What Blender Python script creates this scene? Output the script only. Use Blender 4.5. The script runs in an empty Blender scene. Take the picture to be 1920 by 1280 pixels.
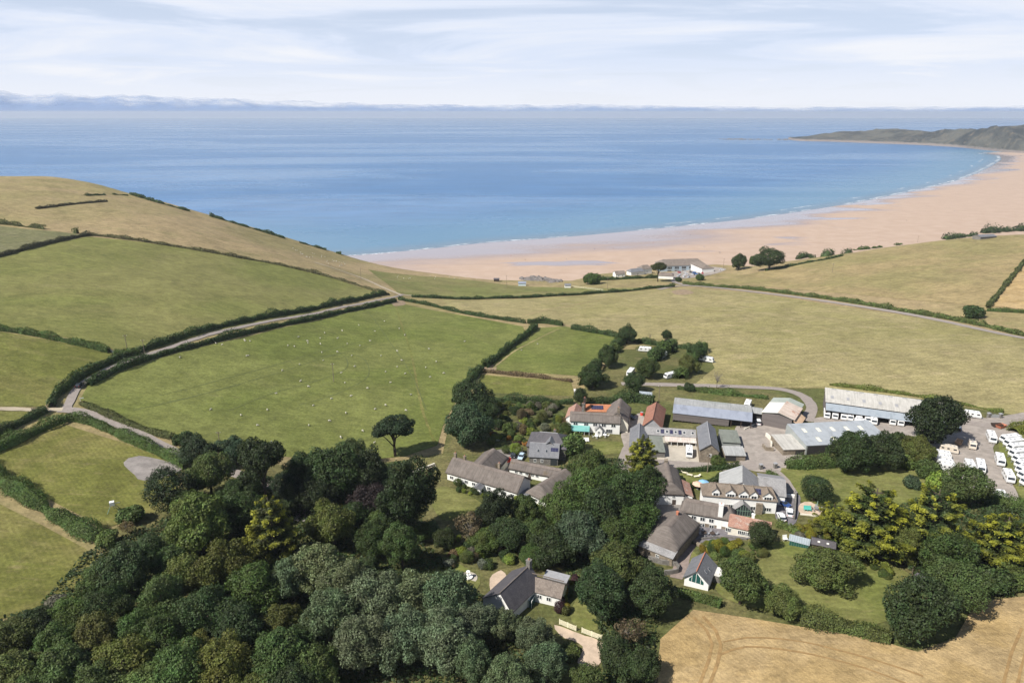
import bpy, bmesh, math, random
import numpy as np
from mathutils import Vector, Matrix
from mathutils.geometry import delaunay_2d_cdt

random.seed(7)
scene = bpy.context.scene
COL = scene.collection

# ------------------------------------------------------------------ camera
CAM_Z = 168.0
SC = 1.4  # metres per unit of the height and shore tables below
THETA = math.atan(430.0 / 1280.0)
cam_data = bpy.data.cameras.new("camera")
cam = bpy.data.objects.new("camera", cam_data)
COL.objects.link(cam)
cam.location = (0, 0, CAM_Z)
cam.rotation_euler = (math.pi / 2 - THETA, 0, 0)
cam_data.sensor_width = 36.0
cam_data.lens = 24.0
cam_data.clip_start = 1.0
cam_data.clip_end = 80000.0
scene.camera = cam

# ------------------------------------------------------------------ sky and sun
SUN_EL = math.radians(48)
SUN_DIR = Vector((-0.86, -0.51, 0)).normalized() * math.cos(SUN_EL) + Vector((0, 0, math.sin(SUN_EL)))
world = bpy.data.worlds.new("World")
scene.world = world
world.use_nodes = True
wt = world.node_tree
wt.nodes.clear()


def wn(t, **kw):
    n = wt.nodes.new(t)
    for k, v in kw.items():
        setattr(n, k, v)
    return n


w_out = wn("ShaderNodeOutputWorld")
w_bg = wn("ShaderNodeBackground")
w_bg.inputs["Strength"].default_value = 0.055
w_sky = wn("ShaderNodeTexSky", sky_type="NISHITA", sun_disc=False)
w_sky.sun_elevation = SUN_EL
w_sky.sun_rotation = math.atan2(SUN_DIR.x, SUN_DIR.y)
w_sky.altitude = 100
w_sky.air_density = 1.0
w_sky.dust_density = 0.4
w_sky.ozone_density = 4.0
# thin high cloud: noise on a flat cloud layer far above (direction.xy / direction.z)
w_tc = wn("ShaderNodeTexCoord")
w_sep = wn("ShaderNodeSeparateXYZ")
wt.links.new(w_tc.outputs["Generated"], w_sep.inputs[0])


def wmath(op, a, b=None, clamp=False):
    n = wn("ShaderNodeMath", operation=op, use_clamp=clamp)
    for i, v in enumerate((a, b)):
        if v is None:
            continue
        if isinstance(v, (int, float)):
            n.inputs[i].default_value = v
        else:
            wt.links.new(v, n.inputs[i])
    return n.outputs[0]


zc = wmath("MAXIMUM", w_sep.outputs["Z"], 0.0)
zden = wmath("ADD", zc, 0.06)
w_comb = wn("ShaderNodeCombineXYZ")
wt.links.new(wmath("DIVIDE", w_sep.outputs["X"], zden), w_comb.inputs[0])
wt.links.new(wmath("DIVIDE", w_sep.outputs["Y"], zden), w_comb.inputs[1])
w_map = wn("ShaderNodeMapping")
w_map.inputs["Rotation"].default_value = (0, 0, 0.18)
w_map.inputs["Scale"].default_value = (0.8, 1.0, 1)
w_map.inputs["Location"].default_value = (1.3, 0.4, 0)
wt.links.new(w_comb.outputs[0], w_map.inputs[0])
w_n1 = wn("ShaderNodeTexNoise")
w_n1.inputs["Scale"].default_value = 0.42
w_n1.inputs["Detail"].default_value = 9
w_n1.inputs["Roughness"].default_value = 0.58
w_n1.inputs["Distortion"].default_value = 0.7
wt.links.new(w_map.outputs[0], w_n1.inputs["Vector"])
w_r1 = wn("ShaderNodeMapRange", interpolation_type="SMOOTHSTEP")
w_r1.inputs["From Min"].default_value = 0.40
w_r1.inputs["From Max"].default_value = 0.72
wt.links.new(w_n1.outputs["Fac"], w_r1.inputs["Value"])
# looking low through the layer the cloud closes up
w_low = wn("ShaderNodeMapRange", interpolation_type="SMOOTHSTEP")
w_low.inputs["From Min"].default_value = 0.0
w_low.inputs["From Max"].default_value = 0.42
w_low.inputs["To Min"].default_value = 0.97
w_low.inputs["To Max"].default_value = 0.12
wt.links.new(zc, w_low.inputs["Value"])
# overhead the sheet of cloud is seen through its thickness only
w_thin = wn("ShaderNodeMapRange", interpolation_type="SMOOTHSTEP")
w_thin.inputs["From Min"].default_value = 0.1
w_thin.inputs["From Max"].default_value = 0.6
w_thin.inputs["To Min"].default_value = 0.68
w_thin.inputs["To Max"].default_value = 0.22
wt.links.new(zc, w_thin.inputs["Value"])
w_fac = wmath("ADD", w_low.outputs[0], wmath("MULTIPLY", w_r1.outputs[0], w_thin.outputs[0]), clamp=True)
w_fac2 = wmath("MULTIPLY", w_fac, 0.97)
w_mix = wn("ShaderNodeMix", data_type="RGBA")
wt.links.new(w_fac2, w_mix.inputs["Factor"])
wt.links.new(w_sky.outputs[0], w_mix.inputs["A"])
w_veil = wn("ShaderNodeMix", data_type="RGBA")
w_even = wn("ShaderNodeMapRange", interpolation_type="SMOOTHSTEP")
w_even.inputs["From Min"].default_value = 0.0
w_even.inputs["From Max"].default_value = 0.09
w_even.inputs["To Min"].default_value = 0.85
w_even.inputs["To Max"].default_value = 0.0
wt.links.new(zc, w_even.inputs["Value"])
wt.links.new(wmath("MAXIMUM", w_r1.outputs[0], w_even.outputs[0]), w_veil.inputs["Factor"])
w_veil.inputs["A"].default_value = (9.4, 10.6, 13.0, 1)
w_veil.inputs["B"].default_value = (12.2, 12.45, 13.2, 1)
wt.links.new(w_veil.outputs["Result"], w_mix.inputs["B"])
wt.links.new(w_mix.outputs["Result"], w_bg.inputs["Color"])
wt.links.new(w_bg.outputs[0], w_out.inputs[0])

sun_data = bpy.data.lights.new("sun", "SUN")
sun_data.energy = 5.0
sun_data.angle = math.radians(0.53)
sun_data.color = (1.0, 0.95, 0.87)
sun = bpy.data.objects.new("sun", sun_data)
COL.objects.link(sun)
sun.location = (-300, -150, 500)
sun.rotation_euler = SUN_DIR.to_track_quat("Z", "Y").to_euler()

vs = scene.view_settings
vs.view_transform = "Standard"
vs.look = "None"
vs.exposure = 0.46
vs.gamma = 1.0
vs.use_curve_mapping = False
scene.render.film_transparent = False
try:
    scene.cycles.use_denoising = True
    scene.cycles.denoiser = "OPENIMAGEDENOISE"
    scene.cycles.max_bounces = 6
    scene.cycles.diffuse_bounces = 3
    scene.cycles.glossy_bounces = 2
    scene.cycles.transmission_bounces = 4
    scene.cycles.transparent_max_bounces = 8
    scene.cycles.volume_bounces = 0
    scene.cycles.sample_clamp_indirect = 4.0
except Exception:
    pass

# ------------------------------------------------------------------ projection of photo pixels onto the land
CT, ST = math.cos(THETA), math.sin(THETA)


def ray(u, v):
    a = (u - 960.0) / 1280.0
    b = (640.0 - v) / 1280.0
    return (a, CT + b * ST, -ST + b * CT)


def plane_pt(u, v, z):
    d = ray(u, v)
    t = (z - CAM_Z) / d[2]
    return (d[0] * t, d[1] * t)


def depth_of(p):
    return p[1] * CT + (CAM_Z - p[2]) * ST


# land heights, (pixel u, pixel v, metres above the sea)
HPTS = [
    (1100, 800, 36), (1350, 850, 37), (1250, 960, 37), (1300, 1060, 38), (1000, 1100, 38), (880, 900, 37), (1700, 800, 38.5),
    (1850, 900, 41), (1700, 1000, 40), (1500, 1100, 40.5), (1500, 1220, 42), (1850, 1150, 43), (1900, 760, 38), (1300, 740, 35),
    (1550, 780, 37), (1450, 960, 38), (1080, 700, 34), (960, 760, 35.5), (1200, 660, 31.5),
    (1500, 650, 33), (1100, 600, 27), (1850, 650, 36), (900, 570, 23), (1280, 541, 17), (1600, 580, 27), (1900, 630, 33),
    (1600, 510, 24), (1900, 446, 36), (1690, 462, 27), (1400, 510, 13), (1500, 495, 19), (1800, 540, 32), (1330, 525, 12),
    (1200, 535, 13), (1100, 545, 14), (980, 528, 6), (850, 540, 14), (700, 520, 19), (780, 512, 9), (920, 527, 7.5), (700, 500, 12),
    (1250, 515, 8.5), (1350, 505, 9.5), (1150, 520, 8),
    (0, 331, 73), (100, 332, 72.5), (250, 367, 61), (400, 406, 46), (520, 441, 31), (640, 477, 15), (-250, 340, 76), (180, 346, 68),
    (0, 430, 63), (200, 440, 58), (450, 490, 43), (700, 543, 25), (0, 560, 56), (300, 550, 50), (550, 600, 38), (750, 560, 24),
    (-250, 450, 66), (-250, 600, 58), (600, 500, 31), (320, 420, 55),
    (0, 680, 52), (250, 660, 47), (450, 700, 42), (650, 640, 35), (800, 740, 35.5), (150, 720, 47), (130, 760, 46), (400, 830, 42),
    (750, 830, 37.5), (50, 800, 46), (150, 900, 44), (300, 1000, 42), (50, 1000, 44), (100, 1150, 44), (550, 950, 39.5),
    (300, 1250, 42), (700, 1250, 40), (1000, 1250, 39.5), (650, 1080, 39), (-300, 900, 48), (-300, 1200, 47), (2200, 700, 40),
    (2200, 1000, 44), (2200, 520, 40), (2300, 1300, 46), (-300, 1600, 44), (1000, 1700, 41), (2200, 1700, 46),
]
_hp = np.array([plane_pt(u, v, z * SC) + (z * SC,) for u, v, z in HPTS])
_S = 140.0


def _tps_fit(P):
    X = P[:, :2] / _S
    n = len(X)
    d2 = ((X[:, None, :] - X[None, :, :]) ** 2).sum(-1)
    K = np.where(d2 > 0, 0.5 * d2 * np.log(np.maximum(d2, 1e-12)), 0) + np.eye(n) * 0.02
    A = np.zeros((n + 3, n + 3))
    A[:n, :n] = K
    A[:n, n] = 1
    A[:n, n + 1:] = X
    A[n, :n] = 1
    A[n + 1:, :n] = X.T
    b = np.zeros(n + 3)
    b[:n] = P[:, 2]
    return X, np.linalg.solve(A, b)


_TX, _TW = _tps_fit(_hp)


def tps(x, y):
    out = np.full(x.shape, _TW[-3]) + _TW[-2] * x / _S + _TW[-1] * y / _S
    for (cx, cy), w in zip(_TX, _TW[:-3]):
        d2 = (x / _S - cx) ** 2 + (y / _S - cy) ** 2
        out += w * 0.5 * d2 * np.log(np.maximum(d2, 1e-12))
    return out


def poly_dist(x, y, pts):
    """signed distance to an open polyline; positive on its right-hand side"""
    best = np.full(x.shape, 1e18)
    sgn = np.ones(x.shape)
    for (ax, ay), (bx, by) in zip(pts[:-1], pts[1:]):
        dx, dy = bx - ax, by - ay
        L2 = dx * dx + dy * dy
        t = np.clip(((x - ax) * dx + (y - ay) * dy) / L2, 0, 1)
        qx, qy = x - ax - t * dx, y - ay - t * dy
        d2 = qx * qx + qy * qy
        m = d2 < best
        best = np.where(m, d2, best)
        c = dx * (y - ay) - dy * (x - ax)
        sgn = np.where(m, np.where(c <= 0, 1.0, -1.0), sgn)
    return np.sqrt(best) * sgn


# edge of the land above the beach, from the headland hill to the dunes (land on the right of travel)
COAST = [plane_pt(u, v, z * SC) for u, v, z in [
    (-900, 345, 80), (-250, 338, 76), (0, 330, 73), (100, 331, 72.5), (250, 366, 61), (400, 405, 46), (520, 440, 31), (640, 476, 15),
    (700, 492, 11), (800, 507, 9), (920, 524, 7), (985, 526, 6), (1085, 527, 7), (1150, 507, 8), (1240, 497, 8.5), (1340, 494, 9.5),
    (1420, 500, 13), (1580, 477, 22), (1690, 460, 27), (1790, 449, 31), (1920, 441, 36), (2150, 430, 42)]]
COAST.append((1960.0, 868.0))
# the tide line
SHORE = [(-2100.0, 896.0), (-980.0, 896.0), (-462.0, 882.0), (-294.0, 840.0)] + [plane_pt(u, v, 0) for u, v in [
    (668, 479), (800, 467), (900, 456), (1000, 449), (1100, 441), (1250, 427), (1400, 411), (1500, 397), (1600, 381), (1700, 361),
    (1780, 343), (1830, 326), (1860, 311), (1878, 299), (1874, 292), (1845, 287)]]
SHORE += [(2450.0, 3262.0), (3640.0, 3500.0), (8400.0, 3640.0), (33000.0, 4200.0)]

GX0, GY0, GS, GNX, GNY = -1260.0, -112.0, 5.6, 526, 246
_gx = GX0 + GS * np.arange(GNX)
_gy = GY0 + GS * np.arange(GNY)
_mx, _my = np.meshgrid(_gx, _gy)


def beach_height(x, y):
    d = poly_dist(x, y, SHORE)
    return np.where(d > 0, 7.0 * (1 - np.exp(-np.maximum(d, 0) / 266.0)), np.maximum(d, -300) * 0.03)


_land = tps(_mx, _my)
_land += 0.35 * np.sin(_mx / 23.0 + 1.3 * np.sin(_my / 41.0)) * np.cos(_my / 29.0) + 0.18 * np.sin(_mx / 9.0 + _my / 13.0)
_s = poly_dist(_mx, _my, COAST)
_edge = poly_dist(_mx, _my, COAST)
_w = 20 + 0.85 * np.maximum(_land, 0)
_t = np.clip(1 + _s / _w, 0, 1)
_t = _t * _t * (3 - 2 * _t)
_b = beach_height(_mx, _my)
HG = _b - 0.6 + (_land - _b + 0.6) * _t
COASTS = _s


def H(x, y):
    fx = min(max((x - GX0) / GS, 0), GNX - 1.001)
    fy = min(max((y - GY0) / GS, 0), GNY - 1.001)
    i, j = int(fx), int(fy)
    fx -= i
    fy -= j
    return float((HG[j, i] * (1 - fx) + HG[j, i + 1] * fx) * (1 - fy) + (HG[j + 1, i] * (1 - fx) + HG[j + 1, i + 1] * fx) * fy)


def G(u, v, h=0.0):
    """world point where the line of sight through a photo pixel meets the land raised by h"""
    d = ray(u, v)
    t, step = 30.0, 4.0
    prev = t
    while t < 2000:
        if CAM_Z + d[2] * t < H(d[0] * t, d[1] * t) + h:
            lo, hi = prev, t
            for _ in range(22):
                m = (lo + hi) / 2
                if CAM_Z + d[2] * m < H(d[0] * m, d[1] * m) + h:
                    hi = m
                else:
                    lo = m
            t = hi
            break
        prev = t
        t += step
    return Vector((d[0] * t, d[1] * t, H(d[0] * t, d[1] * t)))


def ppm(p):
    """photo pixels per metre at a point"""
    return 1280.0 / depth_of(p)


# ------------------------------------------------------------------ material helpers
def new_mat(name):
    m = bpy.data.materials.new(name)
    m.use_nodes = True
    nt = m.node_tree
    nt.nodes.clear()
    return m, nt


class NT:
    def __init__(self, nt):
        self.nt = nt

    def n(self, t, ins=None, **kw):
        nd = self.nt.nodes.new(t)
        for k, v in kw.items():
            setattr(nd, k, v)
        for k, v in (ins or {}).items():
            s = nd.inputs[k]
            if isinstance(v, bpy.types.NodeSocket):
                self.nt.links.new(v, s)
            else:
                s.default_value = v
        return nd

    def noise(self, vec, scale, detail=4, rough=0.55, dist=0.0):
        return self.n("ShaderNodeTexNoise", {"Vector": vec, "Scale": scale, "Detail": detail, "Roughness": rough, "Distortion": dist}).outputs["Fac"]

    def ramp(self, v, a, b, lo=0.0, hi=1.0):
        return self.n("ShaderNodeMapRange", {"Value": v, "From Min": a, "From Max": b, "To Min": lo, "To Max": hi}, interpolation_type="SMOOTHSTEP").outputs[0]

    def mix(self, f, a, b, blend="MIX"):
        nd = self.nt.nodes.new("ShaderNodeMix")
        nd.data_type = "RGBA"
        nd.blend_type = blend
        for k, v in (("Factor", f), ("A", a), ("B", b)):
            s = [q for q in nd.inputs if q.name == k and (k == "Factor" and q.type == "VALUE" or k != "Factor" and q.type == "RGBA")][0]
            if isinstance(v, bpy.types.NodeSocket):
                self.nt.links.new(v, s)
            elif k == "Factor":
                s.default_value = v
            else:
                s.default_value = tuple(v) + ((1,) if len(v) == 3 else ())
        return [q for q in nd.outputs if q.type == "RGBA"][0]

    def math(self, op, a, b=0.0, clamp=False):
        nd = self.nt.nodes.new("ShaderNodeMath")
        nd.operation = op
        nd.use_clamp = clamp
        for i, v in enumerate((a, b)):
            if isinstance(v, bpy.types.NodeSocket):
                self.nt.links.new(v, nd.inputs[i])
            else:
                nd.inputs[i].default_value = v
        return nd.outputs[0]

    def mapping(self, vec, scale=(1, 1, 1), rot=0.0):
        return self.n("ShaderNodeMapping", {"Vector": vec, "Scale": scale, "Rotation": (0, 0, rot)}).outputs[0]

    def bump(self, h, strength=0.3, dist=0.1):
        return self.n("ShaderNodeBump", {"Height": h, "Strength": strength, "Distance": dist}).outputs[0]

    def out(self, bsdf):
        o = self.nt.nodes.new("ShaderNodeOutputMaterial")
        self.nt.links.new(bsdf, o.inputs["Surface"])

    def principled(self, color, rough=0.9, normal=None, spec=0.3, **kw):
        ins = {"Base Color": color if isinstance(color, bpy.types.NodeSocket) else tuple(color) + ((1,) if len(color) == 3 else ()), "Roughness": rough, "Specular IOR Level": spec}
        if normal is not None:
            ins["Normal"] = normal
        ins.update(kw)
        return self.n("ShaderNodeBsdfPrincipled", ins).outputs[0]


def field_mat(name, base, second, dry, dryness=0.5, stripe=0.0, stripe_ang=0.0, stripe_w=6.0, grain=0.35, patch=0.02, bumpy=0.6, dark=0.0):
    """a grass or crop surface: broad patches, streaks along the working direction, tufts"""
    m, nt = new_mat(name)
    k = NT(nt)
    pos = k.n("ShaderNodeNewGeometry").outputs["Position"]
    flat = k.mapping(pos, (1, 1, 0))
    n1 = k.noise(flat, patch, 6, 0.6, 0.6)
    n2 = k.noise(flat, patch * 5.3, 6, 0.65)
    n3 = k.noise(flat, 0.9, 5, 0.7)
    st = k.noise(k.mapping(flat, (0.012, 1.0 / stripe_w, 0), stripe_ang), 1.0, 5, 0.6)
    c = k.mix(k.ramp(n1, 0.40, 0.60), base, second)
    n5 = k.noise(flat, 0.045, 5, 0.65, 0.8)
    dfac = k.math("ADD", k.math("MULTIPLY", n2, 0.6), k.math("MULTIPLY", st, 0.45))
    c = k.mix(k.ramp(dfac, 0.72 - dryness * 0.45, 0.98 - dryness * 0.45), c, dry)
    if stripe > 0:
        wv = k.n("ShaderNodeTexWave", {"Vector": k.mapping(flat, (1, 1, 0), stripe_ang), "Scale": 0.314 / stripe_w * 10 / 10, "Distortion": 1.2, "Detail": 3, "Detail Scale": 0.3}, wave_type="BANDS", bands_direction="Y").outputs["Fac"]
        wf = k.math("MULTIPLY", k.ramp(wv, 0.2, 0.8), stripe)
        c = k.mix(wf, c, k.mix(0.5, c, tuple(x * 0.55 for x in base)))
    n4 = k.noise(k.mapping(flat, (0.7, 1.2, 0), stripe_ang), 0.24, 6, 0.78)
    g = k.math("MULTIPLY", k.ramp(n3, 0.25, 0.75, 1 - grain, 1 + grain), k.math("MULTIPLY", k.ramp(n4, 0.28, 0.72, 0.72, 1.26), k.ramp(n5, 0.3, 0.7, 0.84, 1.14)))
    gc = k.n("ShaderNodeCombineColor", {0: g, 1: g, 2: g}).outputs[0]
    c = k.mix(1.0, c, gc, "MULTIPLY")
    fine = k.noise(flat, 3.0, 4, 0.75)
    hb = k.math("ADD", k.math("MULTIPLY", fine, 0.5), n3)
    k.out(k.principled(k.mix(1.0, c, (0.80, 0.80, 0.80), "MULTIPLY"), 0.95, k.bump(hb, bumpy, 0.35), 0.12))
    return m


def simple_mat(name, col, rough=0.8, var=0.15, scale=1.5, spec=0.3, bump=0.0, metallic=0.0):
    m, nt = new_mat(name)
    k = NT(nt)
    oc = k.n("ShaderNodeTexCoord").outputs["Object"]
    n = k.noise(oc, scale, 5, 0.65)
    g = k.ramp(n, 0.25, 0.75, 1 - var, 1 + var)
    gc = k.n("ShaderNodeCombineColor", {0: g, 1: g, 2: g}).outputs[0]
    c = k.mix(1.0, tuple(col), gc, "MULTIPLY")
    k.out(k.principled(c, rough, k.bump(n, bump, 0.05) if bump else None, spec, Metallic=metallic))
    return m


# ------------------------------------------------------------------ mesh helpers
class MB:
    """collects faces with material slots; build() links them as one mesh object"""

    def __init__(self):
        self.v, self.f, self.m = [], [], []

    def add(self, vs, fs, mi=0):
        o = len(self.v)
        self.v += [tuple(p) for p in vs]
        self.f += [tuple(i + o for i in f) for f in fs]
        self.m += [mi] * len(fs)
        return self

    def box(self, x0, x1, y0, y1, z0, z1, mi=0):
        vs = [(x0, y0, z0), (x1, y0, z0), (x1, y1, z0), (x0, y1, z0), (x0, y0, z1), (x1, y0, z1), (x1, y1, z1), (x0, y1, z1)]
        return self.add(vs, [(0, 3, 2, 1), (4, 5, 6, 7), (0, 1, 5, 4), (1, 2, 6, 5), (2, 3, 7, 6), (3, 0, 4, 7)], mi)

    def prism(self, poly, axis, a, b, mi=0):
        """extrude a 2-D polygon between a and b along axis (0: poly in yz, 1: poly in xz, 2: poly in xy)"""
        n = len(poly)

        def P(p, t):
            return {0: (t, p[0], p[1]), 1: (p[0], t, p[1]), 2: (p[0], p[1], t)}[axis]
        vs = [P(p, a) for p in poly] + [P(p, b) for p in poly]
        fs = [tuple(range(n))[::-1], tuple(range(n, 2 * n))] + [(i, (i + 1) % n, n + (i + 1) % n, n + i) for i in range(n)]
        return self.add(vs, fs, mi)

    def tube(self, p0, p1, r0, r1=None, seg=8, mi=0, cap=True):
        r1 = r0 if r1 is None else r1
        p0, p1 = Vector(p0), Vector(p1)
        d = (p1 - p0).normalized()
        a = d.orthogonal().normalized()
        b = d.cross(a)
        vs = []
        for p, r in ((p0, r0), (p1, r1)):
            for i in range(seg):
                t = 2 * math.pi * i / seg
                vs.append(p + a * (r * math.cos(t)) + b * (r * math.sin(t)))
        fs = [(i, (i + 1) % seg, seg + (i + 1) % seg, seg + i) for i in range(seg)]
        if cap:
            fs += [tuple(range(seg))[::-1], tuple(range(seg, 2 * seg))]
        return self.add(vs, fs, mi)

    def mesh(self, name, mats, smooth=False):
        me = bpy.data.meshes.new(name)
        me.from_pydata(self.v, [], self.f)
        for m in mats if isinstance(mats, (list, tuple)) else [mats]:
            me.materials.append(m)
        if any(self.m):
            me.polygons.foreach_set("material_index", self.m)
        if smooth:
            me.polygons.foreach_set("use_smooth", [True] * len(self.f))
        bm = bmesh.new()
        bm.from_mesh(me)
        bmesh.ops.recalc_face_normals(bm, faces=bm.faces)
        bm.to_mesh(me)
        bm.free()
        me.update()
        return me

    def build(self, name, mats, parent=None, smooth=False):
        return link(name, self.mesh(name, mats, smooth), parent)


def link(name, mesh, parent=None):
    o = bpy.data.objects.new(name, mesh)
    COL.objects.link(o)
    if parent is not None:
        o.parent = parent
    return o


def empty(name, loc, rz=0.0, label=None, cat=None, group=None):
    o = bpy.data.objects.new(name, None)
    COL.objects.link(o)
    o.location = loc
    o.rotation_euler = (0, 0, rz)
    o.empty_display_size = 0.5
    return tag(o, label, cat, group)


def tag(o, label=None, cat=None, group=None, kind=None):
    if label:
        o["label"] = label
    if cat:
        o["category"] = cat
    if group:
        o["group"] = group
    if kind:
        o["kind"] = kind
    return o


def copy_tree(o, parent=None):
    c = o.copy()
    COL.objects.link(c)
    c.parent = parent
    for ch in o.children:
        copy_tree(ch, c)
    return c


def inside(x, y, poly):
    r = False
    n = len(poly)
    j = n - 1
    for i in range(n):
        xi, yi = poly[i][0], poly[i][1]
        xj, yj = poly[j][0], poly[j][1]
        if (yi > y) != (yj > y) and x < (xj - xi) * (y - yi) / (yj - yi) + xi:
            r = not r
        j = i
    return r


def smooth_line(pts, step=4.0, closed=False):
    """Catmull-Rom through plan points, resampled"""
    P = [Vector((p[0], p[1])) for p in pts]
    n = len(P)
    out = []
    rng = range(n if closed else n - 1)
    for i in rng:
        p0 = P[(i - 1) % n] if closed or i > 0 else P[0] * 2 - P[1]
        p1, p2 = P[i], P[(i + 1) % n]
        p3 = P[(i + 2) % n] if closed or i + 2 < n else P[-1] * 2 - P[-2]
        k = max(1, int((p2 - p1).length / step))
        for j in range(k):
            t = j / k
            out.append(0.5 * ((2 * p1) + (p2 - p0) * t + (2 * p0 - 5 * p1 + 4 * p2 - p3) * t * t + (3 * p1 - p0 - 3 * p2 + p3) * t ** 3))
    if not closed:
        out.append(P[-1])
    return out


def drape(name, poly, mat, off, spacing=8.0, label=None, smooth=True, parent=None, kind="structure", wob=0.0):
    """a sheet laid over the land inside a plan polygon"""
    B = smooth_line(poly, spacing * 0.7, True) if smooth else [Vector((p[0], p[1])) for p in poly]
    if wob:
        B = [b + Vector((random.uniform(-wob, wob), random.uniform(-wob, wob))) for b in B]
    # densify straight edges
    D = []
    for i in range(len(B)):
        a, b = B[i], B[(i + 1) % len(B)]
        k = max(1, int((b - a).length / spacing))
        D += [a.lerp(b, j / k) for j in range(k)]
    xs = [p.x for p in D]
    ys = [p.y for p in D]
    pts = [Vector((p.x, p.y)) for p in D]
    nb = len(pts)
    x0 = math.floor(min(xs) / spacing) * spacing
    y0 = math.floor(min(ys) / spacing) * spacing
    x = x0
    Dl = [(p.x, p.y) for p in D]
    while x < max(xs):
        y = y0
        while y < max(ys):
            if inside(x, y, Dl):
                pts.append(Vector((x, y)))
            y += spacing
        x += spacing
    r = delaunay_2d_cdt(pts, [], [list(range(nb))], 1, 1e-4)
    vs2, fs = r[0], r[2]
    me = bpy.data.meshes.new(name)
    me.from_pydata([(p.x, p.y, H(p.x, p.y) + off) for p in vs2], [], [tuple(f) for f in fs])
    me.materials.append(mat)
    me.polygons.foreach_set("use_smooth", [True] * len(me.polygons))
    me.update()
    if len(me.polygons) and me.polygons[0].normal.z < 0:
        me.flip_normals()
    o = link(name, me, parent)
    if parent is None:
        tag(o, label, None, None, kind)
    return o


def px_poly(pp):
    return [G(u, v) for u, v in pp]


def strip(name, pts, width, mat, off, step=3.0, label=None, parent=None, kind="structure", ragged=0.25):
    """a road or track laid over the land along a plan line"""
    L = smooth_line(pts, step)
    mb = MB()
    vs = []
    for i, p in enumerate(L):
        a = L[max(i - 1, 0)]
        b = L[min(i + 1, len(L) - 1)]
        d = (b - a).normalized()
        nrm = Vector((-d.y, d.x))
        wd = width if not isinstance(width, (list, tuple)) else width[0] + (width[1] - width[0]) * i / (len(L) - 1)
        for t in (-0.5, -0.17, 0.17, 0.5):
            q = p + nrm * (t * wd + (random.uniform(-ragged, ragged) if abs(t) > 0.4 else 0))
            vs.append((q.x, q.y, H(q.x, q.y) + off))
    fs = []
    for i in range(len(L) - 1):
        for j in range(3):
            a = i * 4 + j
            fs.append((a, a + 1, a + 5, a + 4))
    mb.add(vs, fs)
    o = mb.build(name, mat, parent, True)
    if parent is None:
        tag(o, label, None, None, kind)
    return o
# ------------------------------------------------------------------ land, beach, sea, far headland
M = {}
M["hill_grass"] = field_mat("hill_grass", (0.29, 0.245, 0.112), (0.37, 0.285, 0.155), (0.215, 0.215, 0.082), 0.42, 0.0, 0.5, 9, 0.22, 0.006, 0.6)
M["village_grass"] = field_mat("village_grass", (0.115, 0.125, 0.042), (0.17, 0.155, 0.065), (0.24, 0.195, 0.10), 0.35, 0, 0, 5, 0.4, 0.03)
M["pasture"] = field_mat("pasture", (0.185, 0.196, 0.058), (0.225, 0.217, 0.077), (0.30, 0.26, 0.13), 0.35, 0.0, 0.45, 9, 0.18, 0.008)
M["sheep_pasture"] = field_mat("sheep_pasture", (0.150, 0.176, 0.044), (0.182, 0.198, 0.058), (0.25, 0.23, 0.10), 0.28, 0.0, 1.1, 7, 0.26, 0.012)
M["left_pasture"] = field_mat("left_pasture", (0.165, 0.175, 0.045), (0.205, 0.195, 0.062), (0.27, 0.235, 0.105), 0.42, 0.0, 0.3, 5, 0.28, 0.02)
M["mown"] = field_mat("mown", (0.165, 0.17, 0.042), (0.225, 0.205, 0.068), (0.30, 0.25, 0.115), 0.42, 0.35, 0.8, 1.2, 0.25, 0.03)
M["hay"] = field_mat("hay", (0.33, 0.285, 0.135), (0.295, 0.265, 0.112), (0.395, 0.325, 0.18), 0.48, 0.0, 2.9, 8, 0.3, 0.012)
M["slope"] = field_mat("slope", (0.285, 0.245, 0.108), (0.345, 0.27, 0.135), (0.21, 0.22, 0.078), 0.38, 0.0, 2.75, 10, 0.2, 0.010)
M["green_strip"] = field_mat("green_strip", (0.18, 0.19, 0.062), (0.22, 0.205, 0.08), (0.28, 0.235, 0.115), 0.35, 0, 0.2, 8, 0.2, 0.015)
M["lawn"] = field_mat("lawn", (0.165, 0.185, 0.05), (0.205, 0.205, 0.07), (0.28, 0.24, 0.105), 0.38, 0.18, 0.3, 1.6, 0.22, 0.05)
M["wheat"] = field_mat("wheat", (0.45, 0.32, 0.148), (0.50, 0.365, 0.188), (0.40, 0.27, 0.115), 0.40, 0.3, 1.1, 0.9, 0.18, 0.05, 1.0)
M["vine_rows"] = field_mat("vine_rows", (0.19, 0.19, 0.09), (0.22, 0.21, 0.11), (0.16, 0.17, 0.08), 0.3, 0.55, 0.4, 3.0, 0.2, 0.03)
M["worn"] = simple_mat("worn_grass", (0.10, 0.115, 0.035), 0.95, 0.2, 0.5)
M["soil"] = simple_mat("trampled_soil", (0.24, 0.18, 0.115), 0.95, 0.3, 0.4)
M["tram"] = simple_mat("flattened_wheat", (0.27, 0.175, 0.075), 0.95, 0.25, 0.8)
M["asphalt"] = simple_mat("lane_surface", (0.27, 0.235, 0.21), 0.9, 0.12, 0.6)
M["dust"] = simple_mat("dusty_track", (0.40, 0.34, 0.25), 0.95, 0.18, 0.5)
M["gravel"] = simple_mat("gravel_yard", (0.29, 0.255, 0.225), 0.95, 0.22, 0.35, bump=0.2)
M["grey_gravel"] = simple_mat("grey_gravel", (0.235, 0.212, 0.195), 0.95, 0.3, 0.3, bump=0.2)
M["concrete"] = simple_mat("concrete_yard", (0.40, 0.36, 0.30), 0.9, 0.14, 0.3)
M["pale_gravel"] = simple_mat("pale_gravel", (0.47, 0.37, 0.28), 0.95, 0.15, 0.6, bump=0.2)
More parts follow.
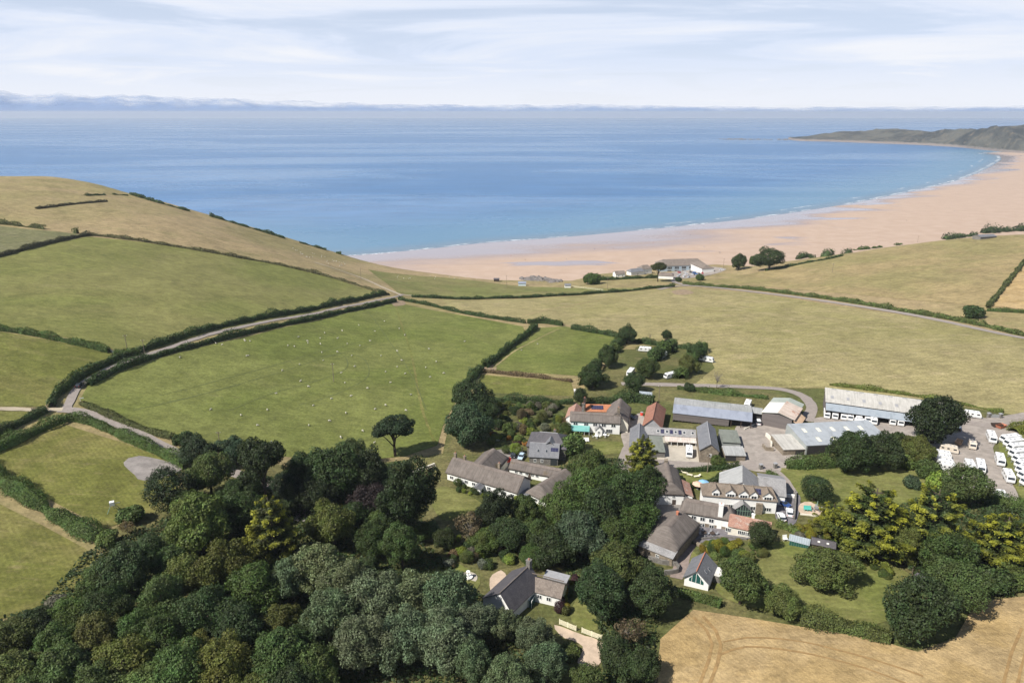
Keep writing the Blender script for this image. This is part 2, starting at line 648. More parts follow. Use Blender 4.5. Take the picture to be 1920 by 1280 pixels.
M["dark_paving"] = simple_mat("dark_paving", (0.15, 0.14, 0.15), 0.85, 0.25, 0.8)
M["brown_paving"] = simple_mat("brown_paving", (0.24, 0.19, 0.165), 0.85, 0.2, 0.8)

# ground sheet
me = bpy.data.meshes.new("ground")
vs = np.stack([_mx, _my, HG], -1).reshape(-1, 3)
keep = (COASTS > -(_w + 12))
fs = []
for j in range(GNY - 1):
    row = keep[j] | keep[j + 1]
    for i in range(GNX - 1):
        if row[i] or row[i + 1]:
            a = j * GNX + i
            fs.append((a, a + 1, a + GNX + 1, a + GNX))
me.from_pydata(vs.tolist(), [], fs)
# behind and beside the grid the same land goes on
me.materials.append(M["hill_grass"])
me.polygons.foreach_set("use_smooth", [True] * len(me.polygons))
bm = bmesh.new()
bm.from_mesh(me)
bmesh.ops.delete(bm, geom=[v for v in bm.verts if not v.link_faces], context="VERTS")
bm.to_mesh(me)
bm.free()
ground = tag(link("ground", me), None, None, None, "structure")

# land behind the camera and to the sides, so that the ground reaches on
mb = MB()
for (x0, x1, y0, y1, z) in ((-9000, 1680, -6000, -109, 57.0), (1677, 9000, -6000, 780, 60.0), (-9000, -1254, -112, 560, 84.0)):
    mb.add([(x0, y0, z), (x1, y0, z), (x1, y1, z), (x0, y1, z)], [(0, 1, 2, 3)])
tag(mb.build("land", M["hill_grass"]), None, None, None, "structure")


# beach: dry sand, wet towards the tide line
def beach_material():
    m, nt = new_mat("beach_sand")
    k = NT(nt)
    pos = k.n("ShaderNodeNewGeometry").outputs["Position"]
    d = k.n("ShaderNodeAttribute", attribute_name="shore", attribute_type="GEOMETRY").outputs["Fac"]
    along = k.mapping(pos, (0.003, 0.0115, 0), -0.25)
    n1 = k.noise(along, 1.0, 6, 0.6, 0.5)
    n2 = k.noise(k.mapping(pos, (1, 1, 0)), 0.05, 5, 0.6)
    n3 = k.noise(k.mapping(pos, (0.02, 0.12, 0), -0.3), 1.0, 5, 0.6)
    dd = k.math("ADD", d, k.math("MULTIPLY", k.math("SUBTRACT", n1, 0.5), 260.0))
    px_ = k.n("ShaderNodeSeparateXYZ", {0: pos}).outputs["X"]
    dd = k.math("DIVIDE", dd, k.ramp(px_, 150, 700, 1.0, 0.42))
    wet = k.ramp(dd, 15, 180, 1, 0)
    # shallow pools left on the sand
    pool = k.math("MULTIPLY", k.ramp(k.noise(k.mapping(pos, (0.0055, 0.02, 0), -0.3), 1.0, 3, 0.5, 0.3), 0.60, 0.66), k.ramp(dd, 280, 160, 0, 1))
    wet = k.math("MAXIMUM", wet, pool)
    dry = k.mix(k.ramp(n2, 0.3, 0.7), (0.39, 0.285, 0.212), (0.435, 0.325, 0.25))
    dry = k.mix(k.ramp(n3, 0.45, 0.8), dry, (0.365, 0.26, 0.195))
    col = k.mix(wet, dry, (0.29, 0.245, 0.25))
    rough = k.ramp(wet, 0.15, 1.0, 0.95, 0.14)
    k.out(k.principled(col, rough, None, 0.5))
    return m


M["sand"] = beach_material()
bpts = []
sh = smooth_line(SHORE[:-3], 12)
sx = np.array([p.x for p in sh])
# sheet: columns along the shore, rows from the sea to the land
cols = []
for i, p in enumerate(sh):
    a, b = sh[max(i - 1, 0)], sh[min(i + 1, len(sh) - 1)]
    dvec = (b - a).normalized()
    cols.append((p, dvec))
xs = np.concatenate([np.arange(-1060, 560, 10.0), np.arange(560, 2100, 20.0), np.arange(2100, 4201, 50.0)])
ys = np.concatenate([np.arange(590, 1400, 10.0), np.arange(1400, 2940, 20.0), np.arange(2940, 4601, 50.0)])
bx, by = np.meshgrid(xs, ys)
bd = poly_dist(bx, by, SHORE)
bz = np.where(bd > 0, 7.0 * (1 - np.exp(-np.maximum(bd, 0) / 266.0)), np.maximum(bd, -300) * 0.03)
nX, nY = len(xs), len(ys)
keepb = (bd > -80)
fs = []
for j in range(nY - 1):
    for i in range(nX - 1):
        if keepb[j, i] or keepb[j + 1, i] or keepb[j, i + 1] or keepb[j + 1, i + 1]:
            a = j * nX + i
            fs.append((a, a + 1, a + nX + 1, a + nX))
me = bpy.data.meshes.new("beach")
me.from_pydata(np.stack([bx, by, bz], -1).reshape(-1, 3).tolist(), [], fs)
at = me.attributes.new("shore", "FLOAT", "POINT")
at.data.foreach_set("value", bd.reshape(-1).astype(np.float32))
me.materials.append(M["sand"])
me.polygons.foreach_set("use_smooth", [True] * len(me.polygons))
bm = bmesh.new()
bm.from_mesh(me)
bmesh.ops.delete(bm, geom=[v for v in bm.verts if not v.link_faces], context="VERTS")
bm.to_mesh(me)
bm.free()
tag(link("beach", me), None, None, None, "structure")


# sea
SEA_R = 21700.0


def sea_material():
    m, nt = new_mat("sea_water")
    k = NT(nt)
    pos = k.n("ShaderNodeNewGeometry").outputs["Position"]
    d = k.n("ShaderNodeAttribute", attribute_name="shore", attribute_type="GEOMETRY").outputs["Fac"]
    # swell and ripples
    w1 = k.noise(k.mapping(pos, (0.05, 0.16, 0), 0.2), 1.0, 6, 0.65)
    w2 = k.noise(k.mapping(pos, (0.35, 0.9, 0), -0.1), 1.0, 4, 0.65)
    # broad slicks of smoother and rougher water
    sl = k.noise(k.mapping(pos, (0.00045, 0.0016, 0), 0.12), 1.0, 8, 0.66, 0.8)
    slick = k.ramp(sl, 0.40, 0.66)
    h = k.math("ADD", k.math("MULTIPLY", w1, 1.1), k.math("MULTIPLY", w2, 0.30))
    nrm = k.n("ShaderNodeBump", {"Height": h, "Strength": k.ramp(slick, 0, 1, 0.62, 0.34), "Distance": 1.6}).outputs[0]
    ch = k.noise(k.mapping(pos, (0.006, 0.030, 0), 0.1), 1.0, 9, 0.75)
    deep = k.mix(slick, (0.042, 0.140, 0.305), (0.08, 0.185, 0.345))
    cg = k.ramp(ch, 0.3, 0.7, 0.84, 1.16)  # ripple light and dark put into the water colour
    deep = k.mix(1.0, deep, k.n("ShaderNodeCombineColor", {0: cg, 1: cg, 2: cg}).outputs[0], "MULTIPLY")
    shallow = k.mix(k.ramp(d, -380, -40), deep, (0.10, 0.21, 0.32))
    col = k.mix(k.ramp(d, -60, 5), shallow, (0.14, 0.20, 0.26))
    rough = k.ramp(slick, 0, 1, 0.30, 0.24)
    k.out(k.principled(col, rough, nrm, 0.22, IOR=1.33))
    return m


M["sea"] = sea_material()
rings = [0, 250, 450, 590]
r = 590
while r < SEA_R:
    r = min(SEA_R, r * 1.045 + 4)
    rings.append(r)
angs = np.radians(np.linspace(-70, 110, 241))
vs, fs = [], []
for r in rings:
    for a in angs:
        edge = min(SEA_R / max(math.cos(a), 1e-3) if math.cos(a) > 0 else 1e9, 21800.0 / max(abs(math.sin(a)), 1e-3), 6000.0 / max(-math.cos(a), 1e-3) if math.cos(a) < 0 else 1e9)
        f = min(1, max(0, (r - 4000) / (SEA_R - 4000)))
        q = r + (edge - SEA_R) * f * f
        vs.append((math.sin(a) * q, math.cos(a) * q, 0.0))
nA = len(angs)
for i in range(len(rings) - 1):
    for j in range(nA - 1):
        q = i * nA + j
        if rings[i + 1] > 560:
            fs.append((q, q + nA, q + nA + 1, q + 1))
va = np.array(vs)
sd = poly_dist(va[:, 0], va[:, 1], SHORE)
fs = [f for f in fs if min(sd[i] for i in f) < 55]
me = bpy.data.meshes.new("sea")
me.from_pydata(vs, [], fs)
at = me.attributes.new("shore", "FLOAT", "POINT")
at.data.foreach_set("value", sd.astype(np.float32))
me.materials.append(M["sea"])
bm = bmesh.new()
bm.from_mesh(me)
bmesh.ops.delete(bm, geom=[v for v in bm.verts if not v.link_faces], context="VERTS")
bmesh.ops.recalc_face_normals(bm, faces=bm.faces)
bm.to_mesh(me)
bm.free()
if me.polygons[0].normal.z < 0:
    me.flip_normals()
tag(link("sea", me), None, None, None, "structure")


# breakers along the tide line: low broken ridges of foam
def foam_material():
    m, nt = new_mat("sea_foam")
    k = NT(nt)
    pos = k.n("ShaderNodeNewGeometry").outputs["Position"]
    n = k.noise(k.mapping(pos, (0.11, 0.25, 0)), 1.0, 7, 0.75)
    al = k.ramp(n, 0.40, 0.66)
    k.out(k.principled((0.82, 0.85, 0.87), 0.7, None, 0.3, Alpha=al))
    return m


M["foam"] = foam_material()
mbf = MB()
rf = random.Random(5)
for row, (off, dens, wd) in enumerate(((-3, 0.92, 3.6), (-17, 0.40, 2.0))):
    i = 16
    while i < len(sh) - 12:
        ln = rf.randint(2, 9)
        if rf.random() < dens:
            vsf = []
            seg = list(range(i, min(i + ln, len(sh) - 2)))
            for q, s in enumerate(seg):
                p = sh[s]
                dv = (sh[s + 1] - sh[s - 1]).normalized()
                nv = Vector((dv.y, -dv.x))
                far = 1 + p.length / 980.0
                f = math.sin(math.pi * (q + 0.3) / (len(seg) - 0.4 + 1e-6)) if len(seg) > 1 else 1
                jig = rf.uniform(-1.5, 1.5)
                for t, z in ((-1, 0.05), (0, 0.35), (1, 0.05)):
                    pp = p + nv * (off * far * 0.8 + jig + t * wd * 0.5 * max(0.3, f) * far * 0.8)
                    vsf.append((pp.x, pp.y, z))
            fsf = []
            for q in range(len(seg) - 1):
                for t in range(2):
                    a = q * 3 + t
                    fsf.append((a, a + 1, a + 4, a + 3))
            mbf.add(vsf, fsf)
        i += ln + (0 if rf.random() < dens else rf.randint(0, 6))
tag(mbf.build("surf_foam", M["foam"], None, True), "white broken surf along the tide line of the sandy beach", "surf", None, "stuff")


# far headland across the bay
def headland_material():
    m, nt = new_mat("headland_scrub")
    k = NT(nt)
    pos = k.n("ShaderNodeNewGeometry").outputs["Position"]
    z = k.n("ShaderNodeSeparateXYZ", {0: pos}).outputs["Z"]
    n1 = k.noise(pos, 0.006, 6, 0.65, 0.5)
    n2 = k.noise(pos, 0.03, 5, 0.7)
    c = k.mix(k.ramp(n1, 0.40, 0.60), (0.034, 0.041, 0.042), (0.10, 0.10, 0.085))  # scrub greyed: distance haze is partly put into these colours
    c = k.mix(k.ramp(n2, 0.5, 0.75), c, (0.17, 0.14, 0.10))
    zz = k.math("ADD", z, k.math("MULTIPLY", k.math("SUBTRACT", n2, 0.5), 16))
    c = k.mix(k.ramp(zz, 7, 14, 1, 0), c, (0.21, 0.18, 0.165))
    k.out(k.principled(c, 0.95, k.bump(n2, 1.0, 12.0), 0.1))
    return m


M["headland"] = headland_material()
hb = [plane_pt(u, v, 0) for u, v in [(1478, 262), (1500, 264.5), (1560, 266), (1640, 269), (1720, 272), (1790, 276), (1850, 282), (1900, 287), (1960, 289)]]
hb += [(2940, 3150), (3500, 3080), (4200, 2940)]
hl = smooth_line(hb, 25)
prof = [(1478, 5), (1490, 13), (1520, 19), (1560, 25), (1590, 33), (1620, 32), (1660, 39), (1700, 46), (1740, 42), (1775, 38), (1800, 45), (1850, 52), (1900, 63), (1940, 70), (2100, 74), (2600, 72), (3200, 70)]
rn = random.Random(3)
from mathutils import noise as mnoise
vs, fs = [], []
NT_ = 26
for i, p in enumerate(hl):
    u = p.x / (p.y * CT + CAM_Z * ST) * 1280 + 960
    hz = np.interp(u, [a for a, b in prof], [b * SC * 1.12 for a, b in prof])
    bk = Vector((0.35, 0.94))
    width = 870 * min(1, max(0.25, (u - 1476) / 120.0))
    for t in range(NT_):
        f = t / (NT_ - 1)
        q = p + bk * (f * width)
        e = min(1, f / 0.42)
        s = e ** 0.62 if f < 0.42 else 1 - ((f - 0.42) / 0.58) ** 2
        nz = mnoise.fractal(Vector((q.x / 150, q.y / 150, 0.3)), 1.0, 2.0, 5)
        cl = mnoise.fractal(Vector((q.x / 40, q.y / 40, 3.3)), 1.0, 2.0, 4)
        z = hz * s * (1 + 0.22 * nz) + 4.5 * cl * min(1, hz / 16) * (0.4 + s) + (1.5 if f == 0 else 0) - (2 if f in (0, 1) else 0)
        vs.append((q.x, q.y, z))
for i in range(len(hl) - 1):
    for t in range(NT_ - 1):
        a = i * NT_ + t
        fs.append((a, a + NT_, a + NT_ + 1, a + 1))
mb = MB()
mb.add(vs, fs)
tag(mb.build("hill", M["headland"], None, True), "long scrub covered headland with pale rocky foot across the bay", None, None, "structure")
# rocky reef off the tip, and rocks at the foot of the near field
M["rock"] = simple_mat("shore_rock", (0.16, 0.145, 0.135), 0.9, 0.4, 0.6, bump=0.4)


def rock_heap(name, pts, n, rad, hgt, label, seed, cat="rocks"):
    rr = random.Random(seed)
    mb = MB()
    for _ in range(n):
        f = rr.random() * (len(pts) - 1)
        i = int(f)
        p = Vector(pts[i]).lerp(Vector(pts[i + 1]), f - i)
        c = Vector((p.x + rr.gauss(0, rad[0]), p.y + rr.gauss(0, rad[1])))
        s = rr.uniform(0.5, 1.0)
        bmx = bmesh.new()
        bmesh.ops.create_icosphere(bmx, subdivisions=1, radius=1)
        sc = Vector((rr.uniform(.7, 1.4) * s * hgt * 1.4, rr.uniform(.7, 1.4) * s * hgt * 1.4, rr.uniform(.6, 1.1) * s * hgt))
        vv = [Vector((v.co.x * sc.x, v.co.y * sc.y, v.co.z * sc.z)) * rr.uniform(0.75, 1.2) + Vector((c.x, c.y, p.z if len(p) > 2 else 0)) for v in bmx.verts]
        ff = [tuple(v.index for v in f.verts) for f in bmx.faces]
        bmx.free()
        mb.add(vv, ff)
    return tag(mb.build(name, M["rock"]), label, cat, None, "stuff")


rock_heap("reef_rocks", [plane_pt(1350, 261.5, 0) + (0.3,), plane_pt(1478, 262.5, 0) + (0.6,)], 60, (35, 20), 7.0, "thin dark reef of rocks off the tip of the far headland", 2)
rock_heap("shore_rocks", [G(985, 523, 1), G(1010, 522, 1), G(1045, 527, 1)], 70, (3.5, 5), 3.0, "dark rock outcrop at the edge of the sand below the green field", 4)

# fog bank lying on the sea far out
def fog_material():
    m, nt = new_mat("fog_bank")
    k = NT(nt)
    oc = k.n("ShaderNodeTexCoord").outputs["Object"]
    n = k.noise(k.mapping(oc, (0.0007, 0.0007, 0.0032)), 1.0, 7, 0.65)
    hgt = k.n("ShaderNodeAttribute", attribute_name="rim", attribute_type="GEOMETRY").outputs["Fac"]
    a = k.math("ADD", hgt, k.math("MULTIPLY", k.math("SUBTRACT", n, 0.5), 1.5))
    al = k.ramp(a, 0.35, 1.1, 1, 0)
    d1 = k.n("ShaderNodeBsdfDiffuse", {"Color": (0.28, 0.365, 0.53, 1)}).outputs[0]
    d2 = k.n("ShaderNodeBsdfTranslucent", {"Color": (0.28, 0.365, 0.53, 1)}).outputs[0]
    mx = k.n("ShaderNodeMixShader", {0: 0.55, 1: d1, 2: d2}).outputs[0]
    tr = k.n("ShaderNodeBsdfTransparent").outputs[0]
    k.out(k.n("ShaderNodeMixShader", {0: al, 1: tr, 2: mx}).outputs[0])
    return m


M["fog"] = fog_material()
vs, fs, rim = [], [], []
A0, A1, NA_, NR_ = -66, 66, 420, 22
for i in range(NA_):
    a = math.radians(A0 + (A1 - A0) * i / (NA_ - 1))
    u = 960 + 1280 * math.tan(a) if abs(a) < 1.2 else 0
    deg = math.degrees(a)
    top = np.interp(deg, [-75, -37, -28, -20, -10, 0, 8, 20, 37, 75], [600, 560, 540, 460, 365, 330, 350, 260, 250, 245])
    top /= math.cos(a)
    n1 = mnoise.fractal(Vector((deg * 0.55, 1.0, 0)), 1.0, 2.1, 5)
    top *= 1.15 + (0.13 if deg < 12 else 0.04) * n1
    for j in range(NR_):
        t = j / (NR_ - 1)
        r = (22600 + 3600 * t) / math.cos(a)
        prof_ = math.sin(math.pi * min(1, t * 1.0)) ** 0.5
        nn = mnoise.fractal(Vector((deg * 0.9, t * 4, 5)), 1.0, 2.0, 4)
        z = top * prof_ * (1 + 0.12 * nn)
        vs.append((math.sin(a) * r, math.cos(a) * r, max(0.0, z)))
        rim.append(min(1.2, z / top))
for i in range(NA_ - 1):
    for j in range(NR_ - 1):
        q = i * NR_ + j
        fs.append((q, q + NR_, q + NR_ + 1, q + 1))
me = bpy.data.meshes.new("fog_bank")
me.from_pydata(vs, [], fs)
at = me.attributes.new("rim", "FLOAT", "POINT")
at.data.foreach_set("value", np.array(rim, np.float32))
me.materials.append(M["fog"])
me.polygons.foreach_set("use_smooth", [True] * len(me.polygons))
tag(link("fog_bank", me), "low grey blue fog bank lying along the sea horizon", "fog", None, "stuff")

# air: one closed box of thin haze
mb = MB()
mb.box(-21900, 21900, -6100, 21890, -12.0, 178.0)
haze = mb.build("haze", [])
m, nt = new_mat("haze_air")
k = NT(nt)
vol = k.n("ShaderNodeVolumePrincipled", {"Color": (0.80, 0.88, 1.0, 1), "Density": 0.000055, "Anisotropy": 0.1}).outputs[0]
o_ = nt.nodes.new("ShaderNodeOutputMaterial")
nt.links.new(vol, o_.inputs["Volume"])
haze.data.materials.append(m)
tag(haze, "thin pale haze in the air over the bay and the fields", "haze", None, "stuff")
# ------------------------------------------------------------------ fields, lanes and yards laid over the land
def field(name, pp, mat, off=0.12, sp=8.0, label=None):
    return drape(name, px_poly(pp), M[mat], off, sp, label, smooth=False)


field("field", [(-220, 505), (0, 478), (165, 444), (330, 464), (480, 488), (620, 520), (725, 553), (600, 583), (450, 615), (330, 645), (265, 660), (215, 655), (100, 628), (0, 612), (-220, 590)], "pasture")
field("field", [(-220, 418), (0, 424), (150, 440), (0, 474), (-220, 505)], "vine_rows")
field("field", [(-220, 610), (0, 622), (205, 662), (235, 672), (170, 710), (110, 745), (90, 762), (0, 762), (-220, 765)], "left_pasture")
field("field", [(-220, 775), (85, 770), (0, 797), (-220, 860)], "left_pasture")
field("field", [(165, 722), (310, 668), (450, 635), (600, 600), (745, 567), (870, 592), (980, 612), (985, 622), (935, 665), (885, 710), (850, 760), (830, 800), (820, 835), (760, 855), (640, 865), (520, 855), (420, 840), (330, 825), (240, 790), (150, 750)], "sheep_pasture")
field("field", [(-220, 915), (0, 835), (120, 795), (230, 830), (335, 870), (330, 920), (290, 960), (200, 990), (60, 920), (0, 885)], "mown", sp=4)
field("field", [(-220, 860), (0, 945), (80, 985), (190, 1045), (180, 1100), (100, 1140), (0, 1160), (-220, 1230)], "mown", sp=4)
field("field", [(1010, 615), (1060, 612), (1150, 630), (1170, 652), (1110, 692), (1085, 705), (910, 692), (950, 660)], "sheep_pasture", 0.12, 4)
field("field", [(900, 702), (1070, 714), (1078, 742), (895, 735)], "left_pasture", 0.12, 4)
field("field", [(830, 562), (1000, 560), (1150, 549), (1270, 540), (1400, 548), (1600, 578), (1780, 605), (1920, 632), (2150, 668), (2150, 800), (1900, 778), (1790, 757), (1545, 727), (1300, 723), (1340, 690), (1320, 650), (1180, 635), (1060, 608), (940, 596), (840, 575)], "hay")
field("field", [(1300, 530), (1440, 507), (1580, 480), (1690, 462.5), (1790, 452), (1920, 445), (2080, 440), (2000, 455), (1920, 487), (1855, 575), (1700, 562), (1500, 543), (1350, 532)], "slope", 0.15)
field("field", [(1857, 574), (1925, 488), (2100, 470), (2100, 590), (1920, 580)], "wheat", 0.18)
field("field", [(690, 505), (830, 520), (920, 530), (1070, 540), (1245, 539), (1100, 553), (900, 558), (780, 557), (745, 548)], "green_strip", 0.13)
field("field", [(1225, 1420), (1238, 1200), (1300, 1145), (1400, 1160), (1520, 1180), (1640, 1200), (1720, 1225), (1790, 1200), (1830, 1130), (1920, 1120), (2100, 1110), (2100, 1420)], "wheat", 0.45, 4)
wheat_field = bpy.context.scene.objects[-1] if False else None
# village ground
drape("village_green", px_poly([(560, 880), (760, 862), (830, 850), (850, 760), (890, 735), (1090, 735), (1165, 655), (1330, 650), (1345, 690), (1300, 725), (1540, 728), (1790, 760), (1960, 785), (2000, 1120), (1830, 1135), (1790, 1195), (1720, 1220), (1520, 1178), (1300, 1143), (1238, 1200), (1220, 1330), (700, 1330), (200, 1330), (40, 1150), (180, 1100), (200, 1000), (330, 920), (420, 845)]), M["village_grass"], 0.10, 4.0, None, False)


def yard(name, pp, mat, off=0.2, sp=3.0):
    return drape(name, px_poly(pp), M[mat], off, sp, None, True, wob=0.12)


yard("lawn", [(1345, 1075), (1400, 1035), (1455, 1015), (1540, 1025), (1660, 1055), (1725, 1100), (1660, 1165), (1560, 1172), (1420, 1142), (1350, 1115)], "lawn")
yard("lawn", [(1445, 880), (1560, 878), (1660, 862), (1720, 880), (1745, 925), (1640, 955), (1500, 940), (1478, 908)], "lawn")
yard("lawn", [(808, 935), (830, 912), (880, 930), (905, 948), (880, 965), (830, 975)], "lawn")
yard("lawn", [(1070, 835), (1110, 828), (1165, 830), (1165, 850), (1090, 850)], "lawn")
yard("lawn", [(1275, 880), (1345, 880), (1350, 900), (1290, 915)], "lawn")
yard("lawn", [(1070, 1150), (1085, 1120), (1110, 1140), (1120, 1180), (1080, 1175)], "lawn")
yard("lawn", [(1290, 1030), (1320, 1045), (1300, 1055), (1290, 1062)], "lawn", 0.2, 2)
yard("lawn", [(1195, 650), (1250, 655), (1300, 690), (1280, 715), (1170, 715), (1190, 680)], "village_grass")
yard("lawn", [(800, 1075), (850, 1055), (900, 1085), (880, 1110), (810, 1095)], "lawn")
yard("lawn", [(1872, 830), (1900, 812), (1960, 805), (1970, 980), (1925, 945), (1895, 895)], "lawn")
yard("car_park", [(1258, 512), (1290, 503), (1330, 500), (1362, 505), (1330, 516), (1290, 522), (1262, 522)], "gravel", 0.2, 5)
M["bed"] = field_mat("garden_bed", (0.095, 0.115, 0.036), (0.13, 0.125, 0.05), (0.20, 0.165, 0.09), 0.4, 0, 0, 5, 0.5, 0.08)
yard("garden_bed", [(905, 758), (1060, 762), (1068, 800), (1000, 818), (985, 850), (925, 850), (905, 800)], "bed", 0.18)
yard("garden_bed", [(820, 1000), (900, 995), (1010, 1035), (970, 1062), (840, 1060)], "bed", 0.18)
yard("garden_bed", [(1290, 1015), (1350, 1012), (1445, 1022), (1420, 1052), (1330, 1055)], "bed", 0.23)
yard("farmyard", [(1380, 800), (1420, 785), (1500, 792), (1490, 815), (1500, 850), (1515, 868), (1450, 885), (1395, 878), (1385, 850)], "gravel")
yard("courtyard", [(1245, 828), (1312, 828), (1314, 870), (1245, 874), (1232, 862)], "concrete", 0.24)
yard("courtyard", [(1195, 965), (1215, 940), (1290, 930), (1300, 960), (1270, 985), (1205, 995)], "grey_gravel")
yard("terrace", [(1292, 995), (1330, 985), (1400, 1000), (1410, 1010), (1300, 1018)], "dark_paving", 0.26, 2)
yard("caravan_yard", [(1770, 800), (1795, 780), (1850, 784), (1950, 770), (1950, 800), (1868, 830), (1875, 870), (1910, 935), (1870, 945), (1820, 920), (1790, 900), (1745, 865), (1740, 830)], "gravel", 0.22)
yard("farmyard", [(1165, 820), (1172, 795), (1200, 775), (1210, 795), (1200, 830), (1180, 850)], "gravel", 0.22)
yard("driveway", [(1452, 955), (1475, 925), (1500, 930), (1492, 980), (1465, 985)], "dark_paving", 0.24, 2)
yard("terrace", [(1500, 945), (1520, 942), (1545, 958), (1540, 968), (1500, 962)], "pale_gravel", 0.26, 2)
yard("driveway", [(505, 910), (535, 915), (600, 950), (605, 970), (560, 978), (530, 955)], "grey_gravel", 0.22)
yard("driveway", [(918, 1085), (940, 1070), (952, 1085), (945, 1110), (925, 1118)], "pale_gravel", 0.24, 2)
yard("driveway", [(1040, 1172), (1085, 1188), (1128, 1205), (1128, 1240), (1108, 1256), (1082, 1243), (1092, 1212), (1050, 1192)], "pale_gravel", 0.24, 2)
yard("gravel_patch", [(232, 868), (262, 855), (335, 873), (332, 886), (272, 902), (252, 890)], "grey_gravel", 0.2)
yard("courtyard", [(915, 850), (960, 842), (975, 858), (950, 885), (920, 885)], "grey_gravel", 0.2)
yard("caravan_yard", [(1540, 782), (1700, 795), (1740, 815), (1650, 820), (1540, 800)], "gravel", 0.18)


def road(name, pp, w, mat, off=0.28, **kw):
    return strip(name, px_poly(pp), w * 1.3, M[mat], off, **kw)


road("lane", [(125, 770), (135, 745), (158, 718), (232, 681), (330, 648), (450, 614), (600, 586), (735, 558), (755, 552)], 2.3, "asphalt")
road("lane", [(112, 768), (150, 772), (200, 786), (250, 808), (300, 834), (345, 856), (420, 880), (510, 912)], 3.4, "asphalt", 0.30)
road("lane", [(-120, 768), (0, 767), (60, 769), (118, 768)], 1.9, "dust", 0.32)
road("track", [(752, 553), (720, 540), (680, 522), (640, 508), (590, 492)], 2.6, "dust", 0.25)
road("track", [(755, 553), (800, 556), (880, 560), (960, 557)], 1.8, "dust", 0.24)
road("lane", [(1235, 543), (1285, 536), (1400, 546), (1600, 573), (1780, 605), (1930, 636), (2100, 672)], 4.0, "asphalt", 0.3)
road("lane", [(1290, 536), (1262, 527), (1290, 518), (1330, 515)], 4.0, "asphalt", 0.3)
road("track", [(1165, 720), (1230, 721), (1300, 723), (1400, 726), (1462, 730), (1505, 743), (1522, 765), (1512, 790)], 3.6, "asphalt", 0.26)
road("lane", [(1225, 868), (1300, 873), (1370, 876), (1420, 872)], 4.2, "asphalt", 0.3)
road("lane", [(1425, 872), (1450, 885), (1468, 902), (1482, 925)], 3.4, "asphalt", 0.3)
road("lane", [(1188, 830), (1172, 858), (1176, 885), (1200, 920), (1222, 955)], 3.6, "asphalt", 0.28)
road("lane", [(1950, 782), (1880, 800), (1800, 790)], 4.5, "asphalt", 0.3)
road("path", [(1300, 1010), (1285, 1035), (1278, 1060), (1268, 1085)], 2.6, "brown_paving", 0.27)
road("path", [(925, 690), (960, 662), (1000, 640), (1048, 617)], 0.9, "hay", 0.2)
road("path", [(740, 568), (750, 600), (770, 660), (790, 760), (815, 830)], 0.8, "left_pasture", 0.17)
road("path", [(980, 592), (1060, 575), (1180, 555), (1262, 541)], 1.4, "hill_grass", 0.17)
road("path", [(815, 872), (770, 888), (740, 905)], 1.5, "dust", 0.22)
road("tramline", [(1310, 1290), (1328, 1240), (1335, 1210), (1325, 1185), (1300, 1160)], 0.55, "tram", 0.52, ragged=0.08)
road("tramline", [(1328, 1290), (1345, 1245), (1351, 1212), (1342, 1185), (1318, 1158)], 0.55, "tram", 0.52, ragged=0.08)
road("tramline", [(1350, 1230), (1400, 1215), (1500, 1225), (1620, 1255), (1700, 1285)], 0.42, "tram", 0.52, ragged=0.08)
road("tramline", [(1355, 1206), (1400, 1198), (1500, 1205), (1640, 1240), (1730, 1270)], 0.42, "tram", 0.52, ragged=0.08)
road("tramline", [(1880, 1290), (1895, 1230), (1915, 1180)], 0.42, "tram", 0.52, ragged=0.08)
road("tramline", [(1905, 1290), (1918, 1240), (1935, 1190)], 0.42, "tram", 0.52, ragged=0.08)

# wheel marks in the sheep pasture and bare gateways
for pp in ([(300, 742), (380, 722), (480, 695), (600, 660), (680, 640)], [(312, 755), (400, 734), (500, 706), (620, 668), (690, 650)], [(430, 770), (520, 735), (600, 712), (650, 690), (640, 665), (590, 672)], [(560, 760), (640, 735), (690, 705), (680, 672), (630, 660)], [(250, 770), (360, 745), (450, 722)], [(690, 585), (730, 640), (770, 700), (800, 770)]):
    road("wheel_track", pp, 0.35, "worn", 0.19, ragged=0.1)
for pp in ([(216, 668), (232, 664), (240, 674), (222, 684)], [(84, 760), (104, 756), (108, 764), (88, 766)], [(735, 566), (755, 564), (760, 571), (740, 574)], [(1260, 546), (1285, 543), (1300, 550), (1270, 553)], [(905, 690), (925, 684), (930, 693), (910, 697)]):
    yard("bare_patch", pp, "soil", 0.185, 2.0)
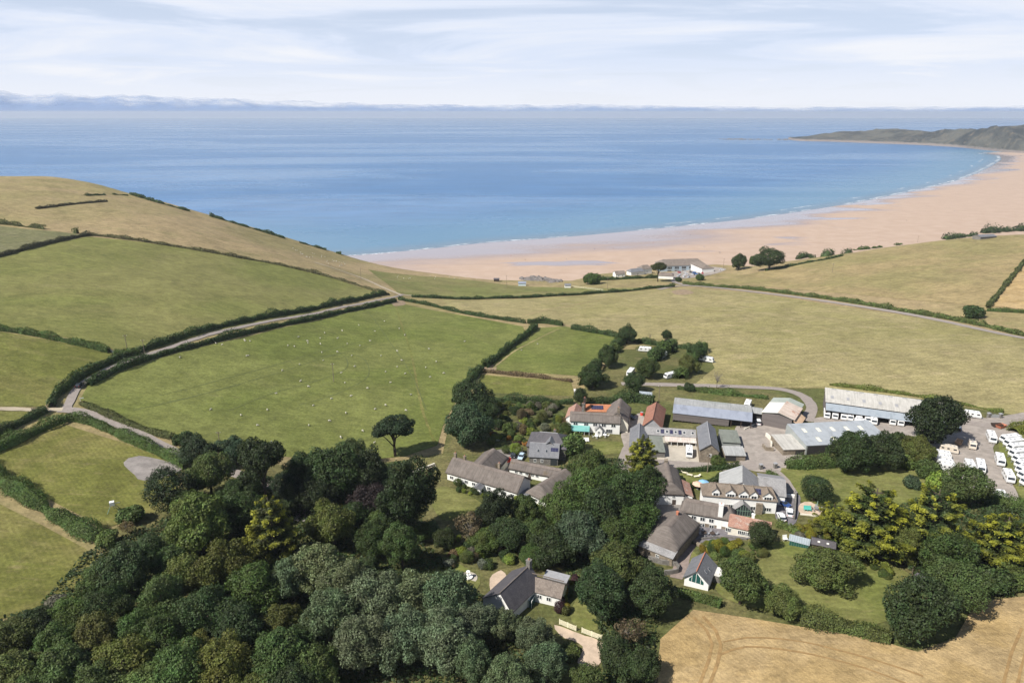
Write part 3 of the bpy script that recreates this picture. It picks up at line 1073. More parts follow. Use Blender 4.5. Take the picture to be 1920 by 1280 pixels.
# ------------------------------------------------------------------ foliage
def leaf_material(name, tip=None):
    """leaves coloured by the object's own colour, each leaf a little different"""
    m, nt = new_mat(name)
    k = NT(nt)
    oc = k.n("ShaderNodeObjectInfo").outputs["Color"]
    ri = k.n("ShaderNodeNewGeometry").outputs["Random Per Island"]
    v = k.ramp(ri, 0, 1, 0.62, 1.35)
    vc = k.n("ShaderNodeCombineColor", {0: v, 1: v, 2: k.math("MULTIPLY", v, 0.95)}).outputs[0]
    c = k.mix(1.0, oc, vc, "MULTIPLY")
    pos = k.n("ShaderNodeNewGeometry").outputs["Position"]
    pn = k.noise(pos, 0.35, 3, 0.6)
    hs = k.n("ShaderNodeHueSaturation", {"Hue": k.ramp(pn, 0.3, 0.7, 0.478, 0.515), "Saturation": 1.0, "Value": k.ramp(pn, 0.3, 0.7, 0.76, 1.24), "Color": c}).outputs[0]
    c = hs
    if tip:
        ta = k.n("ShaderNodeAttribute", attribute_name="tip", attribute_type="GEOMETRY").outputs["Fac"]
        tf = k.math("MULTIPLY", ta, k.ramp(ri, 0.0, 0.6, 0.55, 1.0))
        c = k.mix(tf, c, tip)
    d1 = k.principled(c, 0.6, None, 0.25)
    d2 = k.n("ShaderNodeBsdfTranslucent", {"Color": k.mix(1.0, c, (1.2, 1.3, 0.7), "MULTIPLY")}).outputs[0]
    k.out(k.n("ShaderNodeMixShader", {0: 0.22, 1: d1, 2: d2}).outputs[0])
    return m


M["leaf"] = leaf_material("leaf")
M["gold_leaf"] = leaf_material("golden_leaf", (0.35, 0.345, 0.03))
M["bark"] = simple_mat("bark", (0.075, 0.06, 0.048), 0.95, 0.35, 4, 0.1)
M["grey_bark"] = simple_mat("grey_bark", (0.20, 0.18, 0.15), 0.95, 0.3, 4, 0.1)
rng = np.random.default_rng(11)


def unit(n):
    v = rng.normal(size=(n, 3))
    return v / np.linalg.norm(v, axis=1, keepdims=True)


def leaf_quads(c, nrm, size, aspect=0.62):
    """arrays of one bent leaf clump (a quad) per centre"""
    n = len(c)
    r = unit(n)
    a = np.cross(nrm, r)
    a /= np.maximum(np.linalg.norm(a, axis=1, keepdims=True), 1e-6)
    b = np.cross(nrm, a)
    s = size[:, None]
    v = np.empty((n, 4, 3))
    v[:, 0] = c - a * s
    v[:, 1] = c - b * s * aspect + nrm * s * 0.18
    v[:, 2] = c + a * s
    v[:, 3] = c + b * s * aspect + nrm * s * 0.18
    return v.reshape(-1, 3)


def quads_mesh(name, V, mat, tip=None, extra=None):
    nq = len(V) // 4
    ex_v, ex_f = extra if extra else ([], [])
    V = np.concatenate([V, np.array(ex_v, float).reshape(-1, 3)]) if len(ex_v) else V
    me = bpy.data.meshes.new(name)
    nl = nq * 4 + sum(len(f) for f in ex_f)
    me.vertices.add(len(V))
    me.vertices.foreach_set("co", V.astype(np.float32).ravel())
    me.loops.add(nl)
    idx = list(range(nq * 4)) if not ex_f else list(range(nq * 4)) + [i + nq * 4 for f in ex_f for i in f]
    me.loops.foreach_set("vertex_index", idx)
    me.polygons.add(nq + len(ex_f))
    starts = list(range(0, nq * 4, 4))
    s = nq * 4
    for f in ex_f:
        starts.append(s)
        s += len(f)
    me.polygons.foreach_set("loop_start", starts)
    if tip is not None:
        at = me.attributes.new("tip", "FLOAT", "POINT")
        tv = np.repeat(tip, 4)
        tv = np.concatenate([tv, np.zeros(len(V) - len(tv))])
        at.data.foreach_set("value", tv.astype(np.float32))
    me.materials.append(mat)
    me.update(calc_edges=True)
    me.validate()
    return me


def lobed_crown(name, n_leaf, n_lobe, rad, cz, lobe=(0.26, 0.42), leaf=0.055, flat=1.0, shell=0.55, droop=0.0, gaps=0.0, mat="leaf", seed=0, up=0.25, skirt=-0.9, sub=0):
    """lobes spread through an uneven crown; leaves on and under every lobe's skin"""
    global rng
    rng = np.random.default_rng(seed)
    L = []
    S = []
    for q_ in range(sub):
        a_ = q_ * 6.283 / max(1, sub - 1) + rng.uniform(-0.5, 0.5)
        rr_ = 0.0 if q_ == sub - 1 else rng.uniform(0.34, 0.52)
        S.append((np.array([math.cos(a_) * rr_ * rad[0], math.sin(a_) * rr_ * rad[1], rng.uniform(-0.28, 0.22) * rad[2] if rr_ else 0.30 * rad[2]]), rng.uniform(0.46, 0.64)))
    while sub and len(L) < n_lobe:
        c_, rs_ = S[rng.integers(len(S))]
        p = rng.normal(size=3)
        p /= np.linalg.norm(p)
        lr = rng.uniform(*lobe)
        q = c_ + p * np.array(rad) * rs_ * rng.uniform(0.55, 1.12) - p * lr * 0.5
        if q[2] < -rad[2] * 0.95:
            continue
        L.append(np.append(q, lr))
    while len(L) < n_lobe:
        p = rng.normal(size=3)
        p /= np.linalg.norm(p)
        if p[2] < skirt:
            continue
        r = (shell + (1 - shell) * rng.random()) * rng.uniform(0.78, 1.12)
        lr = rng.uniform(*lobe)
        q = np.array([p[0] * (rad[0] - lr * 0.75), p[1] * (rad[1] - lr * 0.75), p[2] * (rad[2] - lr * 0.75 * flat)]) * r
        L.append(np.append(q, lr))
    L.append(np.array([0, 0, 0, 0.66 * min(rad)]))
    L = np.array(L)
    wts = L[:, 3] ** 2
    which = rng.choice(len(L), int(n_leaf * 1.9), p=wts / wts.sum())
    d = unit(len(which))
    lump = 1 + 0.16 * np.sin(d[:, 0] * 7 + which) * np.sin(d[:, 1] * 8 + 2 * which) + 0.1 * np.sin(d[:, 2] * 13 + which * 1.7)
    rr = L[which, 3] * lump * (0.72 + 0.33 * rng.random(len(which)) ** 0.5)
    off = d * rr[:, None]
    off[:, 2] *= flat
    c = L[which, :3] + off
    # drop leaves buried deep in a neighbouring lobe
    deep = np.zeros(len(c), bool)
    for i, (x, y, z, r) in enumerate(L):
        q = c - np.array([x, y, z])
        q[:, 2] /= flat
        deep |= (np.linalg.norm(q, axis=1) < r * 0.62)
    c, d = c[~deep][:n_leaf], d[~deep][:n_leaf]
    c[:, 2] -= droop * (c[:, 0] ** 2 + c[:, 1] ** 2)
    nrm = d * 0.75 + unit(len(c)) * 0.65
    nrm[:, 2] += up
    nrm /= np.linalg.norm(nrm, axis=1, keepdims=True)
    sz = leaf * rng.uniform(0.6, 1.35, len(c))
    V = leaf_quads(c, nrm, sz)
    V[:, 2] += cz
    tip = np.clip((c[:, 2] / rad[2] + 0.3), 0, 1)
    return quads_mesh(name, V, M[mat], tip if mat != "leaf" else None), L


def trunk_mesh(name, L, cz, r=0.075, nl=7, seed=0, mat="bark", base=-0.08, fork=0.45):
    rr = random.Random(seed)
    mb = MB()
    pts = [Vector((0, 0, base)), Vector((rr.uniform(-.03, .03), rr.uniform(-.03, .03), cz * fork)), Vector((rr.uniform(-.06, .06), rr.uniform(-.06, .06), cz * 1.1))]
    mb.tube(pts[0], pts[1], r, r * 0.72, 8)
    mb.tube(pts[1], pts[2], r * 0.72, r * 0.3, 7)
    idx = sorted(range(len(L) - 1), key=lambda i: -L[i][3])[:nl]
    for i in idx:
        tgt = Vector((L[i][0], L[i][1], L[i][2] + cz))
        st = pts[1].lerp(pts[2], rr.uniform(0, 0.7))
        mid = st.lerp(tgt, 0.5) + Vector((rr.uniform(-.05, .05), rr.uniform(-.05, .05), 0.06))
        mb.tube(st, mid, r * 0.42, r * 0.3, 6)
        mb.tube(mid, tgt, r * 0.3, r * 0.1, 5)
    return mb.mesh(name, M[mat], True)


def cypress_crown(name, n_tier, n_leaf, height, seed, spread=1.0, cone=0.75, mat="gold_leaf", leaf=0.05, base=0.25):
    """flat fans of foliage on level branches, tier over tier, golden at their upper ends"""
    global rng
    rng = np.random.default_rng(seed)
    C, N, T = [], [], []
    trunk_pts = []
    total = 0
    branches = []
    for t in range(n_tier):
        f = (t + rng.uniform(-.3, .3)) / n_tier
        f = min(max(f, 0), 1)
        z = base + (height - base) * f
        reach = spread * ((1 - f) ** cone * 0.92 + 0.10) * (0.35 + 0.65 * min(1, (f + 0.10) / 0.25))
        nb = int(5 + 5 * (1 - f))
        a0 = rng.uniform(0, 6.28)
        for b in range(nb):
            ln = reach * rng.uniform(0.62, 1.08)
            branches.append((z + rng.uniform(-.05, .05), a0 + b * 6.283 / nb + rng.uniform(-.35, .35), ln, rng.uniform(0.02, 0.22)))
    wsum = sum(b[2] ** 1.35 for b in branches)
    for z, a, ln, rise in branches:
        k = max(12, int(n_leaf * ln ** 1.35 / wsum))
        s = rng.random(k) ** 0.75
        # sub-fans along the branch
        side = rng.normal(size=k) * 0.15 * ln * (0.35 + s) * (1.25 - 0.95 * s)
        fan = np.round(s * 5) / 5
        x = ln * (0.2 + 0.8 * s)
        dz = rise * ln * s ** 1.3 - 0.25 * np.abs(side) + rng.normal(size=k) * 0.012 - 0.06 * (fan - s)
        dz -= (rng.random(k) < 0.35) * rng.random(k) * 0.09
        p = np.stack([np.cos(a) * x - np.sin(a) * side, np.sin(a) * x + np.cos(a) * side, z + dz], -1)
        C.append(p)
        nn = unit(k) * 0.55
        nn[:, 2] += 1.0
        nn[:, 0] += np.cos(a) * 0.35
        nn[:, 1] += np.sin(a) * 0.35
        N.append(nn / np.linalg.norm(nn, axis=1, keepdims=True))
        T.append(rng.uniform(0.45, 1.0) * np.clip((s - 0.5) / 0.4, 0, 1) * np.clip(0.2 + 1.1 * z / height, 0, 1) * (dz > -0.07))
    c, n, tip = np.concatenate(C), np.concatenate(N), np.concatenate(T)
    V = leaf_quads(c, n, leaf * rng.uniform(0.6, 1.3, len(c)), 0.5)
    mb = MB()
    mb.tube((0, 0, -0.1), (0, 0, height * 0.55), 0.075, 0.045, 8)
    mb.tube((0, 0, height * 0.55), (0, 0, height * 0.98), 0.045, 0.01, 6)
    for z, a, ln, rise in branches[::2]:
        mb.tube((0, 0, z - 0.05), (math.cos(a) * ln * 0.8, math.sin(a) * ln * 0.8, z + rise * ln * 0.5 - 0.02), 0.02, 0.006, 5)
    return quads_mesh(name, V, M[mat], tip), mb.mesh("trunk", M["bark"], True)


PROTO = {}


def add_proto(kind, crown, trunk, hc, cw=1.0):
    PROTO.setdefault(kind, []).append((crown, trunk, hc, cw))


for i in range(7):
    cr, L = lobed_crown("crown", 23000, 76 + 4 * i, (1.04, 1.0, 0.90), 0.98, (0.13, 0.33), 0.032, seed=20 + i, skirt=-0.97, shell=0.62, sub=5 + i % 3)
    add_proto("broad", cr, trunk_mesh("trunk", L, 0.98, 0.07, 8, i), 0.98)
for i in range(3):
    cr, L = lobed_crown("crown", 20000, 66, (1.02, 1.02, 1.15), 1.25, (0.13, 0.27), 0.031, seed=40 + i, up=0.1, skirt=-0.97, sub=6)
    add_proto("poplar", cr, trunk_mesh("trunk", L, 1.25, 0.06, 8, i, "grey_bark"), 1.25)
for i in range(2):
    cr, L = lobed_crown("crown", 22000, 64, (0.98, 0.98, 1.2), 1.28, (0.14, 0.33), 0.033, seed=60 + i, skirt=-0.97, sub=5)
    add_proto("tall", cr, trunk_mesh("trunk", L, 1.32, 0.07, 8, i), 1.32)
for i in range(2):
    cr, L = lobed_crown("crown", 15000, 26, (1.0, 0.95, 0.62), 1.55, (0.22, 0.36), 0.034, flat=0.55, seed=70 + i, skirt=-0.5)
    add_proto("pine", cr, trunk_mesh("trunk", L, 1.55, 0.07, 14, i, fork=0.35), 1.5)
for i in range(3):
    cr, L = lobed_crown("crown", 4200, 16, (1.0, 0.92, 0.62), 0.55, (0.24, 0.5), 0.072, seed=80 + i, skirt=-0.6)
    add_proto("bush", cr, trunk_mesh("trunk", L, 0.5, 0.05, 5, i), 0.5)
for i in range(2):
    cr, L = lobed_crown("crown", 11000, 30, (1.0, 0.98, 0.86), 0.95, (0.36, 0.46), 0.036, seed=90 + i, shell=0.85)
    add_proto("dome", cr, trunk_mesh("trunk", L, 0.9, 0.07, 6, i), 0.95)
for i in range(3):
    cr, tr = cypress_crown("crown", 11, 19000, 1.9 - 0.12 * i, 100 + i, 1.0, 0.5, leaf=0.034)
    add_proto("cypress", cr, tr, 0.95)
for i in range(2):
    cr, tr = cypress_crown("crown", 14, 11000, 2.6, 110 + i, 0.9, 0.95, leaf=0.038)
    add_proto("spire", cr, tr, 1.15)
cr, L = lobed_crown("crown", 1500, 26, (0.95, 0.95, 1.1), 1.3, (0.15, 0.26), 0.05, seed=120)
add_proto("thin", cr, trunk_mesh("trunk", L, 1.3, 0.05, 24, 5, "grey_bark"), 1.3)
cr, L = lobed_crown("crown", 60, 24, (0.9, 0.9, 1.0), 1.3, (0.1, 0.2), 0.04, seed=121)
add_proto("bare", cr, trunk_mesh("trunk", L, 1.3, 0.045, 24, 6, "grey_bark"), 1.3)

GREEN = {
    "dark": (0.034, 0.054, 0.018), "mid": (0.052, 0.080, 0.022), "light": (0.080, 0.112, 0.032), "olive": (0.078, 0.092, 0.024),
    "silver": (0.092, 0.122, 0.064), "blue": (0.045, 0.075, 0.040), "copper": (0.052, 0.026, 0.028), "yellow": (0.20, 0.18, 0.022),
    "black": (0.022, 0.036, 0.014), "brown": (0.11, 0.085, 0.045), "lime": (0.13, 0.165, 0.028), "gold": (0.032, 0.045, 0.012),
    "goldbright": (0.045, 0.055, 0.014), "white": (0.55, 0.55, 0.48), "orange": (0.32, 0.19, 0.04), "grey": (0.12, 0.125, 0.10),
}
GREEN = {k_: (tuple(c_ * 1.2 for c_ in v_) if k_ not in ("white", "orange", "yellow") else v_) for k_, v_ in GREEN.items()}
tree_rnd = random.Random(21)


def tree(kind, u, v, w, hue, label, group=None, zs=1.0, name=None, cat="tree", proto=None, shift=0.0):
    """a tree whose crown is centred on a photo pixel and w photo pixels wide"""
    ps = PROTO[kind]
    crown, trunk, hc, _ = ps[tree_rnd.randrange(len(ps)) if proto is None else proto % len(ps)]
    R = 4.0
    for _ in range(4):
        p = G(u, v, hc * R * zs)
        top = Vector((p.x, p.y, p.z + hc * R * zs))
        R = 0.5 * w / ppm(top)
    e = empty(name or {"bush": "bush", "dome": "bush"}.get(kind, "tree"), (p.x, p.y, p.z), tree_rnd.uniform(0, 6.28), label, cat, group)
    e.scale = (R * tree_rnd.uniform(0.92, 1.14), R * tree_rnd.uniform(0.88, 1.1), R * zs * tree_rnd.uniform(0.86, 1.18))
    c = link("crown", crown, e)
    col = GREEN[hue] if isinstance(hue, str) else hue
    j = tree_rnd.uniform(0.82, 1.2)
    c.color = (col[0] * j * tree_rnd.uniform(0.9, 1.12), col[1] * j, col[2] * j * tree_rnd.uniform(0.85, 1.15), 1)
    link("trunk", trunk, e)
    return e


def hedge(pp, label, w=2.2, h=2.2, hue="dark", leaf=None, gap=0.0, lump=0.28, group=None, name="hedge", cat="hedge", plan=None, dens=1.0):
    """a hedgerow: leaves over a lumpy bank of shrubs following a line on the land"""
    global rng
    w, h = w * 1.05, h * 1.1
    pts = plan if plan else px_poly(pp)
    line = smooth_line(pts, 2.0)
    o = line[len(line) // 2]
    o3 = Vector((o.x, o.y, H(o.x, o.y)))
    dep = depth_of(o3)
    lf = leaf or max(0.20, dep / 683.0 * 0.62)
    seg = [(b - a).length for a, b in zip(line[:-1], line[1:])]
    total = sum(seg)
    nleaf = int(min(42000, dens * total * (w + 2 * h) / (lf * lf * 1.25) * 1.25))
    rng = np.random.default_rng(int(total * 10) + nleaf)
    cum = np.concatenate([[0], np.cumsum(seg)])
    t = rng.random(nleaf) * total
    i = np.clip(np.searchsorted(cum, t) - 1, 0, len(seg) - 1)
    P = np.array([(q.x, q.y) for q in line])
    D = (P[1:] - P[:-1])
    D /= np.linalg.norm(D, axis=1, keepdims=True)
    base = P[i] + D[i] * (t - cum[i])[:, None]
    nv = np.stack([-D[i, 1], D[i, 0]], -1)
    ph = total * 0.37
    lm = 1 + lump * (np.sin(t / 1.9 + ph) * 0.5 + np.sin(t / 4.3 + 2 * ph) * 0.6 + np.sin(t / 11.0) * 0.5)
    lm = lm + 0.4 * np.clip((np.sin(t / 9.7 + 3 * ph) - 0.86) / 0.14, 0, 1)
    if gap:
        ok = (np.sin(t / 7.0 + ph) + np.sin(t / 17.0) * 0.8) > gap * 2 - 1.4
    else:
        ok = np.ones(nleaf, bool)
    a = rng.random(nleaf) * math.pi
    ca, sa = np.cos(a), np.sin(a)
    ca = np.sign(ca) * np.abs(ca) ** 0.6
    sa = sa ** 0.6
    r = (0.78 + 0.27 * rng.random(nleaf) + 0.22 * (rng.random(nleaf) < 0.07)) * lm
    lat = ca * w * 0.5 * r
    zz = sa * h * r
    q = base + nv * lat[:, None]
    gz = np.array([H(x, y) for x, y in q[::1]]) if nleaf < 60000 else None
    c = np.stack([q[:, 0], q[:, 1], gz + zz], -1)
    nn = np.stack([nv[:, 0] * ca, nv[:, 1] * ca, sa], -1) * 0.8 + unit(nleaf) * 0.7
    nn /= np.linalg.norm(nn, axis=1, keepdims=True)
    c, nn = c[ok], nn[ok]
    V = leaf_quads(c, nn, lf * rng.uniform(0.6, 1.3, len(c)))
    # inner bank of stems
    cv, cf = [], []
    ring = 6
    for n_, q_ in enumerate(line):
        d_ = D[min(n_, len(D) - 1)]
        tt = cum[n_]
        l_ = 1 + lump * (math.sin(tt / 1.9 + ph) * 0.5 + math.sin(tt / 4.3 + 2 * ph) * 0.6 + math.sin(tt / 11.0) * 0.5)
        if gap and not (math.sin(tt / 7.0 + ph) + math.sin(tt / 17.0) * 0.8) > gap * 2 - 1.4:
            l_ = 0.02
        g_ = H(q_.x, q_.y)
        for s_ in range(ring):
            an = math.pi * s_ / (ring - 1)
            la = math.cos(an) * w * 0.5 * 0.74 * l_
            cv.append((q_.x - d_[1] * la, q_.y + d_[0] * la, g_ - 0.2 + (math.sin(an) * h * 0.74 * l_ + (0.2 if 0 < s_ < ring - 1 else 0)) * (1 if l_ > 0.1 else 0)))
    for n_ in range(len(line) - 1):
        for s_ in range(ring - 1):
            b_ = n_ * ring + s_
            cf.append((b_, b_ + 1, b_ + ring + 1, b_ + ring))
    V = V - np.array(o3)
    cv = [(x - o3.x, y - o3.y, z - o3.z) for x, y, z in cv]
    ob = link(name, quads_mesh(name, V, M["leaf"], None, (cv, cf)))
    ob.location = o3
    col = GREEN[hue] if isinstance(hue, str) else hue
    ob.color = (*[c_ * 1.3 for c_ in col], 1)
    return tag(ob, label, cat, group)
# ------------------------------------------------------------------ hedgerows
hedge([(97, 765), (103, 748), (125, 728), (155, 706), (205, 682), (262, 660), (330, 638), (450, 606), (600, 578), (722, 552)], "dark clipped hedge along the upper side of the lane climbing past the sheep", 2.4, 2.6, "dark")
hedge([(166, 724), (200, 705), (240, 688), (310, 665), (380, 647), (450, 629), (600, 597), (742, 566)], "dark clipped hedge along the lower side of the lane above the sheep pasture", 2.2, 2.3, "dark")
hedge([(-120, 605), (0, 619), (60, 628), (120, 641), (170, 652), (205, 661)], "thick leafy hedge between two green fields at the left edge of the photo", 2.8, 2.4, "mid")
hedge([(215, 665), (235, 667), (262, 662)], "short bushy hedge beside the field gateway near the lane", 3.0, 2.3, "mid")
hedge([(-120, 510), (0, 481), (50, 468), (110, 453), (167, 441)], "dark boundary hedge below the striped field on the hill", 2.6, 2.2, (0.06, 0.062, 0.035))
hedge([(170, 441), (250, 450), (330, 463), (410, 476), (480, 489), (545, 502), (600, 515), (660, 532), (728, 553)], "long low bank hedge running down the hill above the big green field", 3.2, 1.5, (0.10, 0.095, 0.045), lump=0.35)
hedge([(-120, 414), (0, 420), (50, 426), (100, 432), (146, 438)], "row of small rounded bushes above the striped field on the hill", 2.6, 2.4, (0.09, 0.10, 0.04), gap=0.35, lump=0.6)
hedge([(68, 392), (100, 388), (140, 383), (200, 378)], "short dark bank on the bare top of the dry hill", 2.2, 1.3, (0.07, 0.065, 0.04))
hedge([(245, 364.5), (270, 372), (300, 381), (350, 395), (400, 407), (460, 425), (520, 443), (580, 460), (640, 477)], "line of dark gorse along the cliff top above the sea", 4.5, 1.7, "dark", gap=0.25, lump=0.6, dens=1.2)
hedge([(160, 367), (190, 366), (215, 365), (240, 367)], "thin broken line of gorse on the dry hill top", 1.8, 1.0, "dark", gap=0.75, lump=0.6)
hedge([(-120, 865), (0, 813), (45, 793), (87, 772)], "dark hedge ending at the track entrance on the left", 2.4, 2.4, "dark")
hedge([(-120, 892), (0, 842), (50, 820), (95, 800), (125, 789), (145, 787), (180, 798), (230, 820), (280, 842), (330, 866), (350, 878)], "thick hedge turning the corner above the mown field and following the lane down", 3.2, 2.6, "mid")
hedge([(152, 757), (190, 773), (240, 795), (290, 813), (325, 822)], "rough grassy hedge on the bank between lane and sheep pasture", 2.6, 1.4, (0.085, 0.095, 0.035))
hedge([(-60, 868), (0, 900), (40, 925), (90, 960), (140, 988), (185, 1012)], "broad bushy hedge between the two mown fields at lower left", 5.0, 2.4, "mid", lump=0.4)
hedge([(748, 562), (800, 572), (870, 588), (930, 598), (985, 606)], "hedge between the sheep pasture and the dry hay field", 2.2, 2.0, "dark")
hedge([(990, 607), (1020, 606), (1055, 611)], "short bushy hedge at the top corner of the small green field", 2.6, 2.8, "dark")
hedge([(1072, 617), (1100, 622), (1130, 627), (1160, 633)], "dark hedge along the top of the small green field", 2.4, 2.6, "dark")
hedge([(1006, 615), (985, 632), (960, 650), (930, 675), (908, 690)], "dark hedge down the east side of the sheep pasture", 2.6, 3.0, "dark")
hedge([(905, 693), (885, 712), (865, 735), (850, 755)], "bushy end of the hedge dropping to the garden trees", 2.8, 3.0, "dark", lump=0.4)
hedge([(905, 697), (950, 702), (1010, 708), (1072, 716)], "brown scrubby hedge below the small green field", 2.0, 1.3, (0.12, 0.09, 0.05), lump=0.35)
hedge([(772, 557), (830, 560), (900, 561), (1000, 558), (1100, 552), (1180, 546), (1264, 538)], "long thin hedge along the seaward edge of the dry hay field", 2.2, 1.9, "dark")
hedge([(1282, 533), (1340, 538), (1400, 542), (1500, 554), (1600, 568), (1700, 585), (1780, 599), (1850, 613), (1950, 636)], "long green hedge on the far side of the lane below the sloping field", 3.4, 2.2, (0.075, 0.10, 0.03))
hedge([(1852, 578), (1866, 560), (1885, 536), (1905, 512), (1928, 488), (1990, 456)], "hedge between the sloping field and the small wheat field on the right", 2.6, 2.2, (0.075, 0.09, 0.035))
hedge([(1850, 583), (1890, 585), (1940, 588)], "low hedge below the small wheat field at the right edge", 2.4, 1.8, "mid")
hedge([(1095, 528), (1120, 526), (1160, 524), (1200, 522), (1245, 521)], "dark hedge in front of the small white beach houses", 3.0, 2.4, "dark", lump=0.4)
hedge([(1435, 508), (1480, 500), (1530, 490), (1580, 480)], "thin hedge along the top of the sloping field above the sand", 2.2, 1.6, "dark", lump=0.4)
hedge([(1268, 886), (1310, 884), (1350, 881), (1385, 878)], "clipped hedge between the farm road and the hotel garden", 1.4, 1.7, "dark", lump=0.1)
hedge([(1292, 915), (1320, 912), (1345, 902), (1352, 895)], "curved clipped hedge around the sunny garden corner beside the grey roof", 1.6, 1.8, "dark", lump=0.1)
hedge([(1437, 893), (1450, 899), (1461, 908), (1463, 920)], "tall clipped hedge beside the drive behind the hotel", 1.4, 2.4, "mid", lump=0.08)
hedge([(1472, 876), (1510, 876), (1560, 873)], "bushy hedge at the top of the lawn in front of the metal shed", 4.0, 3.0, "mid", lump=0.35)
hedge([(1250, 1110), (1290, 1120), (1330, 1131), (1352, 1138)], "clipped hedge in front of the cottage with the glazed gable", 2.2, 1.9, "mid", lump=0.15)
hedge([(1500, 1166), (1560, 1178), (1610, 1188), (1670, 1205)], "rough hedge between the big lawn and the wheat", 3.6, 2.2, (0.07, 0.088, 0.026), lump=0.35)
hedge([(880, 752), (930, 754), (1000, 756), (1075, 757)], "dark garden hedge across the top of the cottage gardens", 2.2, 2.4, "dark", lump=0.35)
hedge([(1100, 760), (1140, 757), (1185, 752), (1225, 758)], "dark hedge behind the long thatched manor house", 3.4, 3.0, "dark", lump=0.5)
hedge([(1270, 729), (1300, 732), (1340, 738), (1400, 744), (1440, 748)], "low hedge between the farm track and the long barn", 2.0, 1.5, "mid", lump=0.5)
hedge([(1558, 1020), (1600, 1035), (1640, 1050)], "low green hedge beside the dark garden sheds", 2.6, 1.8, "mid", lump=0.3)
hedge([(1455, 985), (1475, 990), (1498, 1002)], "pale green hedge below the two parked white cars", 2.6, 1.5, "light", lump=0.2)
hedge([(1830, 935), (1870, 945), (1920, 958), (1960, 965)], "dark clipped hedge in front of the caravan yard at the right edge", 4.0, 3.0, "mid", lump=0.2)
hedge([(1900, 812), (1925, 806), (1960, 800)], "grassy hedge bank at the entrance of the caravan yard", 5.0, 2.4, (0.13, 0.15, 0.03), lump=0.3)
hedge([(1555, 722), (1600, 727), (1660, 735), (1740, 747), (1800, 758), (1880, 774)], "rough green bank behind the long white storage roof", 2.4, 1.2, (0.10, 0.12, 0.03), lump=0.5)

hedge([(1492, 487), (1520, 484), (1550, 480), (1592, 474)], "low dark shrubs along the shore above the top of the sloping field", 5.0, 3.6, "dark", lump=0.7, gap=0.2)
hedge([(1600, 470), (1640, 466), (1690, 459)], "thin low shrubs at the crest of the sloping field", 3.0, 2.0, "mid", lump=0.8, gap=0.5)
hedge([(1770, 450), (1800, 446), (1830, 443)], "dark scrub left of the grey bungalow above the beach", 7.0, 4.0, "dark", lump=0.7)
hedge([(1840, 438), (1880, 435), (1940, 432)], "dark scrub behind the grey bungalow above the beach", 10.0, 5.5, "dark", lump=0.7)
hedge([(1264, 648), (1242, 665), (1220, 684), (1202, 702)], "leafy hedge between the left and middle strips of the caravan field", 4.0, 3.6, "mid", lump=0.5)
hedge([(1320, 655), (1302, 674), (1284, 698), (1278, 712)], "leafy hedge along the right side of the caravan field", 4.0, 3.6, "mid", lump=0.5)
hedge([(1170, 638), (1150, 656), (1128, 677), (1108, 705), (1094, 724)], "leafy hedge along the left side of the caravan field", 3.6, 3.4, "dark", lump=0.5)
hedge([(1184, 640), (1215, 645), (1250, 650), (1290, 654), (1318, 654)], "low hedge across the top of the caravan field", 2.4, 2.0, "dark", lump=0.5)
# ------------------------------------------------------------------ trees one by one: kind, crown centre, crown width (photo pixels), hue
W1 = "trees of the dense wood in the lower left"
for kind, u, v, w, hue in [
    ("broad", 232, 1070, 105, "dark"), ("broad", 318, 1056, 80, "mid"), ("broad", 356, 1085, 90, "olive"), ("broad", 425, 1062, 105, "olive"),
    ("broad", 472, 1098, 110, "mid"), ("broad", 300, 1120, 100, "mid"), ("broad", 205, 1135, 95, "dark"), ("broad", 130, 1150, 80, "mid"),
    ("broad", 62, 1165, 90, "dark"), ("broad", 10, 1195, 90, "olive"), ("broad", 100, 1205, 105, "mid"), ("broad", 180, 1200, 90, "olive"),
    ("broad", 385, 1150, 110, "dark"), ("broad", 310, 1195, 100, "mid"), ("broad", 445, 1180, 110, "dark"), ("broad", 118, 1262, 125, "light"),
    ("broad", 228, 1245, 120, "olive"), ("broad", 335, 1262, 120, "mid"), ("broad", 425, 1255, 120, "olive"), ("broad", 525, 1165, 90, "olive"),
    ("broad", 520, 1240, 120, "mid"), ("broad", 590, 1265, 110, "mid"), ("broad", 25, 1262, 115, "olive"), ("broad", 270, 1290, 110, "light"),
    ("broad", 470, 1300, 110, "olive"), ("broad", 370, 1215, 95, "olive"), ("broad", 180, 1290, 110, "mid"), ("broad", 60, 1310, 120, "mid"),
    ("broad", 560, 1205, 95, "dark"), ("broad", 250, 1185, 85, "mid"), ("broad", 180, 1085, 70, "mid"), ("broad", 550, 1305, 110, "dark"),
]:
    tree(kind, u, v, w, hue, {"dark": "dark green", "mid": "mid green", "olive": "olive brown-green", "light": "pale yellow-green"}[hue] + " tree of the dense wood filling the lower left corner", W1)
W2 = "pale poplars in front of the slate house"
for u, v, w in [(545, 1078, 100), (600, 1068, 105), (650, 1100, 115), (705, 1128, 125), (620, 1150, 115), (775, 1118, 120), (845, 1125, 120), (885, 1158, 105),
                (755, 1190, 125), (675, 1205, 120), (830, 1205, 120), (1005, 1195, 85), (1025, 1235, 90), (950, 1262, 100), (885, 1240, 95), (945, 1168, 70)]:
    tree("poplar", u, v, w, "silver", "pale silvery poplar in the belt in front of the dark slate house", W2, 0.95)
T = tree
T("broad", 370, 848, 74, "black", "round dark tree where the lane meets the wood, beside the sheep pasture")
T("broad", 442, 845, 58, "blue", "bluish dark tree second from the lane along the pasture edge")
T("pine", 492, 880, 108, "black", "wide dark pine with bare trunk above the shady drive", zs=1.15)
T("dome", 318, 912, 92, "black", "dense dark dome shaped evergreen below the grey gravel patch")
T("broad", 392, 893, 82, "mid", "olive green round tree behind the dark dome evergreen")
T("tall", 563, 880, 72, "black", "tall black-green tree right of the wide pine")
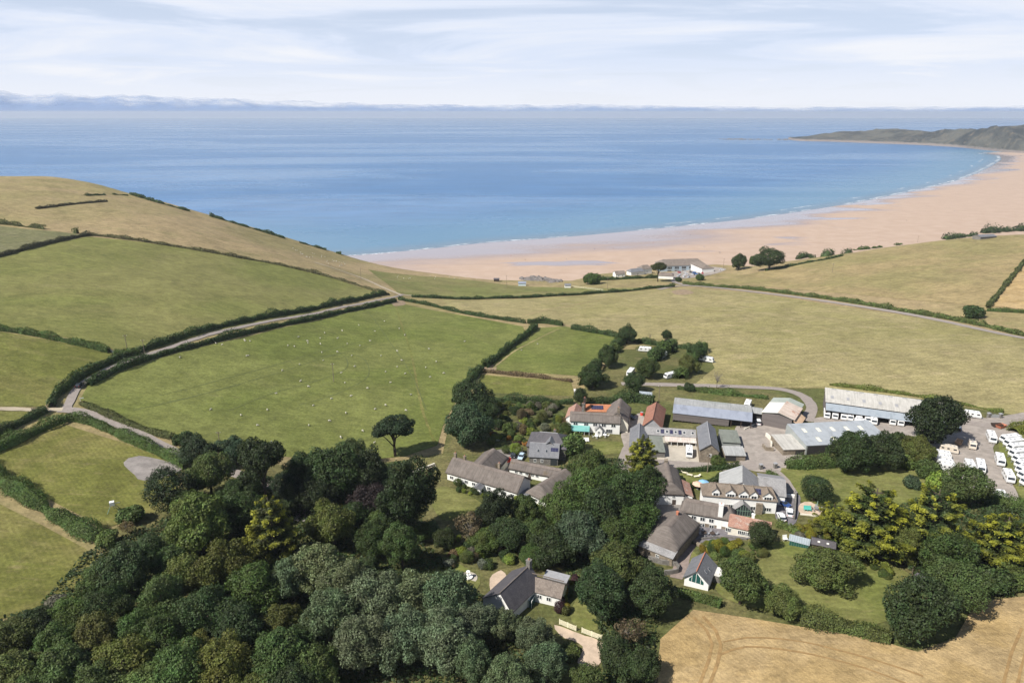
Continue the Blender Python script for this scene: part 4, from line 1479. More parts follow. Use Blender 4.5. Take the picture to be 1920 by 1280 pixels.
T("broad", 632, 885, 110, "dark", "broad dark beech at the lower edge of the sheep pasture")
T("broad", 690, 885, 95, "black", "broad dark tree below the lone pine")
T("tall", 764, 940, 112, "black", "tall dark drooping tree left of the thatched cottage lawn", zs=1.05)
T("broad", 690, 940, 80, (0.030, 0.024, 0.024), "dark purple-leaved tree between the tall dark trees")
T("broad", 625, 985, 100, "olive", "olive green round tree below the shady drive")
T("tall", 752, 1025, 76, "mid", "neat oval green tree above the pale poplars")
T("cypress", 510, 1002, 118, "goldbright", "young golden cypress beside the shady drive in the wood", zs=1.15)
T("broad", 372, 985, 130, "light", "pale green spreading tree below the dark dome evergreen")
T("broad", 452, 950, 92, "dark", "dark rounded tree beside the shady drive")
T("bush", 246, 965, 56, "mid", "round bush beside the white tripod in the mown field")
T("broad", 700, 1010, 70, "dark", "small dark tree left of the neat oval tree")
T("bush", 202, 1010, 44, "light", "light green bush at the end of the broad hedge")
T("thin", 236, 985, 34, "brown", "thin reddish brown dead tree at the lower left wood edge")
T("bush", 106, 1135, 50, "grey", "grey green bush at the edge of the lower left field")
T("bush", 255, 1175, 62, "copper", "dark purple bush in the middle of the lower left wood")
T("bush", 125, 1215, 60, "copper", "dull purple bush low in the lower left wood")
T("bush", 345, 1150, 60, "yellow", "yellowish flowering bush in the lower left wood")
T("bush", 187, 1105, 20, "yellow", "small bright yellow bush at the wood edge")
T("tall", 925, 962, 76, "black", "dark yew in front of the long thatched cottage", zs=0.9)
T("thin", 880, 985, 64, "brown", "thin brownish tree at the end of the cottage lawn")
T("broad", 985, 960, 72, "mid", "green tree right of the dark yew by the thatched cottage")
T("broad", 1105, 868, 80, "mid", "green tree beside the grey slate house, below the manor lawn")
T("bush", 1072, 838, 56, "light", "pale green bushy tree at the corner of the manor lawn")
T("broad", 1142, 905, 86, "mid", "green tree left of the village lane, below the golden cypress")
W3 = "green trees of the village centre grove"
for u, v, w, hue in [(1098, 925, 98, "mid"), (1062, 958, 100, "mid"), (1180, 930, 108, "dark"), (1128, 968, 102, "dark"), (1188, 985, 86, "mid"), (1090, 1005, 100, "blue"), (1038, 1025, 84, "dark"), (1150, 1010, 84, "mid"), (1215, 905, 70, "dark"), (1010, 1000, 70, "mid")]:
    T("broad", u, v, w, hue, {"dark": "dark green", "mid": "mid green", "blue": "bluish green"}[hue] + " tree in the dense grove between the two groups of cottages", W3)
T("broad", 1152, 1058, 100, "olive", "olive green tree in front of the hipped thatched house")
T("tall", 1132, 1105, 120, "dark", "big dark tree right of the slate house garden", zs=0.85)
T("tall", 1222, 1098, 105, "dark", "big dark tree left of the cottage with the glazed gable", zs=0.9)
T("thin", 1180, 1180, 66, "brown", "sparse brownish tree beside the wheat corner")
T("broad", 1158, 1228, 88, "dark", "dark tree beside the pink gravel drive at the bottom")
T("broad", 1205, 1250, 76, "dark", "dark tree overhanging the left edge of the wheat")
T("broad", 1105, 1285, 90, "mid", "tree at the bottom edge below the pink gravel drive")
T("bush", 1068, 1222, 44, "mid", "bush beside the pink gravel drive")
T("cypress", 1205, 855, 84, "goldbright", "golden cypress in front of the grey lean-to in the village centre")
T("cypress", 1634, 978, 172, "gold", "huge golden cypress beside the white hotel's patio", zs=0.92, proto=0)
T("cypress", 1748, 985, 160, "dark", "huge dark green cypress between the two golden cypresses", zs=0.92, proto=1)
T("cypress", 1885, 1000, 150, "goldbright", "golden cypress at the right edge of the photo", zs=0.95, proto=2)
T("cypress", 1560, 975, 80, "gold", "small golden topped cypress at the patio corner", zs=0.95)
T("broad", 1392, 1092, 98, "mid", "dense green tree at the left side of the big lawn")
T("broad", 1470, 1128, 78, "olive", "loose olive tree between the big lawn and the wheat", zs=0.75)
T("broad", 1545, 1060, 108, "olive", "spreading tree standing alone in the big lawn", zs=0.85)
T("broad", 1720, 1138, 146, "dark", "largest dark tree at the lower right corner of the lawn", zs=0.88)
T("broad", 1800, 1100, 108, "mid", "green tree beside the largest dark tree above the wheat")
T("broad", 1775, 1035, 112, "mid", "green tree below the huge dark green cypress")
T("tall", 1700, 1020, 70, "olive", "narrow olive conifer in front of the golden cypress")
T("bush", 1860, 1090, 80, "dark", "dark bush under the right hand golden cypress")
T("bush", 1900, 1080, 66, "mid", "green bush at the right edge above the wheat")
T("broad", 1427, 1002, 54, "dark", "dark rounded garden tree in front of the red tiled roof")
T("dome", 1528, 918, 58, "dark", "clipped dark round tree on the upper lawn", zs=0.9)
T("broad", 1757, 786, 108, "black", "big black-green pine at the end of the caravan storage shed", zs=0.95)
T("broad", 1602, 838, 98, "dark", "dark dense tree in front of the metal shed")
T("broad", 1655, 842, 76, "dark", "dark tree between the metal shed and the pine", zs=1.05)
T("broad", 1722, 838, 66, "olive", "olive tree under the big black pine")
T("bush", 1697, 865, 46, "light", "light green small tree on the edge of the upper lawn")
T("bush", 1738, 882, 52, "mid", "round green bush beside the parked caravans")
T("broad", 1810, 908, 88, "mid", "round green tree in front of the caravan yard")
T("bush", 1765, 912, 62, "lime", "yellow green bush beside the upper lawn")
T("bush", 1710, 905, 36, "blue", "bluish shrub with big leaves on the upper lawn")
T("bush", 1690, 830, 60, "dark", "dark undergrowth bush between shed and lawn")
T("broad", 888, 742, 74, "dark", "dark tree at the corner of sheep pasture and gardens")
T("broad", 876, 796, 86, "blue", "large blue-green tree at the edge of the cottage gardens")
T("broad", 905, 770, 54, "dark", "smaller dark tree behind the large blue-green tree")
T("pine", 738, 800, 82, "black", "lone dark pine standing in the sheep pasture", zs=1.0)
T("broad", 1112, 700, 58, "dark", "dark round tree at the left hedge of the caravan field")
T("broad", 1138, 668, 44, "mid", "tree halfway up the left hedge of the caravan field")
T("broad", 1176, 627, 36, "dark", "dark tree at the top corner of the caravan field")
T("bush", 1152, 652, 32, "mid", "bush in the left hedge of the caravan field")
T("tall", 1251, 627, 24, "dark", "small dark tree standing alone at the top of the caravan field", zs=0.8)
T("broad", 1188, 715, 42, "dark", "dark tree beside the white hut behind the manor")
T("broad", 1212, 688, 46, "mid", "tree in the middle hedge of the caravan field")
T("bush", 1230, 665, 40, "mid", "brownish bush in the middle hedge of the caravan field")
T("bush", 1248, 652, 34, "dark", "dark bush at the top of the middle hedge")
T("broad", 1308, 658, 40, "dark", "dark tree at the top of the right hedge of the caravan field")
T("broad", 1290, 680, 44, "olive", "olive tree in the right hedge of the caravan field")
T("bush", 1272, 700, 30, "mid", "green bush at the foot of the right hedge of the caravan field")
T("bush", 1262, 655, 20, "dark", "clipped dark bush behind the upright white caravan")
T("bare", 1346, 705, 38, "brown", "bare leafless tree beside the farm track")
T("bare", 1219, 628, 14, "brown", "thin bare sapling at the top of the caravan field")
T("bush", 1292, 727, 24, "dark", "dark round bush beside the farm track")
T("tall", 1090, 742, 30, "dark", "narrow dark tree behind the manor chimney", zs=1.2)
T("pine", 1235, 503, 34, "goldbright", "flat topped golden tree beside the beach houses")
T("broad", 1386, 490, 32, "dark", "dark tree on the shore right of the beach car park")
T("broad", 1445, 482, 50, "dark", "large dark tree on the shore beside the sloping field")
T("bush", 1418, 490, 28, "mid", "bush left of the large shore tree")
T("bush", 1825, 586, 38, "dark", "dark bush at the field corner beside the lane on the right")
T("bush", 1110, 524, 36, "mid", "bush at the left end of the beach house hedge")
T("bush", 1272, 524, 16, "dark", "small dark bush beside the lane end at the beach houses")
T("bush", 1312, 521, 18, "mid", "small green bush in front of the beach car park")
T("bush", 345, 825, 40, "dark", "dark scrub at the foot of the lane bank")
T("bush", 520, 1072, 50, "mid", "green undergrowth bush beside the golden cypress")
T("bush", 1345, 865, 34, "mid", "low green shrub below the stone barn")
for u, v, w, hue, kind in [(590, 930, 80, "black", "broad"), (540, 940, 60, "dark", "broad"), (665, 960, 70, "dark", "broad"), (720, 970, 70, "mid", "broad"), (440, 915, 70, "dark", "broad"), (330, 1010, 70, "mid", "broad"), (280, 1030, 70, "dark", "broad"), (690, 1060, 60, "dark", "broad"), (800, 990, 50, "mid", "broad"), (600, 865, 60, "dark", "broad"), (660, 850, 60, "dark", "broad"), (725, 905, 60, "black", "broad")]:
    T(kind, u, v, w, hue, {"dark": "dark green", "mid": "mid green", "black": "blackish green"}[hue] + " tree in the shady wood around the gravel drive", "trees around the shady drive")
T("broad", 955, 1002, 74, "dark", "dark tree in the garden between the long thatched cottage and the slate house")
T("broad", 908, 1014, 54, "mid", "mid green tree at the edge of the garden shrubs above the slate house")
T("broad", 832, 1012, 46, "dark", "small dark tree left of the garden shrubs above the slate house")
T("broad", 1000, 1044, 48, "mid", "small green tree behind the slate house chimney")
T("broad", 538, 912, 66, "black", "blackish tree under the wide pine's bare trunk")
T("broad", 468, 905, 70, "dark", "dark tree left of the wide pine's trunk")
T("broad", 352, 945, 60, "mid", "green tree in front of the dark dome evergreen")
# garden shrubs
sr = random.Random(9)


HUE_WORD = {"mid": "green", "dark": "dark green", "light": "light green", "olive": "olive green", "lime": "yellow-green", "brown": "brownish", "grey": "grey-leaved", "white": "white flowered", "copper": "purple-leaved", "orange": "orange", "yellow": "yellow"}


def shrubs(poly, n, wpx, hues, label, group):
    P = poly
    us = [p[0] for p in P]
    vs_ = [p[1] for p in P]
    c = 0
    while c < n:
        u, v = sr.uniform(min(us), max(us)), sr.uniform(min(vs_), max(vs_))
        if not inside(u, v, P):
            continue
        c += 1
        hu = sr.choice(hues)
        tree(sr.choice(["bush", "bush", "dome"]), u, v, sr.uniform(*wpx), hu, HUE_WORD[hu] + " " + label, group, sr.uniform(0.8, 1.3), "shrub", "shrub")


shrubs([(905, 755), (1060, 760), (1065, 800), (1000, 815), (920, 800)], 75, (8, 26), ["mid", "dark", "light", "olive", "lime", "brown", "grey"], "shrub in the crowded cottage garden left of the manor", "garden shrubs left of the manor")
shrubs([(905, 800), (985, 810), (990, 850), (930, 845)], 30, (7, 22), ["mid", "light", "white", "copper", "lime", "orange"], "flowering shrub in the border left of the slate house", "border shrubs by the slate house")
shrubs([(1285, 1012), (1350, 1010), (1440, 1025), (1420, 1050), (1330, 1052)], 30, (9, 28), ["lime", "mid", "olive", "yellow", "light"], "rounded shrub in the terrace border of the hotel cottage", "terrace border shrubs")
shrubs([(820, 1000), (900, 1000), (1000, 1040), (960, 1060), (840, 1060)], 42, (9, 28), ["mid", "dark", "lime", "light", "brown", "grey"], "shrub in the garden above the dark slate house", "garden shrubs above the slate house")
shrubs([(1030, 1085), (1080, 1080), (1085, 1110), (1060, 1150), (1045, 1140)], 14, (12, 24), ["mid", "olive", "lime", "yellow", "copper"], "shrub along the right wall of the dark slate house", "shrubs beside the slate house wall")
shrubs([(850, 900), (975, 935), (970, 948), (845, 915)], 18, (10, 18), ["dark", "mid", "lime"], "clipped shrub against the front of the long thatched cottage", "shrubs before the long cottage")
shrubs([(1490, 985), (1555, 990), (1600, 1010), (1560, 1012), (1500, 1005)], 14, (14, 26), ["light", "mid", "yellow", "grey"], "shrub in the bed behind the greenhouse", "shrubs behind the greenhouse")
shrubs([(1600, 1040), (1680, 1070), (1670, 1085), (1610, 1060)], 16, (12, 22), ["mid", "lime", "olive"], "shrub in the kitchen garden beds beside the big lawn", "kitchen garden shrubs")
shrubs([(1038, 790), (1064, 790), (1066, 825), (1045, 830)], 12, (14, 22), ["light", "olive", "mid", "lime"], "shrub at the left end of the manor house", "shrubs at the manor's left end")
# ------------------------------------------------------------------ buildings
def wall_mat(name, col, var=0.12, stone=False):
    m, nt = new_mat(name)
    k = NT(nt)
    oc = k.n("ShaderNodeTexCoord").outputs["Object"]
    n = k.noise(oc, 0.7, 6, 0.7)
    c = k.mix(k.ramp(n, 0.3, 0.75), col, tuple(x * (1 - var * 1.6) for x in col))
    nrm = None
    if stone:
        vz = k.n("ShaderNodeTexVoronoi", {"Vector": k.mapping(oc, (1.6, 1.6, 2.8)), "Scale": 1.0, "Randomness": 1.0})
        sc = k.n("ShaderNodeSeparateColor", {0: vz.outputs["Color"]}).outputs[0]
        c = k.mix(k.ramp(sc, 0.1, 0.9, 0, 0.75), c, tuple(x * 0.5 for x in col))
        ed = k.n("ShaderNodeTexVoronoi", {"Vector": k.mapping(oc, (1.6, 1.6, 2.8)), "Scale": 1.0}, feature="DISTANCE_TO_EDGE").outputs["Distance"]
        nrm = k.bump(k.ramp(ed, 0, 0.15), 0.5, 0.05)
    k.out(k.principled(c, 0.9, nrm, 0.2))
    return m


def roof_mat(name, a, b, c3=None, scale=0.8, course=0.0, corr=0.0, rough=0.85, metallic=0.0, streak=False, spec=0.3):
    """roof covering: two tones mixed by patches, optional third (moss, rust), courses along the slope or corrugation across it"""
    m, nt = new_mat(name)
    k = NT(nt)
    oc = k.n("ShaderNodeTexCoord").outputs["Object"]
    n = k.noise(oc, scale, 6, 0.7)
    c = k.mix(k.ramp(n, 0.32, 0.68), a, b)
    if c3:
        n2 = k.noise(oc, scale * 0.4, 6, 0.65, 0.4)
        c = k.mix(k.ramp(n2, 0.52, 0.66), c, c3)
    if streak:
        s = k.noise(k.mapping(oc, (3.0, 0.12, 0.12)), 1.0, 4, 0.6)
        c = k.mix(k.ramp(s, 0.35, 0.75, 0, 0.55), c, tuple(x * 0.6 for x in a))
    # old damp stains and lichen in broad patches
    n6 = k.noise(k.mapping(oc, (0.5, 0.22, 0.22)), 1.0, 6, 0.7, 0.5)
    c = k.mix(k.ramp(n6, 0.46, 0.70, 0, 0.45), c, tuple(x * 0.5 for x in a))
    n7 = k.noise(oc, 2.2, 3, 0.8)
    c = k.mix(k.ramp(n7, 0.60, 0.75, 0, 0.30), c, tuple(min(0.8, x * 1.5 + 0.03) for x in b))
    nrm = None
    if course:
        w = k.n("ShaderNodeTexWave", {"Vector": oc, "Scale": 0.314 / course, "Distortion": 0.6, "Detail": 2}, wave_type="BANDS", bands_direction="Z", wave_profile="SAW").outputs["Fac"]
        vv = k.noise(k.mapping(oc, (2.6, 2.6, 5.0)), 1.0, 2, 0.9)
        c = k.mix(k.ramp(vv, 0.3, 0.7, 0, 0.6), c, tuple(x * 0.55 for x in a))
        nrm = k.bump(w, 0.5, 0.04)
    if corr:
        w = k.n("ShaderNodeTexWave", {"Vector": oc, "Scale": 0.314 / corr}, wave_type="BANDS", bands_direction="X").outputs["Fac"]
        nrm = k.bump(w, 0.6, 0.05)
        c = k.mix(k.ramp(w, 0.0, 1.0, 0.0, 0.12), c, tuple(x * 0.5 for x in a))
    k.out(k.principled(c, rough, nrm, spec, Metallic=metallic))
    return m


M["white_wall"] = wall_mat("white_render", (0.80, 0.795, 0.77), 0.05)
M["cream_wall"] = wall_mat("cream_render", (0.72, 0.68, 0.58), 0.08)
M["pale_blue_wall"] = wall_mat("pale_blue_render", (0.55, 0.66, 0.72), 0.06)
M["beach_wall"] = wall_mat("grey_blue_render", (0.34, 0.42, 0.48), 0.06)
M["stone_wall"] = wall_mat("stone_wall", (0.30, 0.25, 0.19), 0.2, True)
M["grey_stone"] = wall_mat("grey_stone", (0.24, 0.225, 0.205), 0.2, True)
M["timber"] = roof_mat("weathered_timber_cladding", (0.15, 0.13, 0.125), (0.21, 0.185, 0.175), None, 0.6, corr=0.25, streak=True)
M["painted_shade"] = simple_mat("painted_interior_shade", (0.035, 0.033, 0.032), 0.9, 0.2)  # near-black colour stands in for the shade inside barns and sheds
M["thatch"] = roof_mat("thatch", (0.145, 0.125, 0.112), (0.195, 0.170, 0.152), None, 0.5, streak=True, rough=0.95, spec=0.1)
M["thatch_ridge"] = roof_mat("thatch_ridge", (0.15, 0.125, 0.11), (0.20, 0.17, 0.15), None, 1.2, rough=0.95, spec=0.1)
M["mossy_thatch"] = roof_mat("mossy_thatch", (0.135, 0.118, 0.108), (0.18, 0.155, 0.14), (0.14, 0.105, 0.05), 0.5, streak=True, rough=0.95, spec=0.1)
M["slate"] = roof_mat("slate", (0.165, 0.17, 0.185), (0.215, 0.215, 0.225), None, 0.7, 0.25, rough=0.6, spec=0.4)
M["dark_slate"] = roof_mat("dark_slate", (0.085, 0.08, 0.09), (0.125, 0.115, 0.12), None, 0.7, 0.25, rough=0.65, spec=0.4)
M["pale_slate"] = roof_mat("pale_slate", (0.28, 0.275, 0.275), (0.34, 0.33, 0.325), (0.22, 0.21, 0.21), 0.9, 0.25, rough=0.7)
M["brown_tile"] = roof_mat("brown_tile", (0.205, 0.165, 0.13), (0.265, 0.215, 0.17), (0.175, 0.15, 0.12), 1.0, 0.3)
M["stone_tile"] = roof_mat("stone_tile", (0.19, 0.155, 0.13), (0.26, 0.22, 0.19), (0.14, 0.12, 0.105), 1.3, 0.3)
M["red_tile"] = roof_mat("red_tile", (0.36, 0.185, 0.135), (0.42, 0.27, 0.21), (0.44, 0.37, 0.32), 1.4, 0.35)
M["dull_red_tile"] = roof_mat("dull_red_tile", (0.30, 0.135, 0.095), (0.37, 0.19, 0.13), (0.25, 0.16, 0.11), 0.8, 0.35)
M["orange_tile"] = roof_mat("orange_tile", (0.44, 0.17, 0.085), (0.48, 0.22, 0.12), None, 0.8, 0.35)
M["white_sheet"] = roof_mat("pale_sheet_roof", (0.47, 0.45, 0.41), (0.53, 0.51, 0.47), None, 0.3, corr=0.3, streak=True)
M["bright_sheet"] = roof_mat("bright_sheet_roof", (0.66, 0.64, 0.59), (0.70, 0.68, 0.63), None, 0.3, corr=0.3)
M["blue_sheet"] = roof_mat("blue_grey_sheet_roof", (0.235, 0.26, 0.32), (0.27, 0.295, 0.355), None, 0.4, corr=0.3, rough=0.5)
M["light_blue_sheet"] = roof_mat("light_blue_sheet_roof", (0.30, 0.345, 0.39), (0.34, 0.375, 0.41), None, 0.4, corr=0.3, rough=0.5)
M["lichen_sheet"] = roof_mat("lichen_grey_sheet_roof", (0.34, 0.345, 0.34), (0.42, 0.42, 0.41), (0.30, 0.32, 0.29), 0.25, corr=0.3, streak=True)
M["green_sheet"] = roof_mat("pale_green_sheet_roof", (0.33, 0.365, 0.325), (0.38, 0.41, 0.37), None, 0.3, corr=0.3, streak=True)
M["rust_sheet"] = roof_mat("rusty_sheet_roof", (0.58, 0.46, 0.38), (0.66, 0.57, 0.50), (0.42, 0.22, 0.15), 0.6, corr=0.3, streak=True)
M["peach_sheet"] = roof_mat("peach_sheet", (0.62, 0.42, 0.27), (0.66, 0.48, 0.33), None, 0.5, corr=0.3)
M["metal_sheet"] = roof_mat("grey_metal_roof", (0.32, 0.345, 0.37), (0.37, 0.395, 0.42), None, 0.3, corr=0.35, rough=0.5)
M["green_flat"] = roof_mat("grey_green_felt", (0.16, 0.175, 0.15), (0.19, 0.20, 0.175), None, 0.5)
M["metal_wall"] = roof_mat("grey_metal_wall", (0.28, 0.30, 0.29), (0.33, 0.345, 0.33), None, 0.4, corr=0.3)
M["turquoise"] = roof_mat("turquoise_sheet", (0.14, 0.38, 0.345), (0.19, 0.43, 0.40), None, 0.5, corr=0.3)
M["awning"] = roof_mat("striped_awning", (0.62, 0.58, 0.53), (0.50, 0.40, 0.35), None, 0.4, corr=0.9)
M["white_paint"] = simple_mat("white_paint", (0.80, 0.80, 0.78), 0.5, 0.04)
M["cream_paint"] = simple_mat("cream_paint", (0.72, 0.68, 0.55), 0.6, 0.06)
M["green_paint"] = simple_mat("green_paint", (0.16, 0.24, 0.19), 0.6, 0.06)
M["lead"] = simple_mat("lead_flashing", (0.30, 0.30, 0.31), 0.7, 0.15)
M["dark_wood"] = simple_mat("dark_wood", (0.07, 0.05, 0.04), 0.8, 0.2)
M["brick_red"] = simple_mat("red_clay", (0.45, 0.17, 0.10), 0.85, 0.2)
m, nt = new_mat("window_glass")
k = NT(nt)
k.out(k.principled((0.035, 0.042, 0.05), 0.08, None, 0.6))
M["glass"] = m
m, nt = new_mat("green_glass")
k = NT(nt)
k.out(k.principled((0.02, 0.085, 0.075), 0.06, None, 0.6))
M["green_glass"] = m
m, nt = new_mat("solar_panel_glass")
k = NT(nt)
oc = k.n("ShaderNodeTexCoord").outputs["Object"]
gx = k.n("ShaderNodeTexBrick", {"Vector": oc, "Scale": 1.0, "Mortar Size": 0.03, "Color1": (0.03, 0.032, 0.07, 1), "Color2": (0.035, 0.035, 0.075, 1), "Mortar": (0.12, 0.12, 0.16, 1), "Brick Width": 1.0, "Row Height": 0.8}, offset=0.0).outputs["Color"]
k.out(k.principled(gx, 0.15, None, 0.5))
M["solar"] = m

_wcache = {}


def window_mesh(w, h, cols, rows, frame):
    key = (round(w, 2), round(h, 2), cols, rows, frame)
    if key not in _wcache:
        mb = MB()
        t, d = 0.09, 0.07
        mb.box(-w / 2, w / 2, -d, 0, -h / 2, -h / 2 + t).box(-w / 2, w / 2, -d, 0, h / 2 - t, h / 2)
        for i in range(cols + 1):
            x = -w / 2 + t / 2 + (w - t) * i / cols
            mb.box(x - t / 2, x + t / 2, -d + 0.004, 0, -h / 2 + t, h / 2 - t)
        for i in range(1, rows):
            z = -h / 2 + h * i / rows
            mb.box(-w / 2 + t, w / 2 - t, -d + 0.008, 0, z - 0.03, z + 0.03)
        pane = MB().box(-w / 2 + 0.02, w / 2 - 0.02, -0.035, -0.005, -h / 2 + 0.02, h / 2 - 0.02)
        _wcache[key] = (mb.mesh("window", M[frame]), pane.mesh("pane", M["glass"]))
    return _wcache[key]


def roof_mesh(x0, x1, wf, wb, hr, hef, heb, hl=0.0, hr_=0.0, th=0.18):
    """gable or hipped roof as one thick shell; ridge along x at y=0"""
    T = [(x0, -wf, hef), (x1, -wf, hef), (x1, wb, heb), (x0, wb, heb), (x0 + hl, 0, hr), (x1 - hr_, 0, hr)]
    n = 6
    vs = T + [(x, y, z - th) for x, y, z in T]
    fs = [(0, 1, 5, 4), (2, 3, 4, 5), (n + 4, n + 5, n + 1, n + 0), (n + 5, n + 4, n + 3, n + 2)]
    if hl > 0:
        fs += [(3, 0, 4), (n + 4, n + 0, n + 3)]
    if hr_ > 0:
        fs += [(1, 2, 5), (n + 5, n + 2, n + 1)]
    rim = [(0, 1), (2, 3)] + ([(3, 0)] if hl > 0 else [(3, 4), (4, 0)]) + ([(1, 2)] if hr_ > 0 else [(1, 5), (5, 2)])
    fs += [(b, a, a + n, b + n) for a, b in rim]
    return MB().add(vs, fs)


def thatch_mesh(x0, x1, wf, wb, hr, hef, heb, hl=0.0, hr_=0.0, th=0.42, seed=0, sag=0.12):
    nx = max(8, int((x1 - x0) / 0.55))
    ny = 18
    vs = []
    for i in range(nx + 1):
        x = x0 + (x1 - x0) * i / nx
        for j in range(ny + 1):
            t = -1 + 2 * j / ny
            y = t * (wf if t < 0 else wb)
            he = hef if t < 0 else heb
            a = abs(t)
            z = hr - (hr - he) * ((a * a + 0.016) ** 0.5 - 0.126) / 0.882
            lim = 1.0
            for hip, e in ((hl, x - x0), (hr_, x1 - x)):
                if hip > 0:
                    lim = min(lim, e / hip)
            lim = max(0, lim)
            zh = he + (hr - he) * lim
            z = -math.log(math.exp(-z * 3.2) + math.exp(-(zh + (0.001 if lim < 1 else 3)) * 3.2)) / 3.2 if lim < 1 else z
            z += 0.10 * mnoise.noise(Vector((x * 0.35 + seed, y * 0.35, seed))) - sag * math.sin(math.pi * (x - x0) / (x1 - x0)) * (1 - a) * 0.6
            # rounded eaves
            if a > 0.93:
                z -= 0.10
            vs.append((x, y, z))
    m_ = ny + 1
    fs = []
    for i in range(nx):
        for j in range(ny):
            q = i * m_ + j
            fs.append((q, q + m_, q + m_ + 1, q + 1))
    n = len(vs)
    vs += [(x * 0.992, y * 0.97, z - th) for x, y, z in vs]
    fs += [tuple(reversed([q + n for q in f])) for f in fs]
    rim = [i * m_ for i in range(nx + 1)] + [nx * m_ + j for j in range(1, m_)] + [i * m_ + ny for i in range(nx - 1, -1, -1)] + [j for j in range(ny - 1, 0, -1)]
    for a, b in zip(rim, rim[1:] + rim[:1]):
        fs.append((a, b, b + n, a + n))
    return MB().add(vs, fs)


